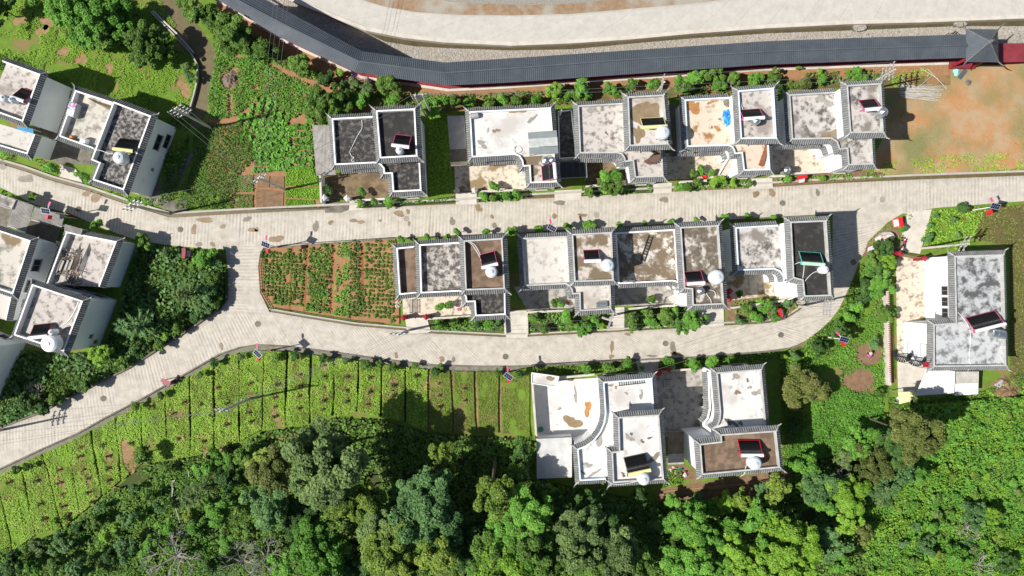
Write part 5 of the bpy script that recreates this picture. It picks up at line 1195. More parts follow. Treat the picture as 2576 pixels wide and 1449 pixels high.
def motorcycle(label, tile, x, y, rz, body, z=.15):
    p = TW(tile, x, y, .6); r = local('motorcycle', (*p, z), label, 'motorcycle', None, rz)
    for s in (-1, 1):
        w = MB().tube([(s * .62 + .0, -.06, .3), (s * .62, .06, .3)], .3, 18).build('wheel', M['iron'], r); MB().tube([(s * .62, -.07, .3), (s * .62, .07, .3)], .17, 14).build('hub', M['steel'], w)
        MB().box((s * .62, 0, .63), (.5, .16, .05)).build('mudguard', M[body], r)
    MB().tube([(.62, 0, .3), (.42, 0, .95)], .05, 8).build('fork', M['steel'], r); MB().tube([(.36, -.36, 1.02), (.42, 0, .95), (.36, .36, 1.02)], .025, 6).build('handlebar', M['iron'], r)
    MB().tube([(-.62, 0, .3), (-.2, 0, .45), (.35, 0, .75)], .06, 8).build('frame', M['iron'], r); MB().box((0, 0, .42), (.42, .26, .32)).build('engine', M['galvanised'], r)
    MB().tube([(-.05, 0, .82), (.1, 0, .86), (.36, 0, .84)], [.1, .17, .1], 10).build('fuel_tank', M[body], r); MB().tube([(-.75, 0, .82), (-.5, 0, .83), (-.05, 0, .8)], [.11, .14, .1], 10).build('seat', M['black_tube'], r)
    MB().lathe((.5, 0, .86), [(.03, 0), (.1, .05), (.1, .16), (.03, .2)], 10).build('headlamp', M['white_enamel'], r); MB().tube([(-.8, -.16, .35), (-.1, -.16, .33)], .05, 8).build('exhaust', M['steel'], r)
    MB().box((-.92, 0, .78), (.3, .34, .2)).build('rear_rack', M['white_enamel'], r)
motorcycle('red and white motorcycle parked beside the red gate post', '13', 1352, 1000, R(82), 'red_plastic'); motorcycle('black motorcycle parked against the wall of the shaded yard', '22', 1912, 1130, R(85), 'black_tube', .12)
# crouching gardener
def gardener():
    p = TW('23', 1035, 690, .5)
    root = local('person', (*p, .02), 'person crouching on bare garden soil in purple top and pale sun hat', 'person', None, R(115))
    J = {'pel': (0, 0, .32), 'wa': (.12, 0, .48), 'ch': (.3, 0, .66), 'ne': (.42, 0, .78), 'he': (.5, 0, .86), 'ht': (.58, 0, .95),
         'hl': (0, .12, .32), 'kl': (.38, .2, .42), 'al': (.14, .18, .08), 'tl': (.32, .18, .04), 'hr': (0, -.12, .32), 'kr': (.38, -.2, .42), 'ar': (.14, -.18, .08), 'tr': (.32, -.18, .04),
         'sl': (.32, .18, .66), 'el': (.46, .26, .42), 'wl': (.66, .14, .22), 'fl': (.74, .12, .14), 'sr': (.32, -.18, .66), 'er': (.46, -.26, .42), 'wr': (.66, -.14, .22), 'fr': (.74, -.12, .14)}
    E = [('pel', 'wa'), ('wa', 'ch'), ('ch', 'ne'), ('ne', 'he'), ('he', 'ht'), ('pel', 'hl'), ('hl', 'kl'), ('kl', 'al'), ('al', 'tl'), ('pel', 'hr'), ('hr', 'kr'), ('kr', 'ar'), ('ar', 'tr'), ('ch', 'sl'), ('sl', 'el'), ('el', 'wl'), ('wl', 'fl'), ('ch', 'sr'), ('sr', 'er'), ('er', 'wr'), ('wr', 'fr')]
    rad = {'pel': .17, 'wa': .15, 'ch': .17, 'ne': .06, 'he': .1, 'ht': .09, 'h': .1, 'k': .075, 'a': .05, 't': .045, 's': .075, 'e': .055, 'w': .038, 'f': .03}
    ids = list(J); me = bpy.data.meshes.new('body'); me.from_pydata([J[k] for k in ids], [(ids.index(a), ids.index(b)) for a, b in E], [])
    o = link(me, 'body', root); mo = o.modifiers.new('skin', 'SKIN'); sk = me.skin_vertices[0].data
    for i, k in enumerate(ids): v = rad.get(k) or rad[k[0]]; sk[i].radius = (v, v); 
    sk[0].use_root = True
    o.modifiers.new('sub', 'SUBSURF').render_levels = 2
    me.materials.append(mat('skin', (.5, .3, .2), rough=.6))
    top = MB().tube([(-.03, 0, .3), (.12, 0, .5), (.3, 0, .67), (.4, 0, .76)], [.2, .19, .2, .1], 12)
    for s in (-1, 1): top.tube([(.31, s * .12, .68), (.33, s * .2, .65), (.46, s * .265, .42), (.62, s * .165, .26)], [.1, .1, .085, .06], 10)
    top.build('top', mat('purple_cloth', (.42, .06, .46), (.32, .04, .36), 5, .8), root, smooth=True)
    MB().lathe((.55, 0, .97), [(.26, -.02), (.25, 0), (.13, .03), (.11, .11), (.03, .14)], 16).build('hat', mat('straw', (.62, .52, .35), (.5, .4, .25), 8, .8), root)
    for s in (-1, 1):
        h_ = MB().box((.76, s * .12, .12), (.08, .07, .035))
        for k in range(4): h_.tube([(.79, s * .12 + (k - 1.5) * .018, .12), (.84 - abs(k - 1.5) * .008, s * .12 + (k - 1.5) * .02, .105), (.86, s * .12 + (k - 1.5) * .02, .08)], .008, 5)
        h_.tube([(.75, s * .12 - s * .04, .12), (.79, s * .12 - s * .065, .1)], .009, 5); h_.build('hand', mat('skin', (.5, .3, .2), rough=.6), root)
        MB().tube([(.0, s * .12, .33), (.38, s * .2, .43), (.14, s * .18, .09)], [.115, .09, .065], 8).build('trouser_leg', mat('pink_cloth', (.55, .2, .2), (.45, .16, .17), 6, .8), root)
gardener()
# rods and rubbish on the bare lot
r = thing('pole_heap', (*TW('03', 1500, 890), 0), 'fan-shaped heap of pale poles and rods on the bare lot', 'pole heap')
for k in range(34):
    a = TW('03', 1310 + rr.uniform(-10, 40), 850 + k * 4.2 + rr.uniform(-15, 15)); b = TW('03', 1700 + rr.uniform(-60, 60), 870 + k * 4.0 + rr.uniform(-30, 30)); MB().tube([(*a, .08 + .01 * k), (*b, .12 + rr.uniform(0, .25))], .035, 5).build('rod', mat('pale_rod', (.55, .53, .5), (.4, .38, .35), 4, .7), r)
for a, b in (((1320, 770), (1500, 940)), ((1600, 700), (1790, 900)), ((1640, 770), (1480, 900)), ((1530, 690), (1700, 800))):
    MB().tube([(*TW('03', *a), .2), (*TW('03', *b), .25)], .04, 5).build('rod', MATS['pale_rod'], r)
mat('tarp_turquoise', (.2, .55, .5), (.35, .65, .6), 3, .5, bump=.5)
heap('tarp', 'crumpled turquoise sheet on the bare lot by the pavilion', 'tarp', '03', 1895, 725, 0, .5, .55, .35, 'tarp_turquoise', 21)
heap('rubbish_heap', 'grey rubbish heap on the bare lot', 'rubbish', '03', 2015, 830, 0, .55, .45, .25, 'concrete_dark', 22)
p = TW('03', 1965, 740, .3); o = MB().box((0, 0, 0), (1.6, .6, .05), R(52)).build('sheet_panel', M['corridor_roof']); o.location = (*p, .12); tag(o, 'grey-blue metal sheet lying by the pavilion corner', 'metal sheet')
o = MB().box((0, 0, 0), (1.4, .85, .06), R(32)).build('sheet_panel', M['corrugated']); o.location = (*TW('23', 2315, 965), .35); tag(o, 'pale corrugated panel lying on soil behind the detached house', 'metal sheet')
heap('soil_heap', 'brown rubble and soil heap behind the detached house', 'soil heap', '23', 2400, 1030, 0, 2.2, 2.2, .8, 'soil_brown', 23)
heap('manure_heap', 'dark round compost heap in the vegetable plot', 'compost', '00', 2320, 800, .1, 1.3, 1.2, .6, mat('compost', (.15, .11, .085), (.22, .165, .13), 4, .95, bump=.8), 24)
heap('leaf_heap', 'pile of dry brown leaves at the edge of the striped field', 'leaf pile', '31', 330, 75, 0, 2.0, 1.2, .5, mat('dry_leaf', (.3, .17, .09), (.2, .11, .06), 5, .95, bump=.9), 25)
# pots in the yards
pots = [('22', 560, 145, .32, 'brown clay jar in the yard of the lying steel tank house'), ('22', 460, 105, .2, 'pale round flower pot beside the clay jar'), ('22', 340, 190, .18, 'grey flower pot by the low wall of the lying tank house'), ('12', 1935, 325, .34, 'red-rimmed bowl among the plants of the rusty-roofed house'), ('22', 2310, 75, .22, 'white rimmed pot in the corner house yard'),
        ('22', 290, 1420, .38, 'green bucket against the field-side wall of the bright yard'), ('21', 2040, 215, .22, 'pink rimmed basin in the yard by the crop plot'), ('21', 2130, 210, .26, 'straw coloured basket in the yard by the crop plot'), ('23', 1310, 1115, .28, 'white enamel basin by the back gate of the detached house'), ('23', 1365, 1118, .2, 'dark pot on the yellowed sheet side of the detached house')]
for k, (t, x, y, rd, lb_) in enumerate(pots):
    p = TW(t, x, y, .4); m_ = [mat('clay_pot', (.3, .12, .07), (.24, .1, .06), 4, .7), M['concrete_pale'], M['concrete'], M['red_plastic'], M['white_enamel'], mat('green_plastic', (.1, .3, .2), rough=.5), M['pink_plastic'], MATS['straw'], M['white_enamel'], M['iron']][k]
    o = MB().lathe((0, 0, 0), [(rd * .7, 0), (rd, rd * .9), (rd * 1.06, rd), (rd * .92, rd), (rd * .85, rd * .6), (.02, rd * .55)], 16).build('pot', m_); o.location = (*p, 2.3 if k == 9 else .13); tag(o, lb_, 'pot')
# building materials stacked in the shaded yard
r = thing('board_stack', (*TW('22', 1560, 1160), .12), 'stack of pale boards in the shaded yard', 'board stack')
for k in range(8): MB().box((*TW('22', 1562, 1120 + k * 13), .3 + .02 * (k % 3)), (1.5, .14, .3)).build('board', M['concrete'], r)
r = thing('block_stack', (*TW('22', 1560, 960), .12), 'stack of pale concrete blocks in the shaded yard', 'block stack')
for k in range(10): MB().box((*TW('22', 1535 + 30 * (k % 3), 930 + 22 * (k // 3)), .27), (.36, .22, .3), rr.uniform(-.1, .1)).build('block', M['concrete'], r)
for k, (x, y, lb_) in enumerate(((440, 50, 'white door lying on the yard beside the house by the corner'), )):
    pass

# ================================================================ STAINS AND DRAIN MARKS ON THE FLAT ROOFS
def roofstain(tile, z, items, seed):
    for q, (x, y, rx, ry, m_) in enumerate(items):
        c = TW(tile, x, y, z); o = MB().sheet(blob(c[0], c[1], rx / 69.5, ry / 69.5, random.uniform(0, 3), 34, .55, seed + q), z + .024 + .004 * q).build('stain', M[m_], ROOT[tile, seed])
ROOT = {}
def house_at(tile, x, y):
    p = Vector(TW(tile, x, y, 7)); return min((o for o in COL.objects if o.name.startswith('village_house')), key=lambda o: (Vector(o.location[:2]) - p).length)
def marks(tile, x, y, z, items, seed):
    ROOT[tile, seed] = house_at(tile, x, y); roofstain(tile, z, items, seed)
mat('mould_dark', (.1, .095, .085), (.17, .16, .145), 3, .9)
mat('mould_grey', (.24, .225, .2), (.33, .31, .28), 3, .9)
DB = [('22', 1200, 1100, DK1, [(990, 980, 12, 22, 'stain_brown'), (1045, 1000, 12, 14, 'stain_brown'), (1300, 1080, 40, 14, 'mould_grey'), (1150, 1060, 16, 10, 'mould_grey')]),
      ('32', 1250, 0, DK2, [(1310, 95, 14, 16, 'mould_dark'), (1385, 60, 10, 24, 'mould_dark'), (1120, 430, 14, 22, 'mould_dark'), (1200, 20, 18, 10, 'mould_dark'), (1430, 260, 50, 30, 'stain_wet'), (1180, 60, 40, 20, 'mould_grey')]),
      ('32', 1250, 1, DK1, [(760, 330, 20, 40, 'mould_grey'), (870, 60, 40, 60, 'mould_grey'), (700, 400, 14, 30, 'mould_dark'), (820, 420, 60, 16, 'mould_grey')]),
      ('22', 2250, 1100, DK1, [(2250, 890, 28, 36, 'mould_grey'), (2265, 1050, 24, 24, 'stain_brown'), (2370, 930, 16, 12, 'mould_dark'), (2390, 1000, 12, 20, 'mould_grey'), (2200, 1350, 60, 24, 'mould_dark'), (2300, 1360, 20, 22, 'mould_dark'), (2520, 1230, 12, 16, 'stain_brown'), (2480, 1050, 30, 50, 'mould_grey')]),
      ('02', 0, 1300, DK1 + .13, [(-240, 1310, 22, 10, 'mould_grey'), (-160, 1315, 26, 22, 'stain_brown'), (60, 1125, 60, 12, 'stain_brown'), (-300, 1450, 30, 40, 'mould_grey'), (200, 1200, 50, 20, 'mould_grey')]),
      ('12', 850, -200, DK1 + .1, [(950, -110, 16, 10, 'mould_dark'), (1010, -60, 10, 10, 'mould_dark'), (860, -60, 20, 12, 'mould_grey'), (800, -350, 60, 30, 'mould_grey'), (1000, 20, 40, 14, 'mould_grey')]),
      ('12', 2000, -200, DK1, [(1830, -370, 50, 70, 'stain_rust'), (2065, -155, 26, 22, 'stain_rust'), (2010, -170, 12, 8, 'mould_dark'), (2000, -420, 24, 18, 'stain_rust'), (2090, -250, 10, 12, 'mould_dark')]),
      ('03', 480, 1200, DK1 + .1, [(600, 1360, 90, 26, 'stain_brown'), (420, 1375, 80, 16, 'mould_dark'), (560, 1010, 60, 40, 'mould_grey')])]
for k, (t, x, y, z, it) in enumerate(DB): marks(t, x, y, z, it, 1000 + 50 * k)
yd = [o for o in COL.objects if o.name.startswith('courtyard')][9]
for q, (x, y, rx, ry, m_) in enumerate(((762, 1210, 40, 62, 'stain_rust'), (610, 1350, 66, 70, 'stain_brown'), (640, 1080, 16, 70, 'mould_grey'), (480, 1215, 20, 12, 'mould_grey'))):
    c = TW('22', x, y, .12); MB().sheet(blob(c[0], c[1], rx / 69.5, ry / 69.5, .2, 34, .5, 900 + q), .13 + .004 * q).build('stain', M[m_], yd)
# ================================================================ FIELDS AND GROUND COVER
ROADTOP = lambda x: np.interp(x, [p[0] for p in lb], [p[1] for p in lb])
def patch(name, pts, m, z=.012, tile=None):
    q = WT(tile, pts, 0) if tile else WD(pts, 0)
    return MB().sheet(q, z).build(name, M[m], kind='structure')
# leaf carpets ------------------------------------------------------
def leafquads(P, size, tilt, zlo, zhi, r, elong=1.5, jitter=.35):
    """P: (n,2or3) points. One folded leaf quad each; returns verts, faces arrays."""
    n = len(P); az = r.uniform(0, 2 * np.pi, n); ti = r.uniform(-tilt, tilt, n); t2 = r.uniform(-tilt, tilt, n)
    s = size * r.uniform(1 - jitter, 1 + jitter, n)
    z = r.uniform(zlo, zhi, n) + (P[:, 2] if P.shape[1] > 2 else 0)
    u = np.c_[np.cos(az) * np.cos(ti), np.sin(az) * np.cos(ti), np.sin(ti)] * (s * elong)[:, None]
    w = np.c_[-np.sin(az) * np.cos(t2), np.cos(az) * np.cos(t2), np.sin(t2)] * s[:, None]
    c = np.c_[P[:, 0], P[:, 1], z]
    v = np.stack([c - u * .5, c + w * .5, c + u * .5, c - w * .5], 1).reshape(-1, 3)
    return v
def quadmesh(name, v, m):
    n = len(v) // 4; me = bpy.data.meshes.new(name); me.vertices.add(4 * n); me.vertices.foreach_set('co', v.astype(np.float32).ravel())
    me.loops.add(4 * n); me.loops.foreach_set('vertex_index', np.arange(4 * n, dtype=np.int32)); me.polygons.add(n)
    me.polygons.foreach_set('loop_start', np.arange(0, 4 * n, 4, dtype=np.int32)); me.materials.append(m); me.update(calc_edges=True); return me
def scatter(poly, n, r=rng):
    P = np.array(poly); lo, hi = P.min(0), P.max(0); A = np.prod(hi - lo); out = np.zeros((0, 2))
    while len(out) < n:
        q = r.uniform(lo, hi, (max(2000, n), 2)); q = q[inpoly(q, poly)]
        if len(q) == 0: break
        out = np.r_[out, q]
    return out[:n]
def area(poly): return abs(sum(poly[i][0] * poly[(i + 1) % len(poly)][1] - poly[(i + 1) % len(poly)][0] * poly[i][1] for i in range(len(poly)))) / 2
def vnoise(P, sc, seed):
    """Cheap smooth value noise on points."""
    r = np.random.default_rng(seed); G = r.random((64, 64)); q = P[:, :2] / sc + 100
    i = np.floor(q).astype(int); f = q - i; f = f * f * (3 - 2 * f)
    g = lambda a, b: G[a % 64, b % 64]
    return (g(i[:, 0], i[:, 1]) * (1 - f[:, 0]) + g(i[:, 0] + 1, i[:, 1]) * f[:, 0]) * (1 - f[:, 1]) + (g(i[:, 0], i[:, 1] + 1) * (1 - f[:, 0]) + g(i[:, 0] + 1, i[:, 1] + 1) * f[:, 0]) * f[:, 1]
def carpet(name, label, polys, dens, size, m, zlo=.02, zhi=.2, tilt=.9, holes=(), clump=0.0, csc=1.5, base=0.0, seed=1, elong=1.5, cat='ground cover', bump=0.0):
    vs = []; r = np.random.default_rng(seed)
    for poly in polys:
        P = scatter(poly, int(area(poly) * dens), r)
        if clump: P = P[vnoise(P, csc, seed) > clump * r.uniform(.7, 1.3, len(P))]
        for h in holes: P = P[~inpoly(P, h)]
        if not len(P): continue
        z = np.full(len(P), base)
        if bump: z = z + bump * np.maximum(0, vnoise(P, 1.1, seed + 5) * .7 + vnoise(P, .5, seed + 6) * .5 - .35)
        vs.append(leafquads(np.c_[P, z], size, tilt, zlo, zhi, r, elong))
    o = link(quadmesh(name, np.concatenate(vs), M[m]), name)
    return tag(o, label, cat, kind='stuff')

# ---- striped grass field with yards beside the striped field: raised beds between trenches
FX = [(-70, 1200, -40, 1420), (-10, 1180, 32, 1385), (52, 1160, 90, 1345), (108, 1130, 155, 1327), (170, 1105, 202, 1292), (228, 1075, 257, 1247), (292, 1045, 306, 1207), (355, 1010, 358, 1165), (416, 975, 420, 1157), (477, 940, 478, 1147), (539, 905, 541, 1130), (601, 885, 601, 1110), (664, 880, 660, 1080), (722, 880, 718, 1074), (782, 882, 779, 1066), (842, 890, 838, 1046), (902, 900, 899, 1036), (961, 908, 959, 1050), (1020, 915, 1019, 1062), (1079, 920, 1078, 1085), (1135, 922, 1141, 1090), (1196, 922, 1200, 1085), (1256, 920, 1258, 1090), (1332, 925, 1336, 1100)]
BZ = .3
field = bpy.data.objects.new('field', None); COL.objects.link(field); field['kind'] = 'structure'; field.empty_display_size = .2
beds = []
for k in range(len(FX) - 1):
    a, b = FX[k], FX[k + 1]; g_ = random.uniform(3.2, 5) if k < 18 else 7.0
    ya, yb = ROADTOP(a[0]) + 15, ROADTOP(b[0]) + 15
    if k >= 20: ya = yb = 934
    wob = [random.uniform(-2.2, 2.2) for _ in range(8)]
    left = [(a[0] + (a[2] - a[0]) * t + g_ / 2 + wob[i], ya + (a[3] - ya) * t) for i, t in enumerate((0, .25, .5, .75, 1))]
    right = [(b[0] + (b[2] - b[0]) * t - g_ / 2 + wob[i + 3], yb + (b[3] - yb) * t) for i, t in enumerate((0, .25, .5, .75, 1))]
    poly = WD(left + right[::-1], BZ); MB().prism(poly, 0, BZ).build('planting_bed', M['grass_base'], field); beds.append(offset(ccw(poly), random.uniform(-.08, .06)))
    if k < len(FX) - 2 and k > 0:
        c = FX[k + 1]; yc = ROADTOP(c[0]) + 18 if k + 1 < 20 else 936
        ln = WD([(c[0], yc), (c[2], c[3])], 0); MB().bar((*ln[0], .004), (*ln[1], .004), .5, .02).build('trench', M['soil_pale' if k > 17 else 'soil_dark'], field)
RINGS = [('21', p) for p in ((215, 970), (190, 1100), (195, 1190), (185, 1290), (445, 870), (440, 985), (440, 1085), (435, 1210), (690, 775), (690, 890), (690, 1000), (680, 1130), (680, 1220), (910, 895), (910, 1025), (910, 1140), (1150, 900), (1145, 1045), (1120, 1170), (1380, 980), (1380, 1085), (1610, 880), (1615, 1085), (1840, 960), (1840, 1080), (1840, 1190), (2090, 1010), (2090, 1130))] + \
        [('20', p) for p in ((2520, 960), (1860, 1145), (1520, 1190), (2280, 1370), (2530, 1340), (2290, 1160), (2510, 1250), (2200, 1000), (2030, 1170), (1750, 1260))] + \
        [('30', p) for p in ((600, 380), (600, 510), (640, 620), (640, 740), (805, 245), (850, 380), (890, 465), (900, 605), (930, 700), (1090, 240), (1100, 360), (1110, 480), (1180, 590), (820, 150), (1320, 110), (1800, 60), (1805, 290), (2260, 160), (2050, 90), (370, 490), (420, 720), (450, 870), (690, 850), (100, 500), (2060, 250), (1040, 130))]
sap = quadmesh('sapling', np.concatenate([leafquads(np.c_[rng.normal(0, .16, (46, 2)), np.linspace(.15, .75, 46)], .16, 1.0, -.05, .05, rng)]), M['leaf_mid'])
stem = MB().tube([(0, 0, 0), (.02, 0, .4), (0, .02, .7)], [.025, .018, .008], 5).mesh('stem', M['bark'])
holes = []
for k, (t, p) in enumerate(RINGS):
    c = TW(t, *p, BZ); rad = random.uniform(.42, .8); hb = blob(c[0], c[1], rad, rad * random.uniform(.75, 1.15), random.uniform(0, 3), 22, .5, k); holes.append(blob(c[0], c[1], rad * .72, rad * .72, 0, 16, .5, k + 500))
    MB().sheet(hb, BZ + .012).build('soil_ring', M['soil_pale'], field)
    s = thing('sapling', (*c, BZ), 'young fruit sapling in a ring of bare soil in the striped field', 'sapling', 'saplings in soil rings in the striped field')
    link(sap, 'foliage', s, (0, 0, 0), (0, 0, random.uniform(0, 6)), [random.uniform(.7, 1.15)] * 3); link(stem, 'stem', s)
c = TW('30', 1300, 250, BZ); hb = blob(c[0], c[1], 1.2, 2.2, .3, 20, .25, 77); holes.append(hb); MB().sheet(hb, BZ + .014).build('bare_patch', M['soil_pale'], field)
carpet('field_grass', 'bright green weeds and grass covering the striped field', beds[:19], 95, .115, 'grass_blade', .0, .16, .42, holes, .32, 1.3, BZ, 3, cat='grass', bump=.3)
carpet('field_grass', 'shorter drier grass on the last strips of the striped field', beds[19:], 80, .1, 'grass_dull', .0, .12, .45, holes, .25, 1.4, BZ, 4, cat='grass', bump=.15)
carpet('field_grass', 'brighter lime tufts along the strips of the striped field', beds[:19], 14, .15, 'leaf_lime', .02, .2, .4, holes, .42, 2.5, BZ, 5, cat='grass')
# kerb-side gravel verge
verge = [(x, ROADTOP(x) + 4) for x in range(-10, 1330, 40)] + [(x, ROADTOP(x) + 16 + 4 * math.sin(x * .05)) for x in range(1310, -20, -40)]
MB().sheet(WD(verge), .01).build('verge', mat('verge_gravel', (.24, .22, .18), (.13, .14, .09), 1.6, .95, bump=.5), kind='structure')

# ---- grassy strips behind the slanted houses
nwp = WD([(-20, -20), (390, -20), (440, 60), (490, 140), (498, 180), (490, 235), (470, 290), (400, 300), (150, 230), (-20, 130)])
for k, (x0, y0, x1, y1) in enumerate(((160, 40, 105, 180), (105, 5, 70, 100), (60, 0, 100, 65), (320, 135, 290, 235), (388, 150, 365, 200), (260, 120, 235, 215), (215, 120, 185, 160))):
    a, b = WD([(x0, y0), (x1, y1)]); MB().bar((*a, .012), (*b, .012), .35, .02).build('furrow', M['soil_dark' if k < 3 else 'soil_orange'], kind='structure')
nwh = []
for k, (x, y, r_) in enumerate(((200, 210, 60), (470, 230, 70), (430, 310, 60), (640, 520, 60), (780, 260, 50), (820, 600, 60), (1100, 690, 50), (1830, 420, 80), (1860, 900, 80), (1400, 660, 40))):
    c = TW('00', x, y); nwh.append(blob(*c, r_ / 75, r_ / 85, k, 20, .5, 700 + k)); MB().sheet(blob(*c, r_ / 70, r_ / 85, k, 22, .5, 700 + k), .016).build('bare_patch', M['soil_pale'], kind='structure')
carpet('field_grass', 'grass on the shaded strips behind the slanted houses', [nwp], 90, .11, 'grass_blade', .02, .2, .42, nwh, .3, 1.6, 0, 6, cat='grass', bump=.2)
ditch = [(1600, -30), (1720, -30), (2000, 260), (2110, 420), (2170, 520), (2180, 650), (2160, 800), (2140, 900), (2090, 1090), (2000, 1300), (1900, 1250), (1960, 950), (1990, 800), (1990, 650), (1930, 530), (1780, 360), (1560, 110), (1520, 40)]
patch('ditch_bed', ditch, 'drain_mud', .014, '00')
MATS['drain_mud']
# ---- vegetable plot
veg = WD([(545, 120), (640, 150), (760, 180), (860, 215), (850, 250), (835, 285), (800, 300), (795, 330), (790, 430), (805, 522), (590, 530), (570, 500), (520, 450), (515, 330), (525, 260), (545, 180)])
MB().sheet(veg, .02).build('vegetable_plot', M['soil_orange'], kind='structure')
up = WD([(545, 112), (600, 118), (660, 150), (710, 185), (760, 205), (800, 230), (805, 255), (770, 280), (735, 300), (700, 262), (660, 240), (630, 262), (600, 290), (560, 300), (525, 300), (527, 230), (540, 170)])
shade_garden = WD([(455, 470), (480, 430), (490, 330), (530, 310), (600, 315), (640, 330), (640, 400), (600, 440), (588, 528), (445, 525)])
carpet('squash_patch', 'bright leafy squash vines round the compost heap in the vegetable plot', [up], 70, .2, 'leaf_bright', .05, .45, .7, [blob(*TW('00', 2320, 800), 1.4, 1.3)], .12, 1.2, 0, 7, 1.2, 'vegetables', .3)
carpet('shade_herbs', 'low leafy vegetables in the shaded plot beside the lichen roof house', [shade_garden], 70, .18, 'leaf_mid', .04, .4, .7, (), .12, 1.3, 0, 8, 1.2, 'vegetables', .3)
def plantmesh(name, n, rad, h, size, m, seed):
    r = np.random.default_rng(seed); a = r.uniform(0, 6.28, n); d = rad * np.sqrt(r.random(n)); z = h * (1 - (d / rad) ** 2 * .7) * r.uniform(.5, 1, n)
    return quadmesh(name, leafquads(np.c_[d * np.cos(a), d * np.sin(a), z], size, .7, -.02, .02, r, 1.4), M[m])
BEAN = [plantmesh('bean_plant', 24, .36, .5, .27, 'leaf_bright', s) for s in (1, 2, 3)]
PEP = [plantmesh('pepper_plant', 16, .24, .38, .2, 'leaf_mid', s) for s in (4, 5, 6)]
def crops(name, label, cat, group, poly, rowdir, gap, step, meshes, limit, stuffname, stufflabel, stuffmat, z=.03, keep=.9, size=.22, skip=None):
    c, s = math.cos(rowdir), math.sin(rowdir); Q = np.array(poly); R2 = np.array([[c, s], [-s, c]]); q = Q @ R2.T; lo, hi = q.min(0), q.max(0); pts = []
    for v in np.arange(lo[1], hi[1], gap):
        for u in np.arange(lo[0], hi[0], step): pts.append((u + rng.normal(0, step * .12), v + rng.normal(0, gap * .07)))
    pts = np.array(pts) @ R2; pts = pts[inpoly(pts, poly)]
    if skip: 
        for h in skip: pts = pts[~inpoly(pts, h)]
    pts = pts[rng.random(len(pts)) < keep]; rng.shuffle(pts)
    for x, y in pts[:limit]:
        o = link(meshes[int(rng.integers(3))], name, None, (x, y, z), (0, 0, rng.uniform(0, 6)), [rng.uniform(.75, 1.2)] * 3); tag(o, label, cat, group)
    if len(pts) > limit:
        P = np.repeat(pts[limit:], 14, 0) + rng.normal(0, .16, ((len(pts) - limit) * 14, 2))
        o = link(quadmesh(stuffname, leafquads(np.c_[P, np.full(len(P), z)], size, .7, .05, .4, rng, 1.4), M[stuffmat]), stuffname); tag(o, stufflabel, 'vegetables', kind='stuff')
    return len(pts)
vA = WD([(600, 310), (625, 262), (662, 232), (700, 258), (735, 302), (740, 340), (735, 440), (720, 440), (640, 400), (605, 360)]); vB = WD([(640, 300), (740, 310), (795, 300), (790, 420), (718, 425), (715, 440), (640, 440)])
crops('bean_plant', 'leafy bean plant in the rows of the vegetable plot', 'bean plant', 'bean plants in the vegetable plot', vA, R(72), 1.05, .5, BEAN, 150, 'bean_rows', 'remaining leafy bean plants in the rows of the vegetable plot', 'leaf_bright')
crops('bean_plant', 'bushy bean plant in the short rows beside the lean-to', 'bean plant', 'bean plants beside the lean-to', vB, R(4), .95, .42, BEAN, 150, 'bean_rows', 'remaining bushy bean plants beside the lean-to', 'leaf_bright')
for t, q, m_, lb_, lm in (('11', [(300, 230), (570, 220), (590, 300), (620, 330), (635, 430), (300, 420)], 'grass_lime', 'bright lime seedling bed beside the lean-to', 'leaf_lime'), ('11', [(300, 440), (635, 440), (645, 560), (300, 540)], 'grass_lime', 'bright lime seedling bed above the picket fence', 'leaf_lime'), ('11', [(298, 555), (590, 570), (600, 635), (298, 640)], 'grass_lime', 'small lime seedling bed at the picket fence corner', 'leaf_lime'),
                         ('10', [(2370, 320), (2550, 310), (2555, 480), (2365, 490)], 'soil_brown', 'leafy bed with a dark hollow near the picket fence', 'leaf_bright'), ('10', [(2370, 505), (2550, 510), (2545, 660), (2355, 650)], 'soil_brown', 'leafy square bed at the picket fence', 'leaf_bright')):
    w = WT(t, q); MB().prism(w, 0, .14).build('planting_bed', M[m_], kind='structure'); carpet('seedlings', lb_, [w], 60, .13, lm, .1, .24, .7, (), 0, 1, .05, abs(hash(q[0])) % 99, 1.4, 'seedlings', .1)
for t, q in (('11', [(5, 455), (280, 480), (275, 640), (5, 650)]), ('11', [(15, 320), (140, 320), (135, 440), (15, 440)]), ('11', [(150, 330), (285, 325), (285, 450), (150, 440)])):
    w = WT(t, q); MB().prism(w, 0, .12).build('planting_bed', M['soil_brown'], kind='structure')
# ---- red soil crop plot
mid = WD([(669, 625), (994, 600), (1000, 640), (1004, 735), (1005, 815), (900, 806), (769, 786), (680, 770), (656, 737), (651, 680), (655, 640)])
MB().prism(mid, 0, .2).build('crop_plot', M['soil_orange'], kind='structure')
for x0, x1 in ((772, 765), (837, 830), (911, 912), (735, 728)):
    a, b = WD([(x0, 618), (x1, 785)], .2); MB().bar((*a, .205), (*b, .205), .3, .03).build('furrow', mat('soil_red', (.28, .11, .04), (.2, .08, .03), 2, .95), kind='structure')
pA = WD([(660, 635), (770, 625), (765, 775), (690, 765), (658, 735)]); pB = WD([(775, 618), (835, 616), (832, 790), (768, 780)]); pC = WD([(915, 608), (992, 603), (1000, 808), (915, 800)]); pD = WD([(848, 612), (884, 609), (880, 798), (842, 792)]); pE = WD([(886, 609), (908, 608), (910, 802), (883, 798)])
crops('pepper_plant', 'small pepper plant in spaced rows on red soil at the fork', 'pepper plant', 'pepper plants on the red soil plot', pA, R(-3), .55, .55, PEP, 160, 'pepper_rows', 'remaining pepper plants at the fork side of the red soil plot', 'leaf_mid', .2)
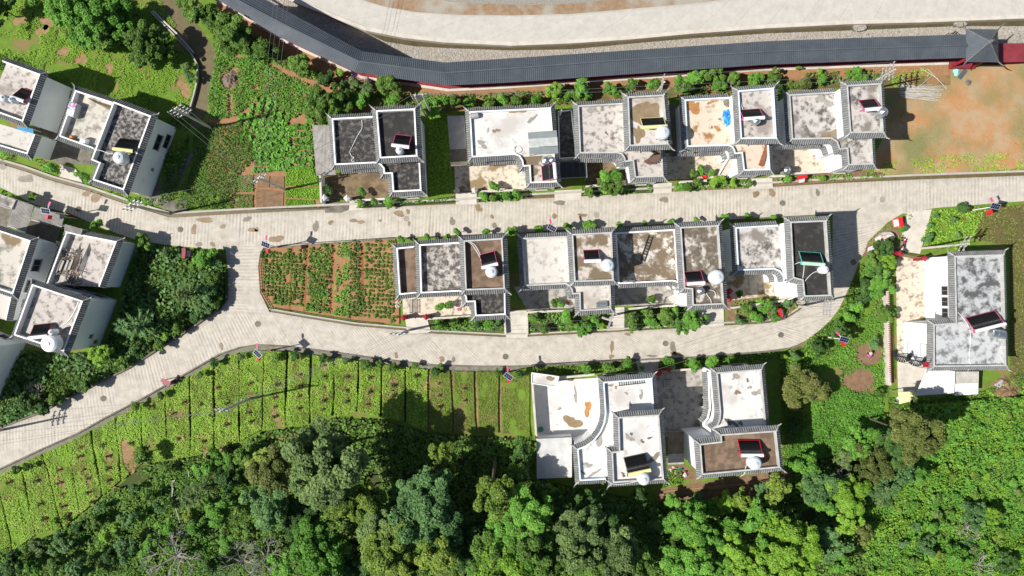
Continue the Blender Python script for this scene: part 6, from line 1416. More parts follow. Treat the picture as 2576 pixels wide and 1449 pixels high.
crops('pepper_plant', 'small pepper plant on the strip by the narrow side roof house', 'pepper plant', 'pepper plants by the narrow side roof house', pC, R(-3), .6, .6, PEP, 140, 'pepper_rows', 'remaining pepper plants by the narrow side roof house', 'leaf_mid', .2)
carpet('potato_rows', 'dense green potato tops on the middle strip of the red soil plot', [pD], 50, .2, 'leaf_bright', .05, .35, .7, (), .42, .8, .2, 13, 1.3, 'vegetables', .2)
for q_, lb_ in ((pB, 'regular rows of small pepper plants on the strip beside the furrow'), (pE, 'narrow rows of small pepper plants beside the potato strip')): crops('pepper_plant', '', '', '', q_, R(-3), .58, .55, PEP, 0, 'pepper_rows', lb_, 'leaf_mid', .2)
carpet('potato_rows', 'patchy potato tops beside the pepper rows of the red soil plot', [pB], 40, .2, 'leaf_bright', .05, .32, .7, (), .66, 1.2, .2, 14, 1.3, 'vegetables', .2)
# ---- house-front gardens
for t, q, m_ in (('11', [(960, 580), (1720, 560), (2000, 520), (2000, 590), (1085, 650)], 'soil_dark'), ('11', [(2225, 475), (2700, 465), (2700, 590), (2370, 600), (2225, 600)], 'soil_dark'), ('12', [(705, 425), (1410, 395), (1410, 500), (710, 535)], 'soil_dark'), ('12', [(1612, 395), (2400, 350), (2390, 450), (1612, 490)], 'soil_brown'), ('13', [(60, 335), (900, 270), (1150, 290), (1150, 350), (60, 420)], 'soil_brown'),
               ('21', [(1740, 320), (2500, 310), (2500, 440), (1780, 430)], 'soil_dark'), ('22', [(165, 240), (940, 225), (930, 430), (165, 460)], 'soil_dark'), ('22', [(1130, 200), (1900, 180), (1900, 400), (1130, 420)], 'soil_dark'), ('22', [(2150, 130), (2780, 60), (2880, 180), (2800, 260), (2576, 330), (2160, 360)], 'soil_brown')):
    MB().sheet(WT(t, q), .16 if t[0] == '2' else .1).build('garden_bed', M[m_], kind='structure')
gb = [('11', [(1020, 600), (1700, 575), (2000, 540), (2000, 575), (1085, 640)]), ('12', [(720, 430), (1400, 400), (1400, 495), (720, 525)]), ('12', [(1620, 400), (2390, 360), (2385, 440), (1620, 480)]), ('11', [(2230, 480), (2690, 470), (2690, 580), (2230, 590)]), ('13', [(70, 340), (1150, 290), (1150, 345), (70, 405)]), ('21', [(1745, 325), (2490, 315), (2490, 430), (1785, 425)]), ('22', [(175, 250), (930, 235), (925, 420), (175, 445)]), ('22', [(1140, 215), (1890, 190), (1890, 390), (1140, 410)]), ('22', [(2220, 140), (2780, 70), (2860, 180), (2780, 255), (2576, 320), (2240, 350)])]
carpet('garden_greens', 'mixed leafy greens in the house-front garden beds', [WT(t, q) for t, q in gb], 30, .22, 'leaf_bright', .1, .45, .8, (), .36, 1.1, .08, 15, 1.3, 'vegetables', .4)
# strip behind the riverside row
hedge = WD([(860, 225), (1050, 235), (1150, 240), (1300, 232), (1500, 222), (1700, 205), (1900, 190), (2100, 182), (2220, 178), (2215, 205), (1980, 225), (1950, 235), (1700, 245), (1560, 235), (1430, 265), (1160, 265), (1060, 270), (940, 280), (830, 290), (800, 260)])
MB().sheet(hedge, .012).build('hedge_strip', mat('strip_soil', (.16, .12, .05), (.09, .1, .03), .8, .95, bump=.6, c3=(.26, .15, .07), scale3=.5, thr3=(.5, .6)), kind='structure')
carpet('hedge_weeds', 'weeds and low shrubs along the strip behind the riverside row', [hedge], 26, .24, 'leaf_mid', .05, .6, .8, (), .42, 1.6, 0, 16, 1.4, 'weeds', .5)
# ---- bare lot to the east
lot = WD([(2225, 180), (2420, 168), (2620, 158), (2620, 420), (2400, 436), (2200, 440), (2195, 400), (2230, 330)])
mat('lot_soil', (.4, .205, .088), (.38, .28, .17), .35, .95, bump=.8, bscale=3, thr=(.4, .62), detail=9, c3=(.2, .19, .08), scale3=.16, thr3=(.42, .66))
MB().sheet(lot, .014).build('bare_lot', M['lot_soil'], kind='structure')
carpet('lot_grass', 'sparse grass creeping over the bare orange lot', [lot], 44, .07, 'grass_dull', .0, .07, .8, (), .62, 5.0, 0, 17, 1.5, 'grass')
carpet('lot_grass', 'greener grass fringe of the bare lot along the street', [WD([(2225, 405), (2400, 390), (2600, 380), (2620, 430), (2400, 436), (2200, 440)]), WD([(2235, 185), (2330, 172), (2345, 195), (2330, 215), (2240, 220)])], 34, .15, 'grass_blade', .02, .18, .8, (), .35, 1.5, 0, 18, cat='grass')
# ---- gardens of the detached house
eg = WD([(2345, 530), (2450, 522), (2480, 520), (2450, 590), (2430, 625), (2330, 630), (2315, 600)])
carpet('garden_greens', 'bright leafy garden beside the driveway of the detached house', [eg], 44, .2, 'leaf_lime', .02, .35, .8, (), .2, 1.2, 0, 19, 1.3, 'vegetables', .4)
og = WD([(2450, 525), (2620, 510), (2620, 960), (2540, 960), (2540, 620), (2450, 600)])
MB().sheet(og, .01).build('meadow', mat('olive_soil', (.13, .1, .04), (.09, .085, .03), .9, .95, bump=.6), kind='structure')
carpet('meadow_grass', 'dull olive grass beyond the driveway garden', [og], 36, .15, 'grass_dull', .0, .15, .8, (), .25, 1.5, 0, 20, 1.5, 'grass')
carpet('meadow_grass', 'darker olive undergrowth beyond the driveway garden', [og], 16, .15, 'leaf_olive', .0, .12, .8, (), .3, 2, 0, 29, 1.5, 'grass')
wedge = WD([(2279, 537), (2290, 545), (2272, 590), (2275, 640), (2255, 650), (2170, 645), (2182, 608), (2207, 582)])
MB().sheet(wedge, .16).build('garden_wedge', M['soil_brown'], kind='structure')
carpet('garden_greens', 'low greens on the garden wedge round the boulder', [wedge], 26, .18, 'leaf_bright', .0, .25, .8, [blob(*TW('13', 1180, 938), 1.7, 1.0)], .4, 1.0, .16, 21, 1.3, 'vegetables', .2)
sg = WD([(2150, 690), (2230, 640), (2232, 1000), (2160, 1010), (2080, 1010), (1985, 960), (1985, 890), (2060, 850), (2110, 790)])
carpet('garden_greens', 'rambling vegetable garden between the bend and the detached house', [sg], 70, .15, 'leaf_bright', .02, .35, .8, [blob(*TW('23', 1010, 650), 2.0, 1.6), blob(*TW('23', 900, 930), 2.6, 1.4)], .3, 1.5, 0, 22, 1.3, 'vegetables', .5)
MB().sheet(blob(*TW('23', 1000, 660), 2.3, 1.9, .3, 20, .3, 41), .014).build('bare_patch', M['soil_brown'], kind='structure'); MB().sheet(blob(*TW('23', 920, 930), 3.0, 1.7, .3, 20, .3, 42), .014).build('bare_patch', M['soil_brown'], kind='structure')
# creeping vines east of the brown roof and rows behind it
vine = WD([(2035, 1000), (2130, 985), (2215, 1000), (2225, 1090), (2150, 1130), (2060, 1150), (1985, 1180), (1975, 1120), (2040, 1060)])
carpet('vine_cover', 'thick bright creeper covering the bank beside the brown roof', [vine], 90, .2, 'leaf_bright', .1, .5, .45, (), 0, 1, 0, 23, 1.1, 'creeper', .8)
back = WD([(1660, 1230), (1980, 1180), (2000, 1210), (1900, 1250), (1660, 1260), (1640, 1240)])
MB().sheet(back, .02).build('ploughed_strip', M['soil_dark' if 0 else 'soil_brown'], kind='structure')
for k in range(3):
    a, b = WD([(1665, 1236 + 8 * k), (1900 - 60 * k, 1215 + 8 * k)]); MB().bar((*a, .06), (*b, .06), .22, .12).build('ridge', M['soil_pale'], kind='structure')
# shaded wedge garden under the slanted houses
wg = WD([(350, 610), (425, 622), (537, 632), (560, 655), (568, 720), (566, 754), (545, 782), (470, 830), (395, 876), (320, 925), (245, 962), (170, 1000), (95, 1038), (0, 1075), (-20, 1075), (-20, 1000), (60, 880), (180, 890), (260, 880), (300, 780), (330, 680)])
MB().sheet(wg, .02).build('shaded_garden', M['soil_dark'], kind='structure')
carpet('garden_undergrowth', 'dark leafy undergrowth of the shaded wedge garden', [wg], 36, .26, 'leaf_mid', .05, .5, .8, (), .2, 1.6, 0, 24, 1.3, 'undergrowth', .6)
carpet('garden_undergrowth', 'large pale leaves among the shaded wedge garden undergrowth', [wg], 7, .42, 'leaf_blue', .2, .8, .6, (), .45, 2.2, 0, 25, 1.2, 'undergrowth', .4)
fn = WD([(0, 478), (45, 500), (87, 520), (170, 545), (200, 565), (190, 575), (100, 545), (0, 500)])
carpet('garden_undergrowth', 'weeds at the foot of the corrugated porch roofs', [fn, WT('10', [(340, 150), (600, 210), (600, 310), (420, 270)]), WT('10', [(740, 270), (930, 330), (900, 420), (800, 390)]), WT('10', [(1060, 470), (1280, 540), (1600, 560), (1580, 640), (1250, 590)]), WT('10', [(0, 60), (150, 120), (140, 175), (0, 170)])], 34, .24, 'leaf_bright', .05, .6, .8, (), .25, 1.2, 0, 26, 1.3, 'weeds', .5)
carpet('garden_undergrowth', 'shaded grass in the gap beside the black-roofed house', [WT('11', [(1740, -300), (1930, -300), (1990, 500), (1740, 530)])], 40, .16, 'grass_blade', .02, .2, .8, (), 0, 1.2, 0, 27, 1.4, 'grass')
# wood and scrub floor
wood = WD([(-20, 1370), (40, 1385), (155, 1332), (205, 1297), (260, 1252), (310, 1212), (360, 1170), (480, 1150), (600, 1120), (660, 1085), (780, 1070), (840, 1050), (960, 1056), (1080, 1090), (1336, 1104), (1345, 1200), (1440, 1225), (1640, 1262), (1900, 1255), (1990, 1190), (2060, 1155), (2230, 1095), (2300, 1010), (2620, 1000), (2620, 1480), (-20, 1480)])
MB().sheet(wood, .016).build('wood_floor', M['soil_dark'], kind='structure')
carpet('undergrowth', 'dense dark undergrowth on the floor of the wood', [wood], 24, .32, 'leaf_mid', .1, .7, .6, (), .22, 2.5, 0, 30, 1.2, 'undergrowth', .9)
scrub = WD([(2240, 1100), (2300, 1015), (2470, 1000), (2620, 990), (2620, 1480), (2180, 1480), (2150, 1300), (2200, 1200)])
carpet('scrub', 'bright bushy scrub covering the slope below the detached house', [scrub], 70, .2, 'leaf_bright', .1, .5, .55, (), .16, 1.4, 0, 31, 1.2, 'scrub', 2.4)
carpet('scrub', 'yellowish scrub mixed over the slope below the detached house', [scrub], 40, .2, 'leaf_lime', .15, .6, .5, (), .42, 3.0, 0, 32, 1.2, 'scrub', 2.4)
scr2 = WD([(-20, 1385), (150, 1340), (320, 1230), (480, 1160), (640, 1130), (700, 1240), (640, 1480), (-20, 1480)])
carpet('scrub', 'mixed green scrub below the striped field', [scr2], 50, .18, 'leaf_mid', .1, .5, .6, (), .28, 1.8, 0, 33, 1.2, 'scrub', 1.4)
carpet('scrub', 'paler clumps in the scrub below the striped field', [scr2], 34, .18, 'leaf_bright', .2, .6, .55, (), .52, 2.2, 0, 34, 1.2, 'scrub', 1.4)

# patchy dull weeds over the striped field and weeds on leftover ground
carpet('field_weeds', 'dull brownish weeds in patches over the striped field', beds[:19], 60, .1, 'grass_dull', .04, .26, .5, (), .48, 2.2, BZ, 51, cat='weeds')
left = [WD(q) for q in ([(1980, 880), (2060, 860), (2050, 930), (2010, 1010), (2040, 1060), (1975, 1120), (1985, 1180), (1965, 1190), (1960, 900)], [(1335, 922), (1440, 917), (1590, 906), (1600, 930), (1480, 942), (1340, 938)], [(1660, 912), (1960, 884), (1960, 905), (1660, 935)],
        [(2230, 1000), (2300, 1005), (2470, 985), (2560, 940), (2600, 960), (2600, 1010), (2300, 1030), (2230, 1060)], [(2020, 860), (2100, 800), (2150, 700), (2165, 660), (2190, 700), (2160, 820), (2080, 900)], [(545, 20), (600, 60), (700, 130), (800, 180), (850, 210), (770, 200), (660, 145), (560, 110), (535, 90), (500, 40)],
        [(1335, 1095), (1345, 1195), (1300, 1200), (1240, 1110)], [(1660, 1185), (1710, 1180), (1715, 1215), (1665, 1225)], [(430, 290), (480, 300), (470, 400), (440, 500), (400, 520)], [(-10, 130), (60, 150), (190, 235), (180, 250), (-10, 180)])]
carpet('weeds', 'mixed weeds on the leftover ground between houses and paths', left, 44, .2, 'leaf_mid', .02, .35, .9, (), .18, 1.4, 0, 52, 1.4, 'weeds', .4)
carpet('weeds', 'brighter weed tufts on the leftover ground between houses and paths', left, 16, .2, 'leaf_lime', .05, .35, .9, (), .45, 1.8, 0, 53, 1.4, 'weeds', .4)
path_strip(LIP, 1.5, .02, M['soil_orange'], 'earth_strip', side=1)
path_strip(shift(LIP, 1.5), 1.4, .016, MATS['strip_soil'], 'earth_strip', side=1)
# household junk between the two paired yard houses
jr = random.Random(9); MB().sheet(WT('32', [(1570, 335), (1735, 325), (1830, 400), (1830, 470), (1580, 480)]), .018).build('earth_strip', M['soil_brown'], kind='structure')
jm = [mat('junk_white', (.6, .6, .58), rough=.6), mat('junk_teal', (.06, .35, .3), rough=.5), M['clay_pot'], M['wood'], M['concrete'], mat('junk_beige', (.5, .42, .32), rough=.7)]
jl = ['white sack', 'teal tarp bundle', 'red clay crock', 'wooden crate', 'grey cement bag', 'beige sack']
for k, (x, y, i) in enumerate(((1600, 385, 0), (1640, 355, 5), (1695, 372, 1), (1745, 395, 2), (1700, 415, 3), (1650, 415, 4), (1745, 430, 0))):
    heap(jl[i].replace(' ', '_'), jl[i] + ' in the junk corner ' + ('beside the brown shed roof' if k < 4 else 'under the brown-roofed wall'), 'junk', '32', x, y, .03, jr.uniform(.25, .45), jr.uniform(.2, .4), jr.uniform(.3, .6), jm[i], 60 + k)
# ================================================================ TREES
def crownmesh(name, m, nblob, leaves, size, seed, br=(.26, .44), flat=.85, elong=1.5, spread=.72):
    """Leaf clumps round blob centres; uneven outline, gaps between clumps. Unit radius."""
    r = np.random.default_rng(seed); C = []
    while len(C) < nblob:
        p = r.uniform(-1, 1, 3)
        if np.linalg.norm(p) < 1 and p[2] > -.55: C.append(p * spread)
    C = np.array(C); ang = np.arctan2(C[:, 1], C[:, 0]); lob = 1 + .22 * np.sin(3 * ang + r.uniform(0, 6)) + .16 * np.sin(5 * ang + r.uniform(0, 6)); C[:, :2] *= lob[:, None]; B = r.uniform(*br, nblob); k = r.choice(nblob, leaves, p=(B ** 2) / (B ** 2).sum())
    d = r.normal(0, 1, (leaves, 3)); d /= np.linalg.norm(d, axis=1)[:, None]; d[:, 2] = np.where(r.random(leaves) < .7, np.abs(d[:, 2]), d[:, 2])
    rad = B[k] * r.uniform(.3, 1.15, leaves) ** .6; P = C[k] + d * rad[:, None]; P[:, 2] *= flat
    # leaf frame: roughly facing outwards, jittered
    nv = d * .8 + r.normal(0, .5, (leaves, 3)) + np.array((0, 0, .6)); nv /= np.linalg.norm(nv, axis=1)[:, None]
    t = np.cross(nv, r.normal(0, 1, (leaves, 3))); t /= np.linalg.norm(t, axis=1)[:, None]; b = np.cross(nv, t)
    s = size * r.uniform(.65, 1.35, leaves); u = t * (s * elong)[:, None] / 2; w = b * s[:, None] / 2
    v = np.stack([P - u, P + w, P + u, P - w], 1).reshape(-1, 3); return quadmesh(name, v, M[m])
def pinemesh(name, m, n, seed):
    r = np.random.default_rng(seed); vs = []
    for k in range(n):
        a = r.uniform(0, 6.28); L = r.uniform(.6, 1.05); z0 = r.uniform(-.9, 1.0); rr_ = L * (1 - (z0 + .9) / 2.3)
        for j in range(34):
            t = (j + r.random()) / 34; c = np.array((math.cos(a) * rr_ * t, math.sin(a) * rr_ * t, z0 + .18 * t)); 
            aa = a + r.normal(0, .7); e = np.array((math.cos(aa), math.sin(aa), r.normal(.15, .25))) * r.uniform(.1, .2); w = np.cross(e, (0, 0, 1)) * .16
            vs.append(np.stack([c - w, c + e * .5 + w * .2, c + e, c + w])[[0, 3, 2, 1]])
    return quadmesh(name, np.concatenate(vs), M[m])
def trunkmesh(name, m, seed, limbs=7):
    r = random.Random(seed); mb = MB().tube([(0, 0, 0), (.02, .01, .35), (-.01, .03, .7), (.02, 0, 1.05)], [.05, .04, .033, .018], 8)
    for k in range(limbs):
        a = k * 2.4 + r.uniform(-.3, .3); z = r.uniform(.5, .9); L = r.uniform(.25, .45); mb.tube([(0, 0, z), (math.cos(a) * L * .5, math.sin(a) * L * .5, z + .14), (math.cos(a) * L, math.sin(a) * L, z + .2)], [.024, .016, .006], 5)
    return mb.mesh(name, M[m])
TR = [trunkmesh('trunk', 'bark', s) for s in (1, 2)]
KINDS = ('leaf_dark', 'leaf_mid', 'leaf_bright', 'leaf_lime', 'leaf_yellow', 'leaf_blue', 'leaf_grey', 'leaf_olive')
BIG, MEDC, SML = {}, {}, {}
def big(kind, v):
    if (kind, v) not in BIG: BIG[kind, v] = crownmesh('crown', kind, 64, 17000, .058, 100 + 7 * v + KINDS.index(kind), (.1, .27), .8, 1.5, .84)
    return BIG[kind, v]
def med(kind, v):
    if (kind, v) not in MEDC: MEDC[kind, v] = crownmesh('crown', kind, 32, 3200, .105, 200 + 7 * v + KINDS.index(kind), (.12, .32), .85, 1.6, .82)
    return MEDC[kind, v]
def sml(kind, v):
    if (kind, v) not in SML: SML[kind, v] = crownmesh('crown', kind, 11, 800, .2, 300 + 7 * v + KINDS.index(kind), (.28, .48), .85, 1.4, .62)
    return SML[kind, v]
tcount = 0
CW = {'leaf_dark': 'dark green', 'leaf_mid': 'mid green', 'leaf_bright': 'fresh green', 'leaf_lime': 'lime green', 'leaf_yellow': 'yellowish', 'leaf_blue': 'blue-green', 'leaf_grey': 'grey-green', 'leaf_olive': 'olive brown'}
def tree(tile, x, y, rz, kind, label, group, hc=None, name='tree', cls=None, flat=1.0):
    """Crown centre seen at (x, y) in the survey tile, radius rz in tile units."""
    global tcount; tcount += 1
    rad = rz / 69.5 * (1.3 if rz > 140 else 1.15 if rz > 100 else 1.08); r = random.Random(tcount); hc = hc or (rad * 1.25 + .5); p = TW(tile, x, y, hc)
    if group: label = ('big ' if rad > 2.2 else 'small ' if rad < .8 else '') + CW[kind] + ' ' + label
    o = thing(name, (*p, 0), label, 'tree' if name != 'shrub' else 'shrub', group)
    me = (big if rad > 2.4 else med if rad > 1.1 else sml)(kind, r.randrange(2)) if cls is None else cls
    link(me, 'crown', o, (0, 0, hc), (r.uniform(-.1, .1), r.uniform(-.1, .1), r.uniform(0, 6.28)), (rad * r.uniform(.85, 1.2), rad * r.uniform(.85, 1.2), rad * r.uniform(.75, 1.1) * flat))
    link(TR[tcount % 2], 'trunk', o, (0, 0, 0), (0, 0, r.uniform(0, 6)), (rad * .9 + .3, rad * .9 + .3, hc))
    return o
L_, G_ = 'leafy fruit tree in the grass strips behind the slanted houses', 'fruit trees behind the slanted houses'
for x, y, r_ in ((700, 90, 170), (900, 60, 120), (980, 230, 170), (1260, 60, 130), (1180, 160, 110), (860, 410, 120), (1080, 390, 140), (1260, 330, 130), (1480, 440, 160), (1640, 480, 110), (1400, 580, 90), (560, 30, 100), (330, 20, 60), (720, 300, 80)): tree('00', x, y, r_, 'leaf_bright' if x % 40 else 'leaf_mid', L_, G_)
tree('00', 20, 90, 120, 'leaf_dark', 'dark round tree at the edge of the grass strips behind the slanted houses', None)
tree('00', 1870, 670, 50, 'leaf_grey', 'small grey-leaved shrub beside the ditch rim', None, name='shrub'); tree('00', 1900, 770, 60, 'leaf_blue', 'blue-green shrub beside the ditch rim', None, name='shrub')
L_, G_ = 'bushy tree between the ditch and the roofed walk', 'trees between the ditch and the roofed walk'
for x, y, r_ in ((1950, 120, 110), (2110, 150, 90), (2320, 330, 150), (2200, 230, 80), (2230, 420, 80), (1830, 20, 60)): tree('00', x, y, r_, 'leaf_mid', L_, G_)
tree('00', 2530, 510, 80, 'leaf_dark', 'dark shrub in shade under the roofed walk', None, name='shrub')
L_, G_ = 'fruit tree beside the roofed walk above the vegetable plot', 'fruit trees beside the roofed walk'
for x, y, r_ in ((80, 500, 110), (30, 440, 60), (430, 650, 110), (480, 720, 70), (1330, 790, 120), (1400, 860, 80), (1270, 880, 70)): tree('01', x, y, r_, 'leaf_mid', L_, G_, hc=2.6)
tree('01', 840, 735, 60, 'leaf_lime', 'bright lime bush beside the roofed walk', None, name='shrub'); tree('01', 720, 800, 85, 'leaf_dark', 'dark shrub beside the lime bush at the roofed walk', None, name='shrub')
for x, y, r_ in ((980, 840, 75), (1120, 880, 80)): tree('01', x, y, r_, 'leaf_grey', 'shrub with purple blossom beside the roofed walk', 'purple-flowering shrubs by the roofed walk', name='shrub')
fp = quadmesh('blossom', leafquads(np.c_[rng.normal(0, .45, (120, 2)), rng.uniform(.9, 1.4, 120)], .16, .9, 0, .1, rng), M['flower_purple'])
for o in [o for o in COL.objects if o.get('group') == 'purple-flowering shrubs by the roofed walk']: link(fp, 'blossom', o, (0, .1, .6))
L_, G_ = 'spreading leafy tree behind the black-roofed house', 'trees behind the black-roofed house'
for x, y, r_ in ((620, 1000, 130), (740, 1080, 130), (560, 1120, 90), (860, 960, 110), (900, 1080, 90), (690, 1180, 90), (1080, 1010, 80), (1000, 1000, 70), (1390, 990, 70), (1750, 1050, 100), (1870, 1000, 70), (1760, 1130, 70)): tree('01', x, y, r_, 'leaf_bright' if x > 1000 else 'leaf_mid', L_, G_)
L_, G_ = 'garden shrub on the strip between the riverside row and the roofed walk', 'shrubs between the riverside row and the roofed walk'
for t, x, y, r_, k in (('01', 2000, 1030, 70, 'leaf_mid'), ('01', 2150, 1040, 60, 'leaf_bright'), ('01', 2330, 1030, 55, 'leaf_mid'), ('01', 2480, 1010, 60, 'leaf_bright'), ('02', 60, 1000, 60, 'leaf_mid'), ('02', 240, 990, 55, 'leaf_bright'), ('02', 430, 920, 90, 'leaf_lime'), ('02', 560, 960, 60, 'leaf_bright'), ('02', 700, 870, 100, 'leaf_bright'), ('02', 650, 960, 70, 'leaf_mid'), ('02', 760, 960, 60, 'leaf_bright'), ('02', 990, 890, 80, 'leaf_bright'), ('02', 1060, 960, 60, 'leaf_mid'), ('02', 1190, 840, 70, 'leaf_mid'), ('02', 1420, 840, 70, 'leaf_bright'), ('02', 1690, 850, 80, 'leaf_bright'), ('02', 1850, 780, 95, 'leaf_bright'), ('02', 1780, 890, 70, 'leaf_mid'), ('02', 2030, 750, 95, 'leaf_mid'), ('02', 2090, 850, 80, 'leaf_bright'), ('02', 2230, 790, 80, 'leaf_mid'), ('02', 2450, 790, 80, 'leaf_bright'), ('03', 60, 770, 75, 'leaf_mid'), ('03', 90, 880, 60, 'leaf_dark'), ('03', 380, 840, 70, 'leaf_olive'), ('03', 550, 790, 60, 'leaf_bright'), ('03', 520, 720, 40, 'leaf_lime'), ('03', 310, 680, 26, 'leaf_lime'), ('03', 880, 750, 75, 'leaf_bright'), ('03', 960, 790, 55, 'leaf_bright'), ('03', 800, 720, 30, 'leaf_lime')): tree(t, x, y, r_, k, L_, G_, name='shrub')
L_, G_ = 'garden shrub in the beds between the riverside row and its street', 'shrubs in the front gardens of the riverside row'
for t, x, y, r_, k in (('11', 1065, 490, 50, 'leaf_bright'), ('11', 725, 460, 55, 'leaf_dark'), ('11', 1040, 600, 45, 'leaf_lime'), ('11', 1190, 590, 40, 'leaf_bright'), ('11', 1340, 570, 55, 'leaf_bright'), ('11', 1330, 620, 40, 'leaf_mid'), ('11', 2400, 435, 60, 'leaf_bright'), ('11', 2290, 520, 45, 'leaf_bright'), ('11', 2380, 540, 40, 'leaf_mid'), ('11', 2520, 510, 50, 'leaf_bright'), ('12', 45, 510, 60, 'leaf_bright'), ('12', 780, 485, 50, 'leaf_mid'), ('12', 940, 320, 70, 'leaf_bright'), ('12', 1040, 330, 70, 'leaf_bright'), ('12', 920, 420, 70, 'leaf_mid'), ('12', 1050, 440, 90, 'leaf_mid'), ('12', 960, 465, 50, 'leaf_lime'), ('12', 880, 380, 50, 'leaf_mid'), ('12', 1680, 430, 55, 'leaf_bright'), ('12', 1790, 440, 60, 'leaf_mid'), ('12', 1860, 400, 55, 'leaf_mid'), ('12', 1900, 270, 60, 'leaf_bright'), ('12', 1830, 300, 50, 'leaf_mid'), ('12', 2010, 290, 45, 'leaf_bright'), ('12', 2060, 370, 60, 'leaf_lime'), ('12', 2130, 380, 45, 'leaf_bright'), ('12', 2225, 390, 42, 'leaf_lime'), ('13', 200, 358, 45, 'leaf_bright'), ('13', 540, 345, 38, 'leaf_lime'), ('12', 190, 320, 35, 'leaf_bright'), ('12', 2390, 400, 35, 'leaf_mid')): tree(t, x, y, r_, k, L_, G_, name='shrub')
L_, G_ = 'young roadside tree between the middle row houses and the main street', 'young trees along the main street'
for t, x, y, r_ in (('11', 1450, 955, 40), ('11', 1720, 940, 38), ('11', 1930, 930, 38), ('11', 2020, 885, 42), ('11', 2310, 880, 45), ('11', 2560, 875, 45), ('12', 20, 880, 45), ('12', 265, 850, 50), ('12', 560, 835, 55), ('12', 760, 820, 62), ('12', 1085, 820, 40), ('12', 1340, 800, 35), ('12', 1600, 780, 40), ('12', 1855, 765, 30), ('12', 2150, 745, 48), ('12', 2380, 735, 45), ('12', 2160, 800, 35), ('13', 50, 730, 38)): tree(t, x, y, r_, 'leaf_bright', L_, G_, hc=1.7)
L_, G_ = 'fruit bush in the gardens between the middle row and the field-side street', 'bushes in the gardens of the middle row'
for t, x, y, r_, k in (('21', 1860, 190, 50, 'leaf_bright'), ('21', 1930, 180, 45, 'leaf_bright'), ('21', 1830, 380, 50, 'leaf_bright'), ('21', 2000, 350, 50, 'leaf_mid'), ('21', 2220, 360, 55, 'leaf_blue'), ('21', 2330, 370, 50, 'leaf_bright'), ('21', 2440, 350, 45, 'leaf_blue'), ('22', 230, 300, 60, 'leaf_mid'), ('22', 320, 400, 60, 'leaf_mid'), ('22', 430, 150, 50, 'leaf_mid'), ('22', 490, 170, 45, 'leaf_bright'), ('22', 550, 280, 60, 'leaf_bright'), ('22', 580, 370, 60, 'leaf_mid'), ('22', 720, 400, 85, 'leaf_bright'), ('22', 830, 330, 60, 'leaf_bright'), ('22', 900, 380, 50, 'leaf_lime'), ('22', 1190, 300, 70, 'leaf_mid'), ('22', 1200, 390, 60, 'leaf_mid'), ('22', 1390, 330, 70, 'leaf_bright'), ('22', 1380, 250, 50, 'leaf_mid'), ('22', 1550, 300, 90, 'leaf_mid'), ('22', 1640, 240, 60, 'leaf_bright'), ('22', 1690, 390, 80, 'leaf_bright'), ('22', 1810, 330, 95, 'leaf_bright'), ('22', 1950, 300, 55, 'leaf_bright'), ('22', 2280, 330, 45, 'leaf_blue'), ('22', 2360, 210, 65, 'leaf_mid'), ('22', 2420, 270, 50, 'leaf_bright'), ('22', 2540, 180, 75, 'leaf_bright'), ('22', 2480, 300, 50, 'leaf_bright'), ('23', 40, 200, 55, 'leaf_blue'), ('23', 60, 300, 60, 'leaf_bright'), ('23', 200, 150, 45, 'leaf_blue'), ('22', 1400, 110, 45, 'leaf_mid'), ('22', 2290, 60, 40, 'leaf_mid')): tree(t, x, y, r_, k, L_, G_, name='shrub')
L_, G_ = 'shrub in the shaded garden of the slanted houses', 'shrubs in the shaded wedge garden'
for t, x, y, r_, k in (('10', 1440, 970, 85, 'leaf_mid'), ('10', 1670, 1090, 55, 'leaf_grey'), ('10', 980, 815, 65, 'leaf_bright'), ('10', 330, 530, 45, 'leaf_mid'), ('10', 850, 330, 50, 'leaf_bright'), ('10', 520, 245, 60, 'leaf_bright'), ('10', 2060, 1160, 100, 'leaf_bright'), ('10', 2180, 1200, 70, 'leaf_blue'), ('10', 2130, 1350, 80, 'leaf_mid'), ('10', 1960, 1240, 70, 'leaf_mid'), ('20', 2080, 60, 90, 'leaf_blue'), ('20', 2050, 200, 80, 'leaf_blue'), ('20', 2170, 130, 70, 'leaf_mid'), ('20', 1960, 310, 70, 'leaf_dark'), ('20', 1780, 420, 60, 'leaf_mid'), ('20', 1660, 490, 50, 'leaf_lime'), ('20', 1400, 620, 85, 'leaf_dark'), ('20', 1230, 760, 65, 'leaf_mid'), ('20', 1000, 680, 95, 'leaf_lime'), ('20', 800, 720, 60, 'leaf_blue'), ('20', 840, 960, 90, 'leaf_mid'), ('20', 560, 1110, 75, 'leaf_mid'), ('20', 430, 1200, 80, 'leaf_dark'), ('20', 250, 1150, 90, 'leaf_dark'), ('20', 1590, 590, 60, 'leaf_mid')): tree(t, x, y, r_, k, L_, G_, name='shrub')
PINE = [pinemesh('crown', 'leaf_grey', 60, 5), pinemesh('crown', 'leaf_blue', 60, 6)]
for t, x, y, r_, v, lb_ in (('20', 1850, 70, 140, 0, 'feathery grey-green conifer at the fork side of the shaded wedge garden'), ('20', 1370, 390, 165, 1, 'feathery dark conifer in the middle of the shaded wedge garden'), ('30', 2000, 600, 180, 0, 'feathery dark conifer at the edge of the wood below the striped field')): tree(t, x, y, r_, 'leaf_grey', lb_, None, hc=3.2, cls=PINE[v], flat=1.2)
L_, G_ = 'small dark roadside bush on the kerb of the striped field', 'bushes along the kerb of the striped field'
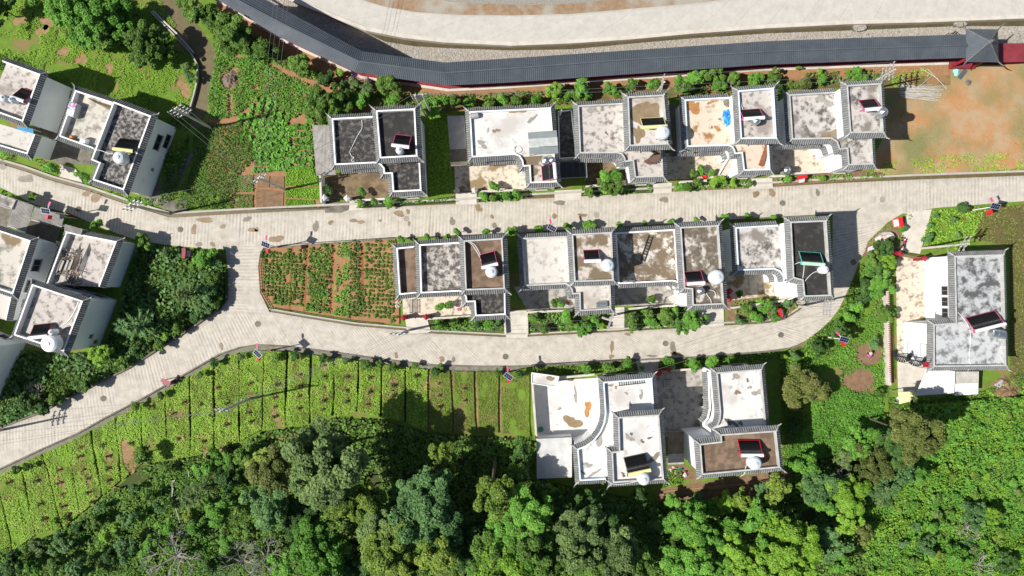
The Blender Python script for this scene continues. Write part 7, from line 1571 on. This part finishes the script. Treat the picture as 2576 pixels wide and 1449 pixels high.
for t, x, y, r_ in (('20', 2010, 880, 50), ('20', 2160, 750, 50), ('20', 2420, 690, 40), ('20', 1620, 1090, 48), ('20', 1370, 1170, 50), ('30', 170, 380, 45), ('30', 300, 340, 45), ('21', 200, 700, 45), ('21', 390, 680, 55), ('21', 680, 710, 48), ('21', 900, 740, 42), ('21', 1100, 790, 62), ('21', 1370, 800, 50), ('21', 1600, 790, 42), ('21', 1800, 840, 45), ('21', 1240, 760, 40), ('21', 1850, 790, 40), ('21', 2440, 850, 42), ('22', 90, 860, 60)): tree(t, x, y, r_, 'leaf_mid' if x % 3 else 'leaf_dark', L_, G_, name='shrub')
tree('30', 1440, 230, 90, 'leaf_mid', 'round tree standing alone in the striped field', None, hc=2.6)
L_, G_ = 'clipped round tree on the verge before the paired yard houses', 'round trees before the paired yard houses'
for x, y, r_ in ((755, 820, 55), (950, 805, 50), (1165, 790, 60), (1170, 740, 40), (1830, 770, 75), (2020, 740, 70), (2200, 710, 45), (1560, 740, 60), (1600, 790, 50), (1310, 800, 30)): tree('22', x, y, r_, 'leaf_bright', L_, G_, hc=1.8)
# gardens of the detached house
L_, G_ = 'rounded dark green shrub in the gardens by the detached house', 'shrubs in the gardens of the detached house'
for t, x, y, r_, k in (('13', 1170, 1030, 90, 'leaf_dark'), ('13', 1050, 1160, 85, 'leaf_mid'), ('13', 1090, 1240, 80, 'leaf_dark'), ('13', 1210, 1200, 85, 'leaf_lime'), ('13', 1020, 1260, 60, 'leaf_bright'), ('13', 1130, 1390, 95, 'leaf_bright'), ('13', 980, 1400, 60, 'leaf_dark'), ('13', 1950, 645, 65, 'leaf_dark'), ('13', 1690, 720, 26, 'leaf_blue'), ('13', 1630, 820, 30, 'leaf_blue'), ('13', 1870, 760, 30, 'leaf_blue'), ('13', 1600, 950, 50, 'leaf_blue'), ('13', 1910, 920, 30, 'leaf_blue'), ('13', 1340, 850, 45, 'leaf_bright'), ('23', 980, 20, 70, 'leaf_dark'), ('23', 1100, 50, 65, 'leaf_bright'), ('23', 1250, 30, 50, 'leaf_bright'), ('23', 1180, 270, 90, 'leaf_mid'), ('23', 1255, 250, 50, 'leaf_bright'), ('23', 520, 600, 75, 'leaf_dark'), ('23', 720, 430, 95, 'leaf_dark'), ('23', 960, 110, 60, 'leaf_dark'), ('23', 270, 690, 50, 'leaf_blue'), ('23', 900, 180, 70, 'leaf_bright'), ('23', 820, 300, 60, 'leaf_bright'), ('23', 1070, 560, 60, 'leaf_blue'), ('23', 1130, 1060, 60, 'leaf_mid'), ('23', 160, 690, 30, 'leaf_lime')): tree(t, x, y, r_, k, L_, G_, name='shrub')
tree('23', 370, 990, 160, 'leaf_olive', 'olive-grey tree on the bank beside the brown-roofed house', None, hc=3.0); tree('23', 250, 1400, 60, 'leaf_dark', 'dark shrub in the shade beside the bright-roofed yard house', None, name='shrub')
# wood: big trees
L_, G_ = 'tall tree of the wood below the striped field', 'trees of the wood below the striped field'
W31 = ((650, 330, 275, 'leaf_grey', 12.5), (600, 520, 200, 'leaf_grey', 11), (800, 520, 170, 'leaf_grey', 11), (780, 110, 120, 'leaf_grey', 11), (840, 660, 150, 'leaf_yellow', 9), (1080, 700, 170, 'leaf_yellow', 8.5), (150, 420, 170, 'leaf_olive', 8), (60, 300, 110, 'leaf_yellow', 7), (130, 700, 180, 'leaf_blue', 7.5), (200, 900, 130, 'leaf_mid', 6.5), (1700, 620, 190, 'leaf_blue', 9), (1680, 850, 210, 'leaf_blue', 9), (1520, 960, 130, 'leaf_blue', 8.5), (1880, 960, 150, 'leaf_blue', 8), (1900, 260, 120, 'leaf_yellow', 6), (1880, 420, 120, 'leaf_olive', 6), (2420, 640, 190, 'leaf_yellow', 8.5), (2480, 800, 120, 'leaf_mid', 8), (560, 1080, 150, 'leaf_bright', 7.5), (640, 1280, 210, 'leaf_bright', 8), (1250, 940, 150, 'leaf_grey', 9), (1280, 1180, 200, 'leaf_yellow', 9.5), (1420, 1330, 150, 'leaf_yellow', 9), (1820, 1240, 180, 'leaf_yellow', 9.5), (1650, 1360, 130, 'leaf_mid', 8), (270, 1370, 120, 'leaf_bright', 6), (2380, 1200, 180, 'leaf_mid', 8), (2480, 1380, 200, 'leaf_lime', 8.5), (2300, 1400, 120, 'leaf_bright', 7), (1440, 650, 110, 'leaf_blue', 6), (900, 1150, 140, 'leaf_dark', 5), (1000, 1330, 160, 'leaf_dark', 5), (2130, 1000, 150, 'leaf_dark', 5), (2100, 1250, 140, 'leaf_dark', 5), (1480, 1420, 110, 'leaf_bright', 7), (450, 860, 150, 'leaf_dark', 5.5))
for x, y, r_, k, hc in W31: tree('31', x, y, r_, k, L_, G_, hc=hc)
L_, G_ = 'dense tree of the wood behind the paired yard houses', 'trees of the wood behind the paired yard houses'
W32 = ((130, 820, 190, 'leaf_bright', 8.5), (180, 1050, 200, 'leaf_mid', 8.5), (-40, 960, 160, 'leaf_bright', 8), (330, 1330, 200, 'leaf_mid', 8), (100, 1340, 160, 'leaf_bright', 8), (660, 980, 180, 'leaf_grey', 9), (640, 1180, 180, 'leaf_grey', 9), (880, 900, 150, 'leaf_dark', 7), (1100, 1050, 140, 'leaf_grey', 8), (1080, 1260, 190, 'leaf_grey', 9), (850, 1370, 170, 'leaf_mid', 8), (1260, 1380, 150, 'leaf_mid', 8), (480, 800, 130, 'leaf_dark', 5), (700, 760, 130, 'leaf_dark', 5), (1000, 760, 120, 'leaf_dark', 4.5), (1280, 640, 90, 'leaf_dark', 3), (350, 640, 100, 'leaf_mid', 4), (230, 600, 90, 'leaf_mid', 4.5), (1760, 920, 150, 'leaf_bright', 8), (1900, 980, 110, 'leaf_bright', 8), (1850, 1110, 90, 'leaf_lime', 7.5), (2060, 1080, 105, 'leaf_bright', 7), (1680, 1000, 100, 'leaf_mid', 7), (1770, 1340, 170, 'leaf_bright', 8), (2220, 960, 105, 'leaf_bright', 6), (2450, 860, 130, 'leaf_bright', 6.5), (2520, 960, 100, 'leaf_lime', 6.5), (2230, 1170, 130, 'leaf_lime', 7.5), (2370, 1330, 170, 'leaf_lime', 8), (2520, 1160, 110, 'leaf_bright', 7), (2140, 1330, 110, 'leaf_bright', 6.5), (1500, 1180, 130, 'leaf_dark', 4.5), (1450, 950, 120, 'leaf_dark', 4), (2010, 760, 100, 'leaf_bright', 3), (1860, 700, 90, 'leaf_blue', 2.5), (2130, 720, 110, 'leaf_lime', 3), (2330, 700, 110, 'leaf_yellow', 3.5), (1620, 690, 80, 'leaf_bright', 2.5), (2540, 600, 90, 'leaf_blue', 4), (1980, 1420, 110, 'leaf_dark', 4), (90, 200, 110, 'leaf_dark', 4), (60, 420, 110, 'leaf_mid', 5))
for x, y, r_, k, hc in W32: tree('32', x, y, r_, k, L_, G_, hc=hc)
L_, G_ = 'broad bushy tree on the scrub slope below the detached house', 'trees on the scrub slope below the detached house'
W33 = ((70, 600, 120, 'leaf_yellow', 5.5), (360, 330, 130, 'leaf_bright', 4), (520, 560, 150, 'leaf_blue', 5), (560, 720, 120, 'leaf_bright', 5), (820, 620, 150, 'leaf_lime', 6), (820, 880, 125, 'leaf_lime', 6.5), (800, 740, 100, 'leaf_bright', 6), (300, 1120, 150, 'leaf_lime', 7.5), (90, 950, 120, 'leaf_lime', 7), (320, 1010, 100, 'leaf_lime', 7), (420, 1240, 110, 'leaf_lime', 7), (120, 1320, 190, 'leaf_lime', 8), (600, 1040, 100, 'leaf_blue', 5.5), (640, 1180, 120, 'leaf_blue', 5.5), (340, 1400, 120, 'leaf_lime', 7), (1100, 330, 150, 'leaf_olive', 5), (1050, 480, 120, 'leaf_blue', 4.5), (1200, 540, 130, 'leaf_blue', 5), (1130, 640, 130, 'leaf_grey', 4.5), (1380, 350, 110, 'leaf_blue', 4.5), (1520, 440, 100, 'leaf_bright', 4), (900, 130, 120, 'leaf_bright', 4), (1060, 70, 130, 'leaf_bright', 4), (760, 260, 100, 'leaf_grey', 3.5), (1480, 30, 170, 'leaf_olive', 12), (1330, 110, 150, 'leaf_dark', 10), (1680, 50, 120, 'leaf_mid', 11), (2080, 830, 110, 'leaf_blue', 3), (2260, 830, 100, 'leaf_lime', 3), (1600, 1150, 100, 'leaf_blue', 2.5), (950, 1000, 110, 'leaf_olive', 4), (720, 1330, 120, 'leaf_bright', 4), (2400, 1300, 110, 'leaf_dark', 2), (1900, 1250, 110, 'leaf_bright', 2.5))
for x, y, r_, k, hc in W33: tree('33', x, y, r_, k, L_, G_, hc=hc)
L_, G_ = 'scrub tree below the far corner of the striped field', 'scrub trees below the far corner of the striped field'
for x, y, r_, k, hc in ((2200, 820, 130, 'leaf_bright', 4), (1900, 820, 90, 'leaf_yellow', 3.5), (1600, 770, 70, 'leaf_blue', 2.5), (1280, 880, 80, 'leaf_blue', 2.5), (950, 900, 80, 'leaf_mid', 2.5), (800, 960, 80, 'leaf_dark', 2.5), (1050, 1040, 70, 'leaf_lime', 2.5), (1150, 960, 60, 'leaf_lime', 2.2), (1350, 560, 60, 'leaf_blue', 2), (1520, 640, 70, 'leaf_mid', 2.2), (1260, 1180, 100, 'leaf_blue', 3.5), (1680, 960, 90, 'leaf_bright', 3.5), (1500, 1160, 100, 'leaf_bright', 3.5), (1960, 960, 90, 'leaf_bright', 3.5), (2280, 1130, 90, 'leaf_bright', 3.5), (2480, 990, 100, 'leaf_mid', 4), (600, 1130, 90, 'leaf_blue', 2.5), (400, 1160, 90, 'leaf_grey', 2.5), (800, 1390, 120, 'leaf_blue', 3.5), (350, 1360, 90, 'leaf_bright', 3), (120, 1350, 110, 'leaf_dark', 3), (140, 1230, 70, 'leaf_dark', 2.5), (560, 900, 60, 'leaf_lime', 1.5), (2150, 200, 60, 'leaf_bright', 2.2), (2450, 250, 110, 'leaf_mid', 3), (2300, 300, 90, 'leaf_bright', 2.5), (1650, 400, 70, 'leaf_mid', 2.2), (2050, 380, 100, 'leaf_bright', 2.8), (2300, 480, 130, 'leaf_dark', 4), (1100, 1250, 80, 'leaf_dark', 3), (560, 1330, 90, 'leaf_mid', 3), (2100, 1330, 110, 'leaf_dark', 3), (1000, 760, 60, 'leaf_blue', 2), (1850, 1060, 80, 'leaf_mid', 3)): tree('30', x, y, r_, k, L_, G_, hc=hc)
# extra bushes dotted over the scrub slope
L_, G_ = 'low rounded bush on the bright scrub slope', 'low bushes on the scrub slope'
rb = random.Random(5)
for k in range(46):
    x, y = rb.uniform(1250, 2560), rb.uniform(480, 1440)
    tree('33', x, y, rb.uniform(30, 75), rb.choice(['leaf_bright', 'leaf_bright', 'leaf_lime', 'leaf_mid', 'leaf_blue', 'leaf_yellow', 'leaf_grey']), L_, G_, hc=rb.uniform(.8, 2.2), name='shrub')
for k in range(20):
    x, y = rb.uniform(1500, 2560), rb.uniform(-180, 480)
    if 1250 < x < 2150 and 40 < y < 420: continue
    tree('33', x, y, rb.uniform(35, 75), rb.choice(['leaf_lime', 'leaf_bright', 'leaf_yellow', 'leaf_mid']), L_, G_, hc=rb.uniform(.8, 1.8), name='shrub')
# bare trees
def baremesh(name, seed, n=7, dep=4):
    r = random.Random(seed); mb = MB()
    def grow(p, d, L, rad, k):
        q = p + d * L; m_ = p.lerp(q, .5) + Vector((r.uniform(-1, 1), r.uniform(-1, 1), r.uniform(-1, 1))) * L * .08
        mb.tube([p, m_, q], [rad, rad * .8, rad * .6], 4, False)
        if k:
            for _ in range(r.choice((2, 3))):
                e = (d + Vector((r.uniform(-1, 1), r.uniform(-1, 1), r.uniform(-.5, .6))) * .75).normalized(); grow(q, e, L * r.uniform(.55, .85), rad * .62, k - 1)
    for k in range(n):
        a = k * 6.28 / n + r.uniform(-.3, .3); grow(Vector((0, 0, 0)), Vector((math.cos(a), math.sin(a), r.uniform(.3, 1.2))).normalized(), .34, .03, dep)
    return mb.mesh(name, M['bark_grey'])
BARE = [baremesh('crown', 3), baremesh('crown', 8)]
for k, (t, x, y, r_, hc, lb_) in enumerate((('30', 1790, 1250, 250, 3.0, 'leafless grey tree in the scrub below the striped field'), ('30', 2460, 1290, 230, 3.2, 'second leafless grey tree near the thick scrub'), ('31', 110, 1240, 180, 3.2, 'leafless forked grey tree among the big crowns'), ('20', 390, 1030, 110, 1.0, 'bare pale shrub in the shaded wedge garden'), ('33', 2000, 960, 130, 2.0, 'leafless fallen grey branches on the scrub slope'), ('33', 2120, 1340, 130, 2.0, 'second tangle of leafless grey branches on the scrub slope'), ('30', 1900, 950, 120, 2.6, 'thin leafless tree beside the grey poles in the scrub'), ('33', 720, 440, 100, 4.2, 'bare twig crown among bushy trees near the brown roof'))):
    tree(t, x, y, r_, 'leaf_grey', lb_, None, hc=hc, name='bare_tree', cls=BARE[k % 2])
# dead trunk leaning at the wood's edge, timber frame in the scrub
r = thing('dead_trunk', (*TW('31', 2395, 480, 0), 0), 'dead bare trunk leaning out over the wood edge', 'dead tree'); a = TW('31', 2400, 320, 3); b = TW('31', 2370, 660, 9)
MB().tube([(*a, .0), ((a[0] + b[0]) / 2, (a[1] + b[1]) / 2, 5), (*b, 9.5)], [.3, .2, .06], 8).build('trunk', M['bark'], r); MB().tube([((a[0] + b[0]) / 2, (a[1] + b[1]) / 2, 5), (b[0] - 1, b[1] + 1.2, 7.2)], [.1, .03], 6).build('limb', M['bark'], r)
r = thing('timber_wreck', (*TW('30', 1740, 650), 0), 'collapsed grey timber frame at the edge of the scrub', 'timber frame')
for a, b in (((1730, 500), (1740, 680)), ((1720, 700), (1750, 560)), ((1740, 690), (1820, 910)), ((1730, 700), (1810, 650)), ((1710, 500), (1770, 480)), ((1770, 725), (1840, 690)), ((1885, 370), (1910, 450))): MB().bar((*TW('30', *a, .9), .8), (*TW('30', *b, .9), 1.1), .13, .1).build('beam', M['bark_grey'], r)
for x, y in ((1735, 600), (1800, 800), (1760, 490)): MB().box((*TW('30', x, y, .4), .45), (.12, .12, .9)).build('post', M['bark_grey'], r)
# fallen timber behind the curved eave house
r = thing('fallen_timber', (*TW('32', 800, 640), 0), 'old grey boards lying in shade behind the curved eave house', 'timber')
for k in range(4): MB().bar((*TW('32', 720, 580 + 14 * k), .3), (*TW('32', 1080, 730 + 12 * k), .35), .2, .06).build('board', M['bark_grey'], r)
for k, (t, x, y) in enumerate((('32', 2130, 530),)):
    r = thing('plank_pair', (*TW(t, x, y), 0), 'pair of planks sloping from the brown-roofed house to the soil', 'plank')
    for s in (-14, 14): MB().bar((*TW(t, 2100 + s, 465, 1.2), 1.2), (*TW(t, 2170 + s, 600, 0), .1), .2, .06).build('plank', M['wood'], r)
